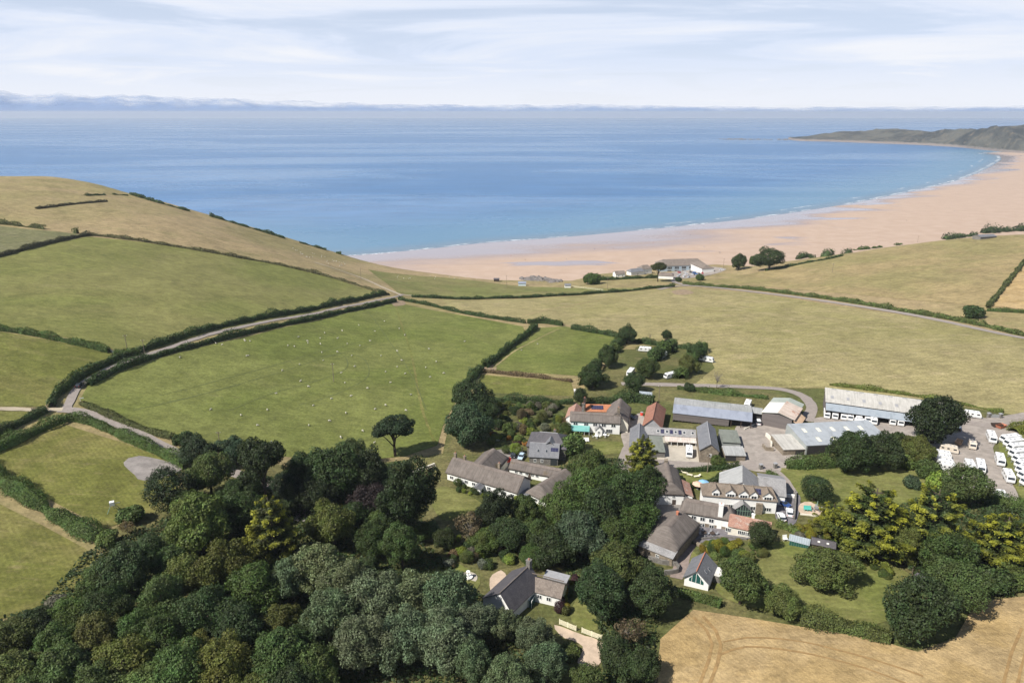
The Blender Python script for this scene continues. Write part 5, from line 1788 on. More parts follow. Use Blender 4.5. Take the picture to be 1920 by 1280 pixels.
class Building:
    """frame of a building: x along the ridge from A to B, front at -y; parts are added in local metres"""

    def __init__(self, name, label, A, B, hr, he, ef=None, eb=None, wf=4.0, wb=None, cat="house", base=None, ext=(0, 0), heb=None, pitch=None):
        if pitch and ef:
            # ridge height at which the photo's ridge and eave lines give this pitch
            for _ in range(40):
                m0 = G((A[0] + B[0]) / 2, (A[1] + B[1]) / 2, hr)
                a_ = Vector(plane_pt(A[0], A[1], m0.z + hr))
                b_ = Vector(plane_pt(B[0], B[1], m0.z + hr))
                d_ = (b_ - a_).normalized()
                w_ = -(Vector(plane_pt(ef[0], ef[1], m0.z + he)) - (a_ + b_) / 2).dot(Vector((-d_.y, d_.x)))
                hr += 0.35 * (he + pitch * w_ - hr) if w_ > 0 else -0.3
                hr = max(hr, he + 0.6)
        mid = G((A[0] + B[0]) / 2, (A[1] + B[1]) / 2, hr)
        z0 = mid.z if base is None else base
        a = Vector(plane_pt(A[0], A[1], z0 + hr))
        b = Vector(plane_pt(B[0], B[1], z0 + hr))
        d = (b - a).normalized()
        a, b = a - d * ext[0], b + d * ext[1]
        self.L = (b - a).length
        o = (a + b) / 2
        self.ang = math.atan2(d.y, d.x)
        self.e = empty(name, (o.x, o.y, z0), self.ang, label, cat)
        self.z0, self.o, self.d = z0, o, d
        self.hr, self.he = hr, he
        self.heb = he if heb is None else heb
        self.wf = self.local(ef, he)[1] * -1 if ef else wf
        self.wb = (self.local(eb, self.heb)[1] if eb else (wb if wb is not None else self.wf * (hr - self.heb) / max(0.1, hr - he)))
        self.ov = 0.35

    def local(self, px, h):
        p = Vector(plane_pt(px[0], px[1], self.z0 + h)) - self.o
        n = Vector((-self.d.y, self.d.x))
        return (p.dot(self.d), p.dot(n))

    def roof(self, mat, thatch=False, hips=(0, 0), oe=(0.3, 0.3), th=None, seed=1, ridge=None, smooth=None):
        # a hip runs on outside the ridge's own end
        x0, x1 = -self.L / 2 - (hips[0] or oe[0]), self.L / 2 + (hips[1] or oe[1])
        self.xa, self.xb = x0, x1
        self.hips = hips
        f = thatch_mesh if thatch else roof_mesh
        kw = {"seed": seed} if thatch else {}
        mb = f(x0, x1, self.wf, self.wb, self.hr, self.he, self.heb, hips[0], hips[1], th or (0.42 if thatch else 0.18), **kw)
        self.r = mb.build("roof", M[mat], self.e, thatch)
        self.th = th or (0.42 if thatch else 0.18)
        if thatch and ridge is not False:
            q = MB()
            n = max(4, int((x1 - x0 - hips[0] - hips[1]) / 0.8))
            vs, fs = [], []
            for i in range(n + 1):
                x = x0 + hips[0] + 0.2 + (x1 - x0 - hips[0] - hips[1] - 0.4) * i / n
                sg = 0.07 * math.sin(math.pi * (x - x0) / (x1 - x0))
                for y, z in ((-0.95, -0.62), (-0.5, -0.16), (0, 0.10), (0.5, -0.16), (0.95, -0.62)):
                    sl = (self.hr - self.he) / self.wf
                    vs.append((x, y, self.hr + 0.10 - sg + z * min(1.1, sl)))
            for i in range(n):
                for j in range(4):
                    a = i * 5 + j
                    fs.append((a, a + 5, a + 6, a + 1))
            q.add(vs, fs)
            q.build("ridge", M["thatch_ridge"], self.r, True)
        elif not thatch and ridge:
            x0r, x1r = x0 + hips[0], x1 - hips[1]
            MB().tube((x0r, 0, self.hr + 0.02), (x1r, 0, self.hr + 0.02), 0.14, None, 6).build("ridge", M[ridge], self.r)
        return self

    def walls(self, mat, inset=None, lower=None, lower_h=0.0, bottom=-0.8):
        ov = self.ov if inset is None else inset
        sf = (self.hr - self.he) / self.wf
        sb = (self.hr - self.heb) / self.wb
        yf, yb = -self.wf + ov, self.wb - ov
        zf, zb = self.he + sf * ov - self.th - 0.03, self.heb + sb * ov - self.th - 0.03
        x0, x1 = (self.xa + 0.35 if self.hips[0] else -self.L / 2 + 0.02), (self.xb - 0.35 if self.hips[1] else self.L / 2 - 0.02)
        self.yf, self.yb, self.x0, self.x1 = yf, yb, x0, x1
        mb = MB()
        if self.hips[0] and self.hips[1]:
            mb.prism([(yf, bottom), (yb, bottom), (yb, zb), (yf, zf)], 0, x0, x1)
        elif self.hips[0] or self.hips[1]:
            h = self.hips[0] or self.hips[1]
            xm0, xm1 = (x0 + h, x1) if self.hips[0] else (x0, x1 - h)
            mb.prism([(yf, bottom), (yb, bottom), (yb, zb), (0, self.hr - self.th - 0.03), (yf, zf)], 0, xm0, xm1)
            if self.hips[0]:
                mb.prism([(yf, bottom), (yb, bottom), (yb, zb), (yf, zf)], 0, x0, xm0 - 0.003)
            else:
                mb.prism([(yf, bottom), (yb, bottom), (yb, zb), (yf, zf)], 0, xm1 + 0.003, x1)
        else:
            mb.prism([(yf, bottom), (yb, bottom), (yb, zb), (0, self.hr - self.th - 0.03), (yf, zf)], 0, x0, x1)
        self.w = mb.build("wall", M[mat], self.e)
        if lower:
            g = 0.03
            MB().box(x0 - g, x1 + g, yf - g, yb + g, bottom - 0.1, lower_h).build("lower_wall", M[lower], self.e)
        return self

    def put(self, o, face, t, z, out=0.0):
        if face == "f":
            o.location = (t, self.yf - out, z)
        elif face == "b":
            o.location, o.rotation_euler = (t, self.yb + out, z), (0, 0, math.pi)
        elif face == "r":
            o.location, o.rotation_euler = (self.x1 + out, t, z), (0, 0, math.pi / 2)
        else:
            o.location, o.rotation_euler = (self.x0 - out, t, z), (0, 0, -math.pi / 2)
        return o

    def win(self, face, t, z, w=1.1, h=1.1, cols=2, rows=1, frame="white_paint", out=0.035, name="window"):
        f, p = window_mesh(w, h, cols, rows, frame)
        o = self.put(link(name, f, self.e), face, t, z, out)
        link("pane", p, o)
        return o

    def wpx(self, u, v, z, **kw):
        """front window at the photo pixel column"""
        return self.win("f", self.local((u, v), z)[0], z, **kw)

    def door(self, face, t, w=1.0, h=2.05, mat="dark_wood"):
        mb = MB().box(-w / 2, w / 2, -0.06, 0, 0, h)
        o = self.put(mb.build("door", M[mat], self.e), face, t, 0.05, 0.035)
        MB().box(w / 2 - 0.2, w / 2 - 0.12, -0.12, -0.062, 1.0, 1.12).build("handle", M["lead"], o)
        return o

    def chimney(self, x, y, top, w=0.8, d=0.7, mat="stone_wall", pots=1, bottom=None):
        mb = MB().box(x - w / 2, x + w / 2, y - d / 2, y + d / 2, self.he if bottom is None else bottom, top)
        mb.box(x - w / 2 - 0.08, x + w / 2 + 0.08, y - d / 2 - 0.08, y + d / 2 + 0.08, top + 0.002, top + 0.16)
        c = mb.build("chimney", M[mat], self.e)
        for i in range(pots):
            xx = x + (i - (pots - 1) / 2) * 0.42
            MB().tube((xx, y, top + 0.162), (xx, y, top + 0.6), 0.15, 0.11, 8).build("chimney_pot", M["brick_red"], c)
        return c

    def on_slope(self, front, x, f, w, ln, name, mat, th=0.1, raise_=0.03, parent=None):
        """a flat panel lying on a roof slope; f: fraction from ridge to eave of its centre"""
        wv = self.wf if front else self.wb
        he = self.he if front else self.heb
        s = -1 if front else 1
        dy, dz = wv, -(self.hr - he)
        L = math.hypot(dy, dz)
        t0, t1 = f - ln / 2 / L, f + ln / 2 / L
        nrm = Vector((0, s * (self.hr - he) / L, wv / L))
        vs = []
        for r_ in (raise_, raise_ + th):
            for xx, t in ((x - w / 2, t0), (x + w / 2, t0), (x + w / 2, t1), (x - w / 2, t1)):
                p = Vector((xx, s * dy * t, self.hr + dz * t)) + nrm * r_
                vs.append(p)
        mb = MB().add(vs, [(0, 1, 2, 3), (4, 5, 6, 7), (0, 1, 5, 4), (1, 2, 6, 5), (2, 3, 7, 6), (3, 0, 4, 7)])
        return mb.build(name, M[mat], parent or self.r)

    def rooflight(self, front, x, f, w=0.8, ln=1.1, frame="lead"):
        o = self.on_slope(front, x, f, w, ln, "rooflight", frame, 0.1, 0.02)
        self.on_slope(front, x, f, w - 0.18, ln - 0.18, "pane", "glass", 0.03, 0.10, o)
        return o

    def solar(self, front, x, f, w, ln):
        return self.on_slope(front, x, f, w, ln, "solar_panel", "solar", 0.06, 0.05)


# --- long thatched cottage and its wings
b = Building("thatched_cottage", "long thatched white cottage facing the oval lawn", (852, 857), (982, 893), 6.6, 3.3, ef=(973, 925))
b.roof("thatch", True, (0, 0), (0.5, 0.5)).walls("white_wall")
for i in range(9):
    b.win("f", -b.L / 2 + 1.8 + i * (b.L - 3.4) / 8, 1.75, 1.35, 1.2, 2)
b.door("f", 0.4, 1.0, 2.0)
b.chimney(-b.L / 2 + 0.4, 0, 8.2)
b.chimney(-b.L / 2 + 4.0, 0.2, 7.9)
b.chimney(b.L / 2 - 10.5, 2.6, 7.2)
porch = MB().box(-1.1, 1.1, -b.wf - 2.0, -b.wf + 0.4, -0.5, 2.2)
porch.build("porch", M["white_wall"], b.e)
q = MB()
q.add([(-1.5, -b.wf - 2.3, 2.1), (1.5, -b.wf - 2.3, 2.1), (1.5, -b.wf + 0.8, 2.5), (-1.5, -b.wf + 0.8, 2.5), (0, -b.wf - 2.3, 3.1), (0, -b.wf + 1.0, 3.3)], [(0, 4, 5, 3), (1, 2, 5, 4), (0, 1, 4), (0, 3, 2, 1)])
q.build("porch_roof", M["slate"], b.e)

b = Building("thatched_wing", "short hipped thatched wing behind the long thatched cottage", (925, 841), (898, 868), 6.4, 2.9, wf=5.0, ext=(0.5, 1.5))
b.roof("mossy_thatch", True, (2.2, 0)).walls("cream_wall")
b.win("b", 0, 1.6)

b = Building("courtyard_cottage", "low mossy roofed white cottage across the courtyard from the long thatched one", (960, 861), (1052, 879), 5.2, 2.7, ef=(957, 878), pitch=0.75)
b.roof("mossy_thatch", True, (0, 0.0), (0.3, 0.3)).walls("white_wall")
for i, u in enumerate((965, 975, 988, 1000, 1010)):
    b.wpx(u, 888, 1.7, w=1.1, h=1.1, cols=2)
b.door("f", -1.5)

b = Building("thatched_wing", "thatched cottage with a rounded end below the low mossy roofed one", (1060, 879), (1014, 907), 5.8, 2.8, wf=4.0, wb=5.4, ext=(0.5, 1.0))
b.roof("thatch", True, (1.2, 2.2), seed=3).walls("white_wall")
b.win("r", 0.5, 1.5)
b.win("b", 1.5, 1.5)
q = MB().box(b.L / 2 - 1.0, b.L / 2 + 3.2, -b.wf - 1.2, -b.wf + 2.0, -0.5, 2.1)
q.build("lean_to", M["white_wall"], b.e)
q = MB().add([(b.L / 2 - 1.2, -b.wf - 1.5, 2.2), (b.L / 2 + 3.5, -b.wf - 1.5, 2.2), (b.L / 2 + 3.5, -b.wf + 2.2, 2.9), (b.L / 2 - 1.2, -b.wf + 2.2, 2.9)], [(0, 1, 2, 3)])
q.add([(b.L / 2 - 1.2, -b.wf - 1.5, 2.05), (b.L / 2 + 3.5, -b.wf - 1.5, 2.05), (b.L / 2 + 3.5, -b.wf + 2.2, 2.75), (b.L / 2 - 1.2, -b.wf + 2.2, 2.75)], [(0, 3, 2, 1)])
q.build("lean_to_roof", M["slate"], b.e)

# --- grey slate house
b = Building("slate_house", "grey slate roofed house with two rooflights and stone walls", (995, 829), (1048, 832), 6.2, 3.2, ef=(991, 856), pitch=0.62)
b.roof("slate", False, oe=(0.3, 0.3), ridge="lead").walls("grey_stone")
b.rooflight(True, -b.L / 2 + 3.0, 0.55)
b.rooflight(True, -b.L / 2 + 5.9, 0.55)
b.solar(True, b.L / 2 - 1.4, 0.42, 2.6, 1.5)
for t in (-3.0, -0.6):
    b.win("f", t, 1.7, 1.0, 1.2)
q = MB().box(b.L / 2 - 2.6, b.L / 2 - 0.3, b.yf - 0.05, b.yf + 0.3, 0.0, 2.5)
q.build("glazed_entrance", M["glass"], b.e)
b = Building("slate_house", "taller hipped slate house with pale ridge lines behind the rooflight house", (1012, 809), (1046, 812), 7.8, 4.6, wf=5.8, ext=(0, 0))
b.roof("dark_slate", False, (4.0, 4.0), ridge="lead").walls("grey_stone")
q = roof_mesh(-2.6, 3.0, 2.6, 2.6, 7.4, 4.95, 4.95, 1.2, 0, 0.16)
ob = q.build("cross_roof", M["slate"], b.e)
ob.rotation_euler = (0, 0, -math.pi / 2)
ob.location = (1.2, -3.0, 0)
q = MB().prism([(-2.2, -0.5), (2.2, -0.5), (2.2, 5.2), (0, 7.1), (-2.2, 5.2)], 1, -5.6, -3.0)
q.build("cross_wing", M["grey_stone"], b.e).location = (1.2, 0, 0)
b.win("l", 0, 3.4)
b.chimney(b.L / 2 - 1.2, 0.6, 8.6, mat="grey_stone")

# --- manor
b = Building("manor_house", "long white manor house with thatched roof and turquoise veranda", (1071, 771), (1163, 776), 8.6, 4.9, ef=(1068, 788.5), pitch=0.8)
b.roof("thatch", True, (0, 0), (0.4, 0.4), seed=5).walls("white_wall")
for u in (1079, 1099, 1116, 1132, 1150):
    b.wpx(u, 795, 3.65, w=1.7, h=1.3, cols=2)
b.wpx(1079, 802, 1.4, w=1.7, h=1.9, cols=2)
b.wpx(1099, 802, 1.4, w=1.7, h=1.9, cols=2)
b.wpx(1142, 805, 1.3, w=2.4, h=1.7, cols=3)
xv0, xv1 = b.local((1068, 812), 2.0)[0], b.local((1105, 812), 2.0)[0]
q = MB().add([(xv0, b.yf - 3.4, 2.25), (xv1, b.yf - 3.4, 2.25), (xv1, b.yf - 0.02, 3.0), (xv0, b.yf - 0.02, 3.0), (xv0, b.yf - 3.4, 2.1), (xv1, b.yf - 3.4, 2.1), (xv1, b.yf - 0.02, 2.85), (xv0, b.yf - 0.02, 2.85)],
             [(0, 1, 2, 3), (7, 6, 5, 4), (0, 4, 5, 1), (1, 5, 6, 2), (3, 7, 4, 0)])
v_ = q.build("veranda", M["turquoise"], b.e)
for i in range(5):
    x = xv0 + 0.1 + (xv1 - xv0 - 0.2) * i / 4
    MB().box(x - 0.06, x + 0.06, b.yf - 3.3, b.yf - 3.18, -0.5, 2.12).build("post", M["white_paint"], v_)
xp = b.local((1123, 800), 1.5)[0]
q = MB().prism([(xp - 1.3, -0.5), (xp + 1.3, -0.5), (xp + 1.3, 2.4), (xp, 3.9), (xp - 1.3, 2.4)], 1, b.yf - 2.4, b.yf - 0.01)
q.build("porch", M["white_wall"], b.e)
q = roof_mesh(-1.4, 1.25, 1.65, 1.65, 4.15, 2.3, 2.3, 0, 0, 0.12)
ob = q.build("porch_roof", M["pale_slate"], b.e)
ob.rotation_euler = (0, 0, math.pi / 2)
ob.location = (xp, b.yf - 1.25, 0)
b.win("f", xp, 1.7, 0.8, 1.1, out=2.44)
b.chimney(-b.L / 2 + 4.5, 1.2, 10.4, 1.0, 0.9, "grey_stone", 1)
b.chimney(b.L / 2 - 0.7, 0.0, 10.0, 1.0, 0.9, "stone_wall", 1)
manor = b
b = Building("manor_wing", "steep thatched rear wing at the right end of the white manor", (1163, 747), (1157, 773), 8.4, 4.6, wf=4.8, ext=(0, 0.5))
b.roof("thatch", True, (0, 0), seed=6).walls("cream_wall")
b.win("b", -1, 3)
b.win("b", 2, 3)
b = Building("tiled_wing", "orange tiled rear wing with solar panel behind the manor", (1098, 757), (1147, 758), 6.6, 4.4, ef=(1098, 771), wb=3, pitch=0.6)
b.roof("orange_tile").walls("cream_wall")
b.solar(True, -0.6, 0.45, 4.8, 1.9)
for t in (-3, 0, 3):
    b.win("f", t, 3.2, 1.2, 1.0)
b = Building("tiled_wing", "faded pink tiled gable at the left rear of the manor", (1081, 756), (1076, 771), 6.8, 4.4, wf=3.2, ext=(0, 1))
b.roof("red_tile").walls("white_wall")
b.chimney(-b.L / 2 + 0.4, 3.3, 9.6, 1.0, 0.9, "dark_wood", 1)

# --- red tiled barn
b = Building("tiled_barn", "red brown tiled barn with white front behind the manor yard", (1231, 753), (1224, 784), 7.0, 3.4, ef=(1205, 794), eb=(1243, 799))
b.roof("dull_red_tile", False, (2.2, 0), (0.2, 0.5), ridge="dull_red_tile").walls("white_wall")
q = MB().prism([(-b.wf + 0.4, 3.3), (b.wb - 0.4, 3.3), (0, 6.6)], 0, b.L / 2 + 0.03, b.L / 2 + 0.09)
q.build("gable_boarding", M["lead"], b.e)

# --- courtyard farm buildings
b = Building("slate_barn", "small slate gabled barn beside the village lane", (1199, 793), (1198, 826), 5.8, 3.2, ef=(1181, 806), eb=(1215, 812))
b.roof("slate", ridge="lead").walls("grey_stone")
b = Building("shed", "flat grey lean-to shed behind the golden cypress", (1217, 816), (1241, 817), 3.9, 3.0, ef=(1216, 846), wb=0.5, cat="shed")
b.roof("green_flat", th=0.2, oe=(0.1, 0.1)).walls("grey_stone")
b = Building("courtyard_range", "low slate range with alternating roof windows and striped awning", (1209, 799), (1305, 805), 4.9, 3.3, ef=(1211, 814), wb=2.4, cat="building")
b.roof("pale_slate", oe=(0, 0)).walls("cream_wall")
for u in (1234, 1250.5, 1266.5, 1282.5, 1298):
    b.rooflight(True, b.local((u, 809), 4.1)[0], 0.5, 1.05, 1.2, "white_paint")
for u in (1242, 1258.5, 1274.5):
    b.solar(True, b.local((u, 809), 4.1)[0], 0.5, 1.15, 1.9)
xa0, xa1 = b.local((1246, 820), 2.8)[0], b.local((1305, 822), 2.8)[0]
q = MB().add([(xa0, -b.wf - 2.6, 2.3), (xa1, -b.wf - 2.6, 2.3), (xa1, -b.wf + 0.1, 3.05), (xa0, -b.wf + 0.1, 3.05), (xa0, -b.wf - 2.6, 2.22), (xa1, -b.wf - 2.6, 2.22), (xa1, -b.wf + 0.1, 2.97), (xa0, -b.wf + 0.1, 2.97)],
             [(0, 1, 2, 3), (7, 6, 5, 4), (0, 4, 5, 1), (1, 5, 6, 2), (3, 7, 4, 0)])
aw = q.build("awning", M["awning"], b.e)
for i in range(6):
    x = xa0 + 0.2 + (xa1 - xa0 - 0.4) * i / 5
    MB().box(x - 0.07, x + 0.07, -b.wf - 2.5, -b.wf - 2.36, -0.4, 2.25).build("post", M["white_paint"], aw)
for i in range(5):
    b.win("f", xa0 + 1.4 + i * (xa1 - xa0 - 2.8) / 4, 1.5, 1.3, 1.3, 2)
b = Building("stone_barn", "tall stone barn with slate gable beside the concrete yard", (1326, 790), (1333, 832), 7.6, 4.9, ef=(1311, 842), wb=3.2)
b.roof("slate", oe=(0.3, 0.25), ridge="lead").walls("stone_wall")
q = MB().add([(b.L / 2 + 0.20, -b.wf - 0.05, b.he - 0.25), (b.L / 2 + 0.20, 0, b.hr - 0.22), (b.L / 2 + 0.20, 0, b.hr + 0.06), (b.L / 2 + 0.20, -b.wf - 0.05, b.he + 0.03), (b.L / 2 + 0.20, b.wb + 0.05, b.he - 0.25), (b.L / 2 + 0.20, b.wb + 0.05, b.he + 0.03)],
             [(0, 1, 2, 3), (1, 4, 5, 2)])
q.build("bargeboard", M["dark_slate"], b.r).location = (0.09, 0, 0)
b.win("r", 0.2, 3.2, 0.9, 1.1)
sb = b
b = Building("shed", "low shed with grey green felt roof right of the stone barn", (1348, 804), (1381, 806), 3.6, 3.1, ef=(1354, 828), wb=0.4, cat="shed")
b.roof("green_flat", oe=(0.1, 0.1)).walls("metal_wall")
b = Building("stone_shed", "small stone shed with pale slate lean-to roof and open front", (1354, 835), (1392, 836), 3.6, 2.6, ef=(1359, 853), wb=0.3, cat="shed")
b.roof("lichen_sheet", oe=(0.1, 0.1)).walls("stone_wall")
MB().box(-b.L / 2 + 0.2, 0.3, b.yf - 0.04, b.yf + 0.4, -0.3, 2.1).build("bay_shade_block", M["painted_shade"], b.e)  # solid block; the bay's inner shade is put into its colour


# --- long barn with blue slope, timber boarding and open bays
def boarding(bd, x0, x1, y, z0, z1, mat="timber", n=None, side="f"):
    """upright boards, each one a piece"""
    n = n or max(6, int((x1 - x0) / 0.42))
    w_ = (x1 - x0) / n
    msh = [MB().box(-w_ * 0.47, w_ * 0.47, -0.05, 0.03, z0 + dz, z1).mesh("board", M[mat]) for dz in (0.0, 0.05, -0.06)]
    for i in range(n):
        o = link("board", msh[i % 3], bd.e)
        p = x0 + (i + 0.5) * w_
        dy = random.uniform(-0.02, 0.02)
        o.location = (p, y + dy, 0) if side == "f" else (y + dy, p, 0)
        if side != "f":
            o.rotation_euler = (0, 0, math.pi / 2)


b = Building("long_barn", "long timber clad barn with blue grey front roof slope and pale back slope", (1264, 757), (1410, 773), 6.2, 3.9, ef=(1260, 773.5), eb=(1276, 746), heb=5.2, cat="barn")
b.roof("blue_sheet", oe=(0.2, 0.2), th=0.12)
b.th = 0.12
back = b.on_slope(False, 0, 0.5, b.L + 0.4, math.hypot(b.wb, b.hr - b.heb) - 0.02, "back_roof_sheets", "lichen_sheet", 0.04, 0.01)
b.yf, b.yb, b.x0, b.x1 = -b.wf + 0.3, b.wb - 0.3, -b.L / 2, b.L / 2
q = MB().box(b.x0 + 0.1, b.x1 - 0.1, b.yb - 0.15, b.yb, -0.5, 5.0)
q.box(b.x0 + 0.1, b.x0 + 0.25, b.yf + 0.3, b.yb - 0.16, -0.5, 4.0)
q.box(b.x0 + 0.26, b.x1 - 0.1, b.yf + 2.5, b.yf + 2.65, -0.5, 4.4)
q.build("inner_wall", M["painted_shade"], b.e)  # interior shade is put into the near-black wall colour
xo = b.x0 + 0.72 * b.L
boarding(b, b.x0, xo, b.yf, 0.75, 3.95)
boarding(b, b.yf + 0.1, b.yb, b.x0, 0.5, 4.0, side="l", n=14)
for i in range(9):
    x = b.x0 + 0.1 + i * (b.L - 0.2) / 8
    MB().box(x - 0.12, x + 0.12, b.yf + 0.1, b.yf + 0.34, -0.5, 3.95).build("post", M["dark_wood"], b.e)
lb = b
b = Building("barn_extension", "short pale roofed link at the right end of the long barn", (1410, 764), (1430, 767), 5.0, 4.6, wf=4.0, wb=2.0, cat="barn")
b.roof("lichen_sheet", oe=(0, 0)).walls("painted_shade", 1.0)

# --- corrugated barn with patched roof
b = Building("patched_barn", "timber barn with patched white, rusty and green corrugated roof", (1482, 746), (1461, 773.5), 6.6, 5.2, ef=(1428, 772), eb=(1491, 782), cat="barn", ext=(0, 0))
b.roof("green_sheet", oe=(0.2, 0.3), th=0.12).walls("painted_shade", 0.5)
Lf = math.hypot(b.wf, b.hr - b.he)
b.on_slope(True, b.L * 0.17, 0.5, b.L * 0.66 + 0.6, Lf - 0.02, "white_roof_sheets", "bright_sheet", 0.04, 0.01)
b.on_slope(False, b.L * 0.13, 0.5, b.L * 0.74 + 0.6, Lf - 0.02, "rusty_roof_sheets", "rust_sheet", 0.04, 0.01)
boarding(b, b.yf, b.yb, b.x1 + 0.06, -0.3, 4.75, side="r")
q = MB().prism([(b.yf, 4.76), (b.yb, 4.76), (0, 5.78)], 0, b.x1 - 0.02, b.x1 + 0.06)
q.build("gable_boarding", M["timber"], b.e)
boarding(b, b.x0, b.x1, b.yf - 0.06, -0.3, 4.75)
q = MB().add([(b.L * -0.05, b.wb + 0.05, 4.6), (b.L * 0.52, b.wb + 0.05, 4.6), (b.L * 0.52, b.wb + 2.6, 3.0), (b.L * -0.05, b.wb + 2.6, 3.0), (b.L * -0.05, b.wb + 0.05, 4.52), (b.L * 0.52, b.wb + 0.05, 4.52), (b.L * 0.52, b.wb + 2.6, 2.92), (b.L * -0.05, b.wb + 2.6, 2.92)],
             [(0, 1, 2, 3), (7, 6, 5, 4), (0, 4, 5, 1), (1, 5, 6, 2), (2, 6, 7, 3), (3, 7, 4, 0)])
q.build("canopy", M["peach_sheet"], b.e)
for i in range(2):
    MB().box(b.L * (0.0 + 0.48 * i), b.L * (0.0 + 0.48 * i) + 0.15, b.wb + 2.3, b.wb + 2.45, -0.5, 3.0).build("post", M["dark_wood"], b.e)

# --- caravan storage shed
b = Building("storage_shed", "very long pale roofed storage shed with caravans parked in its open bays", (1548, 726), (1790, 757), 7.4, 5.4, ef=(1541, 752), wb=1.0, cat="shed")
b.roof("white_sheet", oe=(0.2, 0.2), th=0.1)
b.hips = (0, 0)
nb_ = 10
for i in range(8):
    b.on_slope(True, -b.L / 2 + b.L * (i + 0.5) / 8.0 - 0.5, 0.62, 1.1, 2.2, "rooflight", "lead", 0.04, 0.02)
for i in range(9):
    b.on_slope(True, -b.L / 2 + b.L * (i + 0.5) / 9.0 + 0.6, 0.06, 1.6, 0.6, "ridge_vent", "lichen_sheet", 0.15, 0.02)
ylo = b.local((1540, 767), 3.9)[1]
q = MB().add([(-b.L / 2, ylo, 3.9), (b.L / 2, ylo, 3.9), (b.L / 2, -b.wf - 0.1, 5.0), (-b.L / 2, -b.wf - 0.1, 5.0), (-b.L / 2, ylo, 3.8), (b.L / 2, ylo, 3.8), (b.L / 2, -b.wf - 0.1, 4.9), (-b.L / 2, -b.wf - 0.1, 4.9)],
             [(0, 1, 2, 3), (7, 6, 5, 4), (0, 4, 5, 1), (1, 5, 6, 2), (2, 6, 7, 3), (3, 7, 4, 0)])
q.build("lower_roof", M["light_blue_sheet"], b.e)
q = MB().box(-b.L / 2, b.L / 2, 0.6, 0.75, -0.5, 6.6)
q.box(-b.L / 2, -b.L / 2 + 0.15, ylo + 0.3, 0.58, -0.5, 3.75)
q.box(b.L / 2 - 0.15, b.L / 2, ylo + 0.3, 0.58, -0.5, 3.75)
q.build("wall", M["timber"], b.e)
MB().box(-b.L / 2 + 0.16, b.L / 2 - 0.16, -b.wf + 0.6, -b.wf + 0.7, 3.9, 5.15).build("gap_shade_strip", M["painted_shade"], b.e)  # near-black strip paints the shade in the gap between the two roofs
MB().box(-b.L / 2 + 0.16, b.L / 2 - 0.16, -b.wf + 1.2, -b.wf + 1.3, -0.5, 3.7).build("inner_wall", M["painted_shade"], b.e)  # near-black sheet paints the shade behind the parked caravans
for i in range(11):
    x = -b.L / 2 + 0.2 + (b.L - 0.4) * i / 10
    MB().box(x - 0.1, x + 0.1, ylo + 0.15, ylo + 0.35, -0.5, 3.85).build("post", M["dark_wood"], b.e)
storage, storage_y = b, ylo

# --- metal shed
b = Building("metal_shed", "broad grey metal shed with pale rooflight panels and open dark front", (1476, 794), (1628, 787), 5.6, 4.0, ef=(1516, 835), wb=0.6, cat="shed")
b.roof("metal_sheet", oe=(0, 0), th=0.12)
xs0 = b.local((1516, 835), 4.0)[0]
# the long sides are skewed to the front: build the shed square, its left end at the photo's corner
b.hips = (0, 0)
b.walls("metal_wall", 0.1)
for i in range(5):
    b.on_slope(True, -b.L / 2 + b.L * (0.13 + 0.17 * i), 0.34, 1.2, 2.6, "rooflight", "cream_paint", 0.03, 0.02)
for i in range(3):
    b.on_slope(True, -b.L / 2 + b.L * (0.2 + 0.18 * i), 0.76, 1.2, 2.6, "rooflight", "cream_paint", 0.03, 0.02)
MB().box(-b.L / 2 + 0.5, b.L / 2 - 0.5, b.yf - 0.05, b.yf + 0.1, -0.4, 3.6).build("front_shade_panel", M["painted_shade"], b.e)  # solid panel painted dark for the shade inside the shed
MSHED = b

# --- small shed in the farmyard
b = Building("yard_shed", "small open shed with pale sheet roof in the farmyard", (1446, 814), (1486, 813), 3.6, 3.0, ef=(1466, 843), wb=0.3, cat="shed")
b.roof("white_sheet", oe=(0.1, 0.1), th=0.1).walls("stone_wall", 0.3)
MB().box(0.4, b.L / 2 - 0.4, b.yf - 0.04, b.yf + 0.3, -0.3, 2.3).build("bay_shade_block", M["painted_shade"], b.e)  # shade of the opening painted as a solid dark block
# --- hotel
b = Building("hotel", "big white hotel with brown tiled roof, dormers and glazed porch", (1331, 904), (1441, 913), 8.6, 5.0, ef=(1314, 928), cat="hotel", ext=(0, 1.0), pitch=0.75)
b.roof("brown_tile", False, (2.4, 1.5), (0.3, 0.3), ridge="brown_tile").walls("white_wall")


def dormer(bd, x, w=2.4, z0=4.0, z1=6.5, top=7.8, cols=3):
    d = MB()
    d.prism([(x - w / 2, z0), (x + w / 2, z0), (x + w / 2, z1), (x, top - 0.15), (x - w / 2, z1)], 1, bd.yf - 0.03, -0.6)
    do = d.build("dormer", M["white_wall"], bd.e)
    rm = roof_mesh(-1.0, 2.9, w / 2 + 0.3, w / 2 + 0.3, top, z1 - 0.15, z1 - 0.15, 0, 0, 0.12)
    r_ = rm.build("dormer_roof", M["brown_tile"], do)
    r_.rotation_euler = (0, 0, math.pi / 2)
    r_.location = (x, bd.yf + 0.72, 0)
    f, p = window_mesh(w - 0.6, 1.3, cols, 1, "white_paint")
    wv_ = link("window", f, do)
    wv_.location = (x, bd.yf - 0.07, 5.5)
    link("pane", p, wv_)


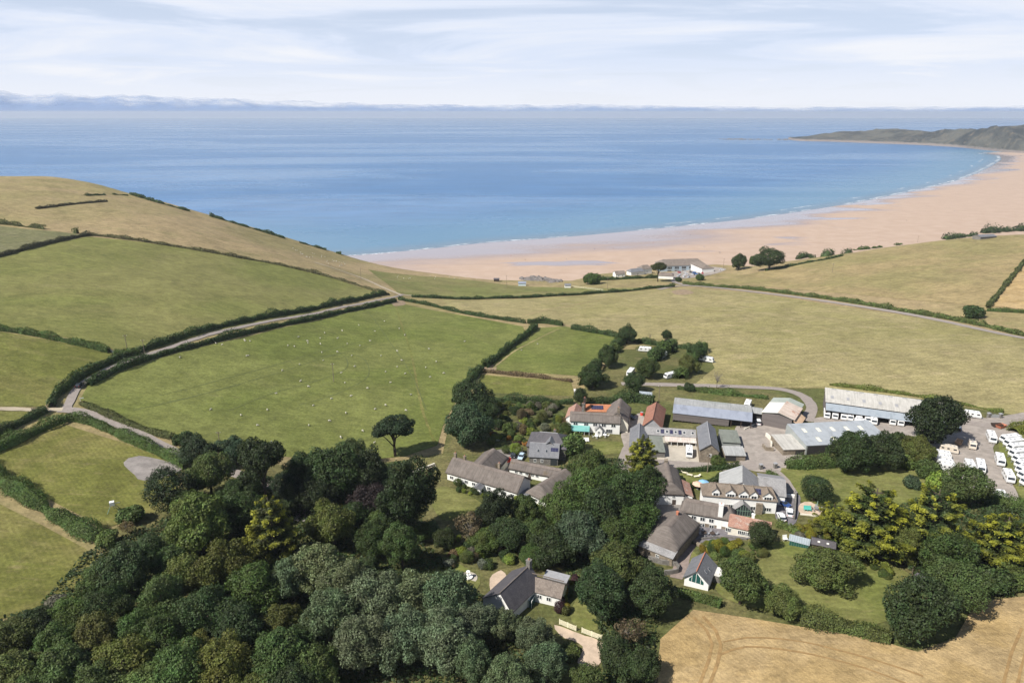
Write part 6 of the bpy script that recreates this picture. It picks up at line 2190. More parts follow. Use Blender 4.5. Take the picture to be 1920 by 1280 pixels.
for u, cols in ((1341, 2), (1368, 3), (1391.5, 3), (1410, 2), (1435, 3)):
    dormer(b, b.local((u, 920), 5.7)[0], 2.8 if cols == 3 else 2.2, cols=cols)
b.solar(True, b.local((1422, 921), 6.8)[0], 0.40, 1.6, 1.9)
for u in (1319, 1337.5, 1365, 1407.5, 1433.5):
    b.wpx(u, 938, 1.9, w=2.0 if u in (1365, 1433.5) else 1.4, h=1.3, cols=3 if u in (1365, 1433.5) else 2)
xp = b.local((1389, 950), 1.4)[0]
q = MB().prism([(xp - 2.2, -0.4), (xp + 2.2, -0.4), (xp + 2.2, 2.6), (xp, 4.4), (xp - 2.2, 2.6)], 1, b.yf - 2.6, b.yf - 0.02)
pc = q.build("glazed_porch", M["glass"], b.e)
for i in range(7):
    x = xp - 2.2 + 4.4 * i / 6
    hh = 2.6 + 1.8 * (1 - abs(x - xp) / 2.2)
    MB().box(x - 0.07, x + 0.07, b.yf - 2.68, b.yf - 2.605, -0.4, hh - 0.05).build("mullion", M["green_paint"], pc)
MB().box(xp - 2.25, xp + 2.25, b.yf - 2.69, b.yf - 2.61, 0.5, 0.62).build("mullion", M["green_paint"], pc)
MB().box(xp - 2.25, xp + 2.25, b.yf - 2.69, b.yf - 2.61, 2.2, 2.32).build("mullion", M["green_paint"], pc)
r_ = roof_mesh(-1.5, 1.3, 2.5, 2.5, 4.7, 2.5, 2.5, 0, 0, 0.12).build("porch_roof", M["pale_slate"], pc)
r_.rotation_euler = (0, 0, math.pi / 2)
r_.location = (xp, b.yf - 1.3, 0)
xt = b.local((1421, 940), 3)[0]
MB().box(xt - 0.9, xt + 0.9, b.yf - 1.0, b.yf - 0.01, -0.5, 3.9).build("chimney_breast", M["stone_wall"], b.e)
hotel = b
b = Building("hall", "large pale grey roofed hall behind the hotel", (1392, 872), (1392, 902), 8.8, 5.0, ef=(1348, 899), eb=(1424, 911), cat="building")
b.roof("lichen_sheet", oe=(0.2, 0.4), th=0.15).walls("white_wall")
b.on_slope(False, 0, 0.5, b.L + 0.5, math.hypot(b.wb, b.hr - b.he) - 0.05, "shaded_roof_slope", "pale_slate", 0.04, 0.01)  # shade of the slope away from the sun painted as a darker sheet
b = Building("hall_annexe", "grey slate annexe between the hall and the drive", (1424, 893), (1446, 896), 6.2, 4.0, wf=6.5, cat="building", ext=(0, 4.0))
b.roof("pale_slate", ridge="lead").walls("white_wall")
b = Building("thatched_cottage", "white thatched cottage with tall white chimney in front of the hotel", (1288, 934), (1362, 947), 7.2, 4.2, ef=(1281, 959), ext=(0.5, 1.0), pitch=0.85)
b.roof("thatch", True, (1.0, 2.0), (0.5, 0.5), seed=7).walls("white_wall", None, "stone_wall", 1.5)
for u in (1300, 1317, 1334):
    b.wpx(u, 974, 2.75, w=1.4, h=1.3, cols=2)
for u in (1298, 1316, 1334):
    b.wpx(u, 988, 0.75, w=1.4, h=1.3, cols=2, out=0.07)
b.chimney(b.local((1350, 970), 5)[0], -b.wf + 0.9, 8.3, 1.3, 1.2, "white_wall", 1, bottom=-0.5)
b = Building("tiled_annexe", "low annexe with patchy red pantile roof and white windows", (1370, 962), (1446, 978), 4.6, 2.9, ef=(1353, 983), wb=1.5, cat="house")
b.roof("red_tile", oe=(0.2, 0.2)).walls("cream_wall")
for u in (1365, 1389, 1396, 1404):
    b.wpx(u, 995, 1.5, w=1.5, h=1.3, cols=3)
b.chimney(b.local((1412, 970), 4)[0], 0.3, 5.6, 0.8, 0.8, "white_wall", 0)
b = Building("thatched_house", "big hipped thatched house with stone walls and pale slate skirt roof", (1277, 957), (1252, 984), 8.0, 4.4, wf=5.5, wb=5.3, ext=(0.5, 0.5))
b.roof("thatch", True, (2.0, 4.6), (0.4, 0.4), seed=8).walls("stone_wall")
q = MB().add([(b.x1 - 0.2, -b.wf + 0.1, 4.4), (b.x1 - 0.2, b.wb - 0.1, 4.4), (b.x1 + 2.4, b.wb - 0.2, 3.4), (b.x1 + 2.4, -b.wf + 0.2, 3.4), (b.x1 - 0.2, -b.wf + 0.1, 4.25), (b.x1 - 0.2, b.wb - 0.1, 4.25), (b.x1 + 2.4, b.wb - 0.2, 3.25), (b.x1 + 2.4, -b.wf + 0.2, 3.25)],
             [(0, 1, 2, 3), (7, 6, 5, 4), (0, 4, 5, 1), (1, 5, 6, 2), (2, 6, 7, 3), (3, 7, 4, 0)])
q.build("skirt_roof", M["pale_slate"], b.e)
MB().box(b.x1 + 0.01, b.x1 + 2.1, -b.wf + 0.5, b.wb - 0.5, -1.0, 3.3).build("lower_wall", M["stone_wall"], b.e)
b.win("r", 0.6, 2.0, 1.0, 1.5, 2, 2, out=2.14)
b.chimney(-b.L / 2 + 3.0, 0, 8.9, 0.6, 0.6, "brick_red", 0, bottom=7)
b = Building("thatched_cottage", "narrow thatched white cottage under the trees above the village yard", (1249, 866), (1258, 903), 7.6, 4.2, wf=5.0, wb=4.4)
b.roof("thatch", True, (1.8, 1.6), (0.5, 0.6), seed=9).walls("white_wall")
b.win("r", -1.2, 3.2, 0.9, 1.0)
b.win("r", 1.0, 3.2, 0.9, 1.0)
b.door("r", 1.2, 1.1, 2.1)
b.chimney(-b.L / 2 - 0.2, 0, 8.3, 1.1, 1.0, "stone_wall", 0, bottom=0)
x0_ = -b.L / 2 + 3.5
q = MB().add([(x0_, b.wb - 0.3, 3.9), (b.L / 2 - 0.5, b.wb - 0.3, 3.9), (b.L / 2 - 0.5, b.wb + 3.0, 2.4), (x0_, b.wb + 3.0, 2.4), (x0_, b.wb - 0.3, 3.75), (b.L / 2 - 0.5, b.wb - 0.3, 3.75), (b.L / 2 - 0.5, b.wb + 3.0, 2.25), (x0_, b.wb + 3.0, 2.25)],
             [(0, 1, 2, 3), (7, 6, 5, 4), (0, 4, 5, 1), (1, 5, 6, 2), (2, 6, 7, 3), (3, 7, 4, 0)])
q.build("lean_to_roof", M["red_tile"], b.e)
MB().box(x0_ + 0.2, b.L / 2 - 0.7, b.wb - 0.28, b.wb + 2.7, -0.5, 2.3).build("lean_to", M["white_wall"], b.e)
# --- cottage with glazed gable
b = Building("glazed_gable_cottage", "slate cottage with a big green glazed gable", (1322, 1035), (1307, 1068), 5.8, 2.8, ef=(1280, 1082), eb=(1333, 1091))
b.roof("slate", oe=(0.2, 0.5), ridge="brick_red").walls("white_wall")
wt_ = b.wf - 0.4
wb_ = b.wb - 0.4
q = MB().add([(b.x1 + 0.04, -wt_ * 0.62, 2.0), (b.x1 + 0.04, wb_ * 0.62, 2.0), (b.x1 + 0.04, wb_ * 0.62, 2.75), (b.x1 + 0.04, 0, 4.95), (b.x1 + 0.04, -wt_ * 0.62, 2.75)], [(0, 1, 2, 3, 4)])
gg = q.build("glazed_gable", M["green_glass"], b.e)
for y in (-wt_ * 0.37, 0, wb_ * 0.37):
    MB().box(b.x1 + 0.045, b.x1 + 0.10, y - 0.05, y + 0.05, 2.0, 4.9 - abs(y) * 0.75).build("mullion", M["white_paint"], gg)
b.rooflight(False, b.L * 0.2, 0.5, 0.7, 0.9)
b.rooflight(False, -b.L * 0.02, 0.62, 0.7, 0.9)
MB().box(-b.L / 2 + 0.3, b.L / 2 - 4.4, b.wb - 0.1, b.wb + 2.6, -0.5, 2.6).build("extension", M["grey_stone"], b.e)
MB().box(-b.L / 2 + 0.1, b.L / 2 - 4.2, b.wb - 0.6, b.wb + 2.8, 2.602, 2.75).build("extension_roof", M["bright_sheet"], b.e)
# --- dark slate house
b = Building("dark_slate_house", "dark slate house with white ridge end beside the pale poplars", (993, 1059), (950, 1099), 7.6, 3.4, wf=5.6, eb=(984, 1126), ext=(0, 2.5))
b.roof("dark_slate", oe=(0.3, 0.3), ridge="stone_tile").walls("white_wall")
b.chimney(-b.L / 2 + 0.3, 0, 9.2, 1.1, 1.1, "grey_stone", 1, bottom=3)
b.win("f", -2, 1.8)
b.win("f", 2, 1.8)
b = Building("stone_tiled_wing", "stone tiled cross wing with white front joined to the dark slate house", (988, 1077), (1058, 1095), 6.2, 3.3, ef=(998, 1108), pitch=0.7)
b.roof("stone_tile", oe=(0.2, 0.2)).walls("white_wall")
for t in (-2.6, -0.6, 1.8):
    b.win("f", t, 2.0, 1.2, 1.2, 2)
MB().box(-b.L / 2 + 3.6, b.L / 2 - 0.3, b.wb - 0.5, b.wb + 2.4, -0.5, 3.9).build("rear_block", M["grey_stone"], b.e)
MB().box(-b.L / 2 + 3.4, b.L / 2 - 0.1, b.wb - 0.6, b.wb + 2.6, 3.902, 4.05).build("rear_roof", M["lead"], b.e)
MB().box(-b.L / 2 + 0.1, b.L / 2 - 0.05, -0.07, 0.07, 6.1, 6.3).build("ridge", M["stone_tile"], b.e)
q = MB().box(-b.L / 2 + 0.3, -b.L / 2 + 3.2, b.yf - 2.6, b.yf - 0.02, -0.5, 2.2)
cv = q.build("conservatory", M["green_glass"], b.e)
for i in range(5):
    x = -b.L / 2 + 0.3 + 2.9 * i / 4
    MB().box(x - 0.05, x + 0.05, b.yf - 2.66, b.yf - 2.605, -0.5, 2.25).build("mullion", M["white_paint"], cv)
    MB().box(x - 0.05, x + 0.05, b.yf - 2.66, b.yf - 0.03, 2.205, 2.28).build("glazing_bar", M["white_paint"], cv)

# --- buildings by the beach
b = Building("beach_house", "large brown roofed building with glass front above the sand", (1243, 486), (1308, 484.5), 11.0, 6.5, ef=(1240, 499), wb=8, cat="building")
b.roof("stone_tile", False, (6, 6), (0.5, 0.5)).walls("beach_wall")
for i in range(5):
    b.win("f", -b.L / 2 + 3.5 + i * (b.L - 7) / 4, 4.3, 5.0, 2.8, 3, 1)
for i in range(5):
    b.win("f", -b.L / 2 + 3.5 + i * (b.L - 7) / 4, 1.2, 4.6, 2.0, 3, 1)
b = Building("beach_house", "hipped brown roofed end block at the right of the glass fronted building", (1310, 490), (1322, 495), 8.5, 5.5, wf=7, cat="building", ext=(2, 2))
b.roof("stone_tile", False, (5, 5)).walls("white_wall")
b = Building("beach_cottage", "small white gabled cottage at the left of the beach houses", (1152, 508), (1170, 507), 6.0, 3.6, wf=4.2)
b.roof("stone_tile").walls("white_wall")
b.win("f", -2, 1.8)
b.win("f", 2, 1.8)
b = Building("beach_cottage", "grey roofed white cottage second from the left of the beach houses", (1182, 504), (1202, 502), 6.6, 4.0, wf=4.6)
b.roof("slate", False, (2, 2)).walls("white_wall")
b.win("f", 0, 1.8)
b = Building("beach_cottage", "brown hipped white cottage beside the flat topped golden tree", (1204, 497), (1214, 496), 9.0, 6.0, wf=5.0)
b.roof("stone_tile", False, (3, 3), (1.5, 1.5)).walls("white_wall")
b.win("f", 0, 3)
b = Building("beach_cottage", "low brown roofed house beside the beach car park", (1240, 510), (1258, 511), 6.0, 3.6, wf=5.0)
b.roof("stone_tile", False, (3, 3), (1, 1)).walls("white_wall")
b = Building("bungalow", "grey roofed bungalow in the scrub above the far right beach", (1832, 440), (1862, 438.5), 4.2, 2.6, wf=5.0)
b.roof("slate").walls("grey_stone")
b = Building("field_shelter", "dark field shelter at the seaward edge of the green field", (926, 521), (936, 521), 3.4, 2.6, wf=3.0, cat="shed")
b.roof("dark_slate").walls("dark_wood")
b = Building("field_shelter", "blue grey field shelter beside the green field by the sand", (972, 527.5), (986, 527.5), 4.0, 2.8, wf=3.0, cat="shed")
b.roof("blue_sheet").walls("pale_blue_wall")
b = Building("field_hut", "small pale hut with a fence beside the green field", (1059, 531.5), (1070, 531.5), 3.8, 2.6, wf=2.5, cat="hut")
b.roof("slate").walls("white_wall")
b = Building("white_hut", "small white hut with windows at the end of the garden hedge", (1077, 729), (1088, 729), 3.0, 2.3, wf=1.8, cat="hut")
b.roof("bright_sheet").walls("white_wall")
b.win("f", -0.3, 1.4, 0.8, 0.9)
b.win("f", 0.8, 1.4, 0.8, 0.9)
b = Building("pool_cover", "pale blue roofed shelter behind the manor hedge", (1200, 733), (1222, 735), 2.6, 1.8, wf=1.6, cat="shed")
b.roof("light_blue_sheet").walls("white_wall")
# greenhouse and garden sheds
b = Building("greenhouse", "glass greenhouse with pale blinds beside the big lawn", (1483, 1001), (1518, 1010), 2.6, 1.6, wf=1.7, cat="greenhouse")
b.roof("light_blue_sheet", th=0.05).walls("green_glass", 0.1)
for i in range(9):
    x = -b.L / 2 + b.L * i / 8
    MB().box(x - 0.03, x + 0.03, b.yf - 0.05, b.yf - 0.005, -0.2, 1.6).build("glazing_bar", M["green_paint"], b.e)
    b.on_slope(True, x, 0.5, 0.06, 1.9, "glazing_bar", "green_paint", 0.03, 0.005)
b = Building("garden_shed", "dark felted garden shed with two rooflights beside the greenhouse", (1524, 1007), (1566, 1016), 2.9, 2.0, wf=1.9, cat="shed")
b.roof("dark_slate", th=0.08).walls("dark_wood")
b.on_slope(True, -1.2, 0.45, 0.6, 0.5, "rooflight", "bright_sheet", 0.04, 0.01)
b.on_slope(True, 1.0, 0.45, 0.6, 0.5, "rooflight", "bright_sheet", 0.04, 0.01)
b = Building("garden_shed", "small dark shed under the trees beyond the kitchen garden", (1722, 1074), (1740, 1086), 2.6, 1.9, wf=1.6, cat="shed")
b.roof("dark_slate", th=0.08).walls("dark_wood")
# ------------------------------------------------------------------ caravans, cars, animals, poles and small things
M["gelcoat"] = simple_mat("white_gelcoat", (0.72, 0.72, 0.71), 0.3, 0.03, 0.8, 0.4)
M["beige_gelcoat"] = simple_mat("beige_gelcoat", (0.60, 0.53, 0.44), 0.4, 0.05)
M["tyre"] = simple_mat("tyre", (0.03, 0.03, 0.03), 0.9, 0.1)
M["steel"] = simple_mat("galvanised_steel", (0.42, 0.43, 0.44), 0.45, 0.1, 3, 0.5, metallic=0.6)
M["grey_trim"] = simple_mat("grey_trim", (0.30, 0.31, 0.33), 0.5, 0.05)
M["wool"] = simple_mat("sheep_wool", (0.48, 0.45, 0.38), 0.95, 0.12, 3)
M["pole_wood"] = simple_mat("pole_wood", (0.19, 0.155, 0.12), 0.9, 0.2, 2)
M["rail_wood"] = simple_mat("cream_rail", (0.74, 0.70, 0.52), 0.7, 0.08)
M["red_cloth"] = simple_mat("red_cloth", (0.62, 0.06, 0.035), 0.8, 0.08)
M["teal_paint"] = simple_mat("teal_paint", (0.09, 0.42, 0.36), 0.6, 0.06)
M["cream_cloth"] = simple_mat("cream_cloth", (0.74, 0.67, 0.50), 0.9, 0.06)
M["blue_cloth"] = simple_mat("blue_cloth", (0.22, 0.42, 0.62), 0.8, 0.08)
M["pink_cloth"] = simple_mat("pink_cloth", (0.66, 0.44, 0.33), 0.85, 0.06)


def caravan_proto(bodymat):
    root = empty("caravan", (0, 0, 0))
    prof = [(-3.3, 0.42), (3.15, 0.42), (3.32, 0.75), (3.30, 1.15), (3.12, 1.75), (2.75, 2.35), (2.35, 2.58), (-2.75, 2.62), (-3.12, 2.45), (-3.3, 2.1)]
    c = (0, 1.5)
    mb = MB()
    n = len(prof)
    vs = []
    for y, f in ((-1.16, 0.955), (-1.08, 1.0), (1.08, 1.0), (1.16, 0.955)):
        vs += [(c[0] + (x - c[0]) * f, y, c[1] + (z - c[1]) * f) for x, z in prof]
    fs = [tuple(range(n)), tuple(range(3 * n, 4 * n))[::-1]]
    for r in range(3):
        for i in range(n):
            fs.append((r * n + i, r * n + (i + 1) % n, (r + 1) * n + (i + 1) % n, (r + 1) * n + i))
    mb.add(vs, fs)
    body = mb.build("body", M[bodymat], root)
    # front windows on the raked nose
    def nose(y0, y1, t0, t1):
        a, b = Vector((3.20, 0, 1.45)), Vector((2.72, 0, 2.30))
        p0, p1 = a.lerp(b, t0), a.lerp(b, t1)
        nn = Vector((0.85, 0, 0.5)) * 0.10
        return MB().add([p0 + nn + Vector((0, y0, 0)), p0 + nn + Vector((0, y1, 0)), p1 + nn + Vector((0, y1, 0)), p1 + nn + Vector((0, y0, 0)), p0 + Vector((0, y0, 0)), p0 + Vector((0, y1, 0)), p1 + Vector((0, y1, 0)), p1 + Vector((0, y0, 0))],
                        [(0, 1, 2, 3), (0, 4, 5, 1), (1, 5, 6, 2), (2, 6, 7, 3), (3, 7, 4, 0)])
    nose(-0.92, 0.92, 0.05, 0.85).build("front_window", M["glass"], root)
    MB().box(-3.34, -3.26, -0.75, 0.75, 1.5, 2.05).build("rear_window", M["glass"], root)
    for s in (-1, 1):
        for x, w in ((-2.3, 0.9), (-0.4, 0.8), (1.9, 1.1)):
            MB().box(x - w / 2, x + w / 2, s * 1.15 if s > 0 else -1.185, 1.185 if s > 0 else -1.15, 1.5, 2.02).build("side_window", M["glass"], root)
        MB().box(-3.1, 2.95, 1.15 if s > 0 else -1.175, 1.175 if s > 0 else -1.15, 0.62, 0.74).build("trim", M["grey_trim"], root)
        w_ = MB().tube((-0.35, s * 0.98, 0.33), (-0.35, s * 1.17, 0.33), 0.33, None, 14).build("wheel", M["tyre"], root)
        MB().tube((-0.35, s * 1.172, 0.33), (-0.35, s * 1.19, 0.33), 0.18, None, 10).build("hub", M["steel"], w_)
    d = MB().box(0.55, 1.15, 1.152, 1.19, 0.5, 2.2).build("door", M[bodymat], root)
    for x, y in ((-1.9, 0.3), (0.2, 0.0), (1.5, -0.3)):
        MB().box(x - 0.28, x + 0.28, y - 0.28, y + 0.28, 2.60, 2.72).build("roof_vent", M["grey_trim"], root)
    mb = MB()
    mb.tube((3.1, 0.6, 0.45), (4.3, 0, 0.45), 0.05, None, 6).tube((3.1, -0.6, 0.45), (4.3, 0, 0.45), 0.05, None, 6).tube((4.1, 0, 0.45), (4.1, 0, 0.0), 0.05, None, 6)
    mb.build("drawbar", M["steel"], root)
    return root


CP = {"white": caravan_proto("gelcoat"), "beige": caravan_proto("beige_gelcoat")}
CP_USED = set()


def caravan(rear, front, label, kind="white", group="touring caravans", length=None, on=None):
    """rear and front: photo pixels of the two ends of the roof"""
    a = G(rear[0], rear[1], 2.6)
    z = a.z
    A = Vector(plane_pt(rear[0], rear[1], z + 2.6))
    B = Vector(plane_pt(front[0], front[1], z + 2.6))
    c = (A + B) / 2
    L = length or min(8.2, max(5.2, (B - A).length))
    if kind not in CP_USED:
        CP_USED.add(kind)
        o = CP[kind]
    else:
        o = copy_tree(CP[kind])
    o.location = (c.x, c.y, H(c.x, c.y) + 0.27)
    o.rotation_euler = (0, 0, math.atan2(B.y - A.y, B.x - A.x))
    s = L / 6.6 * 0.9
    o.scale = (s, min(1.08, 0.85 + 0.15 * s), min(1.08, 0.9 + 0.1 * s))
    return tag(o, label, "caravan", group)


caravan((1807, 770), (1843, 775), "white caravan broadside at the top of the caravan yard beside the gate pillars")
caravan((1761, 833), (1801, 841), "old beige caravan broadside under the big pine", "beige")
caravan((1822, 822), (1826, 836), "beige-white small caravan facing the photo beside the pine's shadow", "beige", length=5.0)
caravan((1856, 806), (1864, 824), "white caravan facing the photo at the top of the yard's right side")
caravan((1873, 848), (1879, 866), "white caravan with dark front window alone on the grass strip")
caravan((1887, 877), (1898, 897), "white caravan lowest on the grass strip beside the yard")
caravan((1815, 859), (1825, 878), "white caravan, left one of the pair in the middle of the yard")
caravan((1837, 858), (1842, 879), "white caravan, right one of the pair in the middle of the yard")
for i, (r_, f_) in enumerate([((1753, 845), (1787, 850)), ((1752, 852.5), (1787, 857)), ((1754, 860), (1793, 866)), ((1764, 869), (1797, 873))]):
    caravan(r_, f_, ["topmost", "second", "third", "lowest"][i] + " white caravan in the tight row at the yard's left side")
for i, (f_, r_) in enumerate([((1878, 818), (1914, 814)), ((1884, 826), (1922, 821)), ((1891, 834), (1930, 831)), ((1894, 845), (1934, 841)), ((1901, 855), (1940, 852)), ((1906, 865), (1945, 861)), ((1908, 875), (1948, 870)), ((1912, 885), (1952, 880)), ((1917, 897), (1957, 892))]):
    caravan(r_, f_, ["first", "second", "third", "fourth", "fifth", "sixth", "seventh", "eighth", "ninth"][i] + " white caravan from the top in the row at the right edge")
caravan((1853, 911), (1858, 925), "white caravan half hidden behind the round green tree")
caravan((1875, 918), (1884, 931), "white caravan behind the dark clipped hedge at the bottom of the yard")
for i, u in enumerate((1546, 1561, 1577, 1589, 1605, 1621, 1667, 1682)):
    x = storage.local((u, 776 + (u - 1546) * 0.13), 1.5)[0]
    o = copy_tree(CP["white"])
    a = storage.ang
    n_ = Vector((-storage.d.y, storage.d.x))
    p = storage.o + storage.d * (x + 0.9) + n_ * (storage_y + 2.6)
    o.location = (p.x, p.y, H(p.x, p.y) + 0.2)
    o.rotation_euler = (0, 0, a - math.pi / 2)
    o.scale = (0.95, 0.95, 0.95)
    tag(o, "white caravan parked in the " + ["first", "second", "third", "fourth", "fifth", "sixth", "eighth", "ninth"][i] + " place from the left under the storage shed roof", "caravan", "touring caravans")
caravan((1637, 778), (1640, 789), "white caravan standing forward in the storage shed's seventh place")
caravan((1602, 785), (1628, 789), "white caravan parked behind the metal shed, only its roof showing")
caravan((1223, 652), (1196, 650), "white caravan at the top of the left strip of the caravan field")
caravan((1248, 659), (1238, 667), "white caravan upright between the middle and right hedges")
caravan((1187, 689), (1178, 700), "white caravan halfway down the left strip of the caravan field")
caravan((1268, 697), (1246, 702), "white caravan with awning at the bottom of the right strip")
caravan((1311, 668), (1340, 673), "white caravan outside the right hedge of the caravan field")
caravan((1292, 833), (1293, 850), "white caravan alone on the concrete yard")
caravan((1405, 748), (1400, 759), "white camper behind the long barn")


# cars
def paint(name, col):
    m, nt = new_mat(name)
    k = NT(nt)
    k.out(k.principled(col, 0.25, None, 0.5, **{"Coat Weight": 0.5}))
    return m


PAINTS = {n: paint(n + "_car_paint", c) for n, c in {"white": (0.80, 0.81, 0.82), "black": (0.02, 0.022, 0.028), "blue": (0.03, 0.07, 0.22), "red": (0.50, 0.03, 0.03), "silver": (0.45, 0.47, 0.50), "lightblue": (0.45, 0.58, 0.68), "midblue": (0.05, 0.20, 0.55)}.items()}
M["lamp"] = simple_mat("lamp_glass", (0.7, 0.7, 0.72), 0.15, 0.02)
M["tail"] = simple_mat("tail_lamp", (0.4, 0.02, 0.02), 0.3, 0.02)


def car_proto(kind="hatch"):
    root = empty("car", (0, 0, 0))
    van = kind == "van"
    low = [(-2.15, 0.35), (2.1, 0.35), (2.2, 0.6), (2.1, 0.82), (1.1, 0.98), (-2.1, 1.0), (-2.22, 0.7)]
    def loft(prof, ys, name, mat):
        n = len(prof)
        cx = sum(p[0] for p in prof) / n
        cz = min(p[1] for p in prof)
        vs = []
        for y, f in ys:
            vs += [(cx + (x - cx) * f, y, cz + (z - cz) * (1 - (1 - f) * 0.6)) for x, z in prof]
        fs = [tuple(range(n)), tuple(range((len(ys) - 1) * n, len(ys) * n))[::-1]]
        for r in range(len(ys) - 1):
            for i in range(n):
                fs.append((r * n + i, r * n + (i + 1) % n, (r + 1) * n + (i + 1) % n, (r + 1) * n + i))
        return MB().add(vs, fs).build(name, mat, root)
    loft(low, ((-0.9, 0.94), (-0.82, 1.0), (0.82, 1.0), (0.9, 0.94)), "body", PAINTS["white"])
    if van:
        cab = [(-2.12, 0.98), (1.35, 0.98), (0.75, 1.75), (0.4, 1.95), (-2.05, 1.95)]
    else:
        cab = [(-2.0, 0.98), (1.1, 0.96), (0.35, 1.44), (-0.2, 1.52), (-1.45, 1.46)]
    loft(cab, ((-0.80, 0.88), (-0.70, 1.0), (0.70, 1.0), (0.80, 0.88)), "cabin", M["glass"])
    top = max(p[1] for p in cab)
    if van:
        MB().box(-2.08, 0.45, -0.74, 0.74, top - 0.02, top + 0.05).build("roof", PAINTS["white"], root)
    else:
        MB().prism([(0.30, 1.45), (0.32, 1.50), (-0.2, 1.565), (-1.42, 1.51), (-1.44, 1.46), (-0.2, 1.5)], 1, -0.72, 0.72).build("roof", PAINTS["white"], root)
    for s in (-1, 1):
        for x in (-1.35, 1.35):
            MB().tube((x, s * 0.70, 0.32), (x, s * 0.91, 0.32), 0.32, None, 12).build("wheel", M["tyre"], root)
        MB().box(2.08, 2.2, s * 0.62 - 0.16, s * 0.62 + 0.16, 0.62, 0.76).build("headlight", M["lamp"], root)
        MB().box(-2.24, -2.12, s * 0.68 - 0.12, s * 0.68 + 0.12, 0.72, 0.92).build("tail_light", M["tail"], root)
        MB().box(0.55, 0.75, s * 0.98 - 0.09, s * 0.98 + 0.09, 0.95, 1.07).build("wing_mirror", PAINTS["white"], root)
    return root


CARS = {"hatch": car_proto("hatch"), "van": car_proto("van")}
CAR_FIRST = set()


def car(p0, p1, colour, label, kind="hatch", group=None, size=1.0):
    z = G(p0[0], p0[1], 1.3).z
    A = Vector(plane_pt(p0[0], p0[1], z + 1.3))
    B = Vector(plane_pt(p1[0], p1[1], z + 1.3))
    c = (A + B) / 2
    o = copy_tree(CARS[kind])
    o.location = (c.x, c.y, H(c.x, c.y) + 0.28)
    o.rotation_euler = (0, 0, math.atan2(B.y - A.y, B.x - A.x))
    o.scale = (size,) * 3
    if colour != "white":
        for ch in o.children:
            if ch.name.split(".")[0] in ("body", "roof", "wing_mirror"):
                key = (ch.data.name, colour)
                if key not in _carmesh:
                    me = ch.data.copy()
                    me.materials[0] = PAINTS[colour]
                    _carmesh[key] = me
                ch.data = _carmesh[key]
    return tag(o, label, "van" if kind == "van" else "car", group)


_carmesh = {}
car((1468, 972), (1463, 960), "white", "white car, left of the two parked beside the hotel", size=1.05)
car((1481.5, 963), (1480.5, 952), "white", "white car, right of the two parked beside the hotel", size=1.05)
car((1463, 938), (1477, 945), "blue", "dark blue car in the shade at the hotel's end wall")
car((1251, 972), (1236, 967), "white", "white car behind the big hipped thatched house")
car((965, 845), (961, 855), "black", "dark car in the courtyard behind the thatched cottages")
car((980, 849), (975, 858), "lightblue", "pale blue car beside the grey slate house", size=1.0)
car((1424, 795), (1419, 783), "white", "white van at the open end of the long barn", "van")
car((1178, 779), (1186, 781), "black", "dark car in the shade of the manor's rear wing")
car((1169, 793), (1174, 786), "midblue", "blue van against the manor's right end wall", "van", size=0.9)
car((144, 724), (154, 716), "black", "dark car with bright windscreen coming down the hedged lane")
cr_ = random.Random(14)
for colour, n, lab in (("white", 6, "white car in the beach car park"), ("red", 2, "red car in the beach car park"), ("black", 4, "dark car in the beach car park"), ("silver", 3, "silver car in the beach car park")):
    for _ in range(n):
        u, v = cr_.uniform(1268, 1325), cr_.uniform(506, 518)
        car((u, v), (u + cr_.uniform(-4, 4), v + cr_.choice([-1.5, 1.5])), colour, lab, group="cars in the beach car park")
car((1300, 512), (1306, 512.5), "midblue", "bright blue van in the beach car park", "van", size=1.25)
car((1350, 505), (1356, 505), "white", "white car alone right of the beach buildings")
for q in list(CARS.values()):
    for ch in list(q.children):
        bpy.data.objects.remove(ch)
    bpy.data.objects.remove(q)


# sheep: one low body with head and legs
def sheep_mesh(graze):
    bmx = bmesh.new()
    bmesh.ops.create_icosphere(bmx, subdivisions=2, radius=1.0)
    for v in bmx.verts:
        v.co = Vector((v.co.x * 0.62, v.co.y * 0.34, v.co.z * 0.36 + 0.66)) * random.uniform(0.97, 1.03)
    me = bpy.data.meshes.new("t")
    bmx.to_mesh(me)
    bmx.free()
    mb = MB()
    mb.add([tuple(v.co) for v in me.vertices], [tuple(p.vertices) for p in me.polygons])
    bpy.data.meshes.remove(me)
    hz = 0.25 if graze else 0.95
    mb.tube((0.5, 0, 0.75), (0.78, 0, hz + 0.05), 0.17, 0.12, 7)
    mb.tube((0.76, 0, hz + 0.10), (0.98, 0, hz - 0.08), 0.13, 0.07, 7)
    for x in (-0.38, 0.38):
        for y in (-0.18, 0.18):
            mb.tube((x, y, 0.5), (x, y, 0.0), 0.07, 0.045, 5)
    return mb.mesh("sheep", M["wool"], True)


SH = [sheep_mesh(True), sheep_mesh(False)]
shr = random.Random(33)


def sheep(u, v, label, group):
    p = G(u, v)
    o = link("sheep", SH[shr.random() < 0.35])
    o.location = (p.x, p.y, p.z + 0.13)
    o.rotation_euler = (0, 0, shr.uniform(0, 6.28))
    s = shr.uniform(0.68, 0.85)
    o.scale = (s, s, s)
    tag(o, label, "sheep", group)


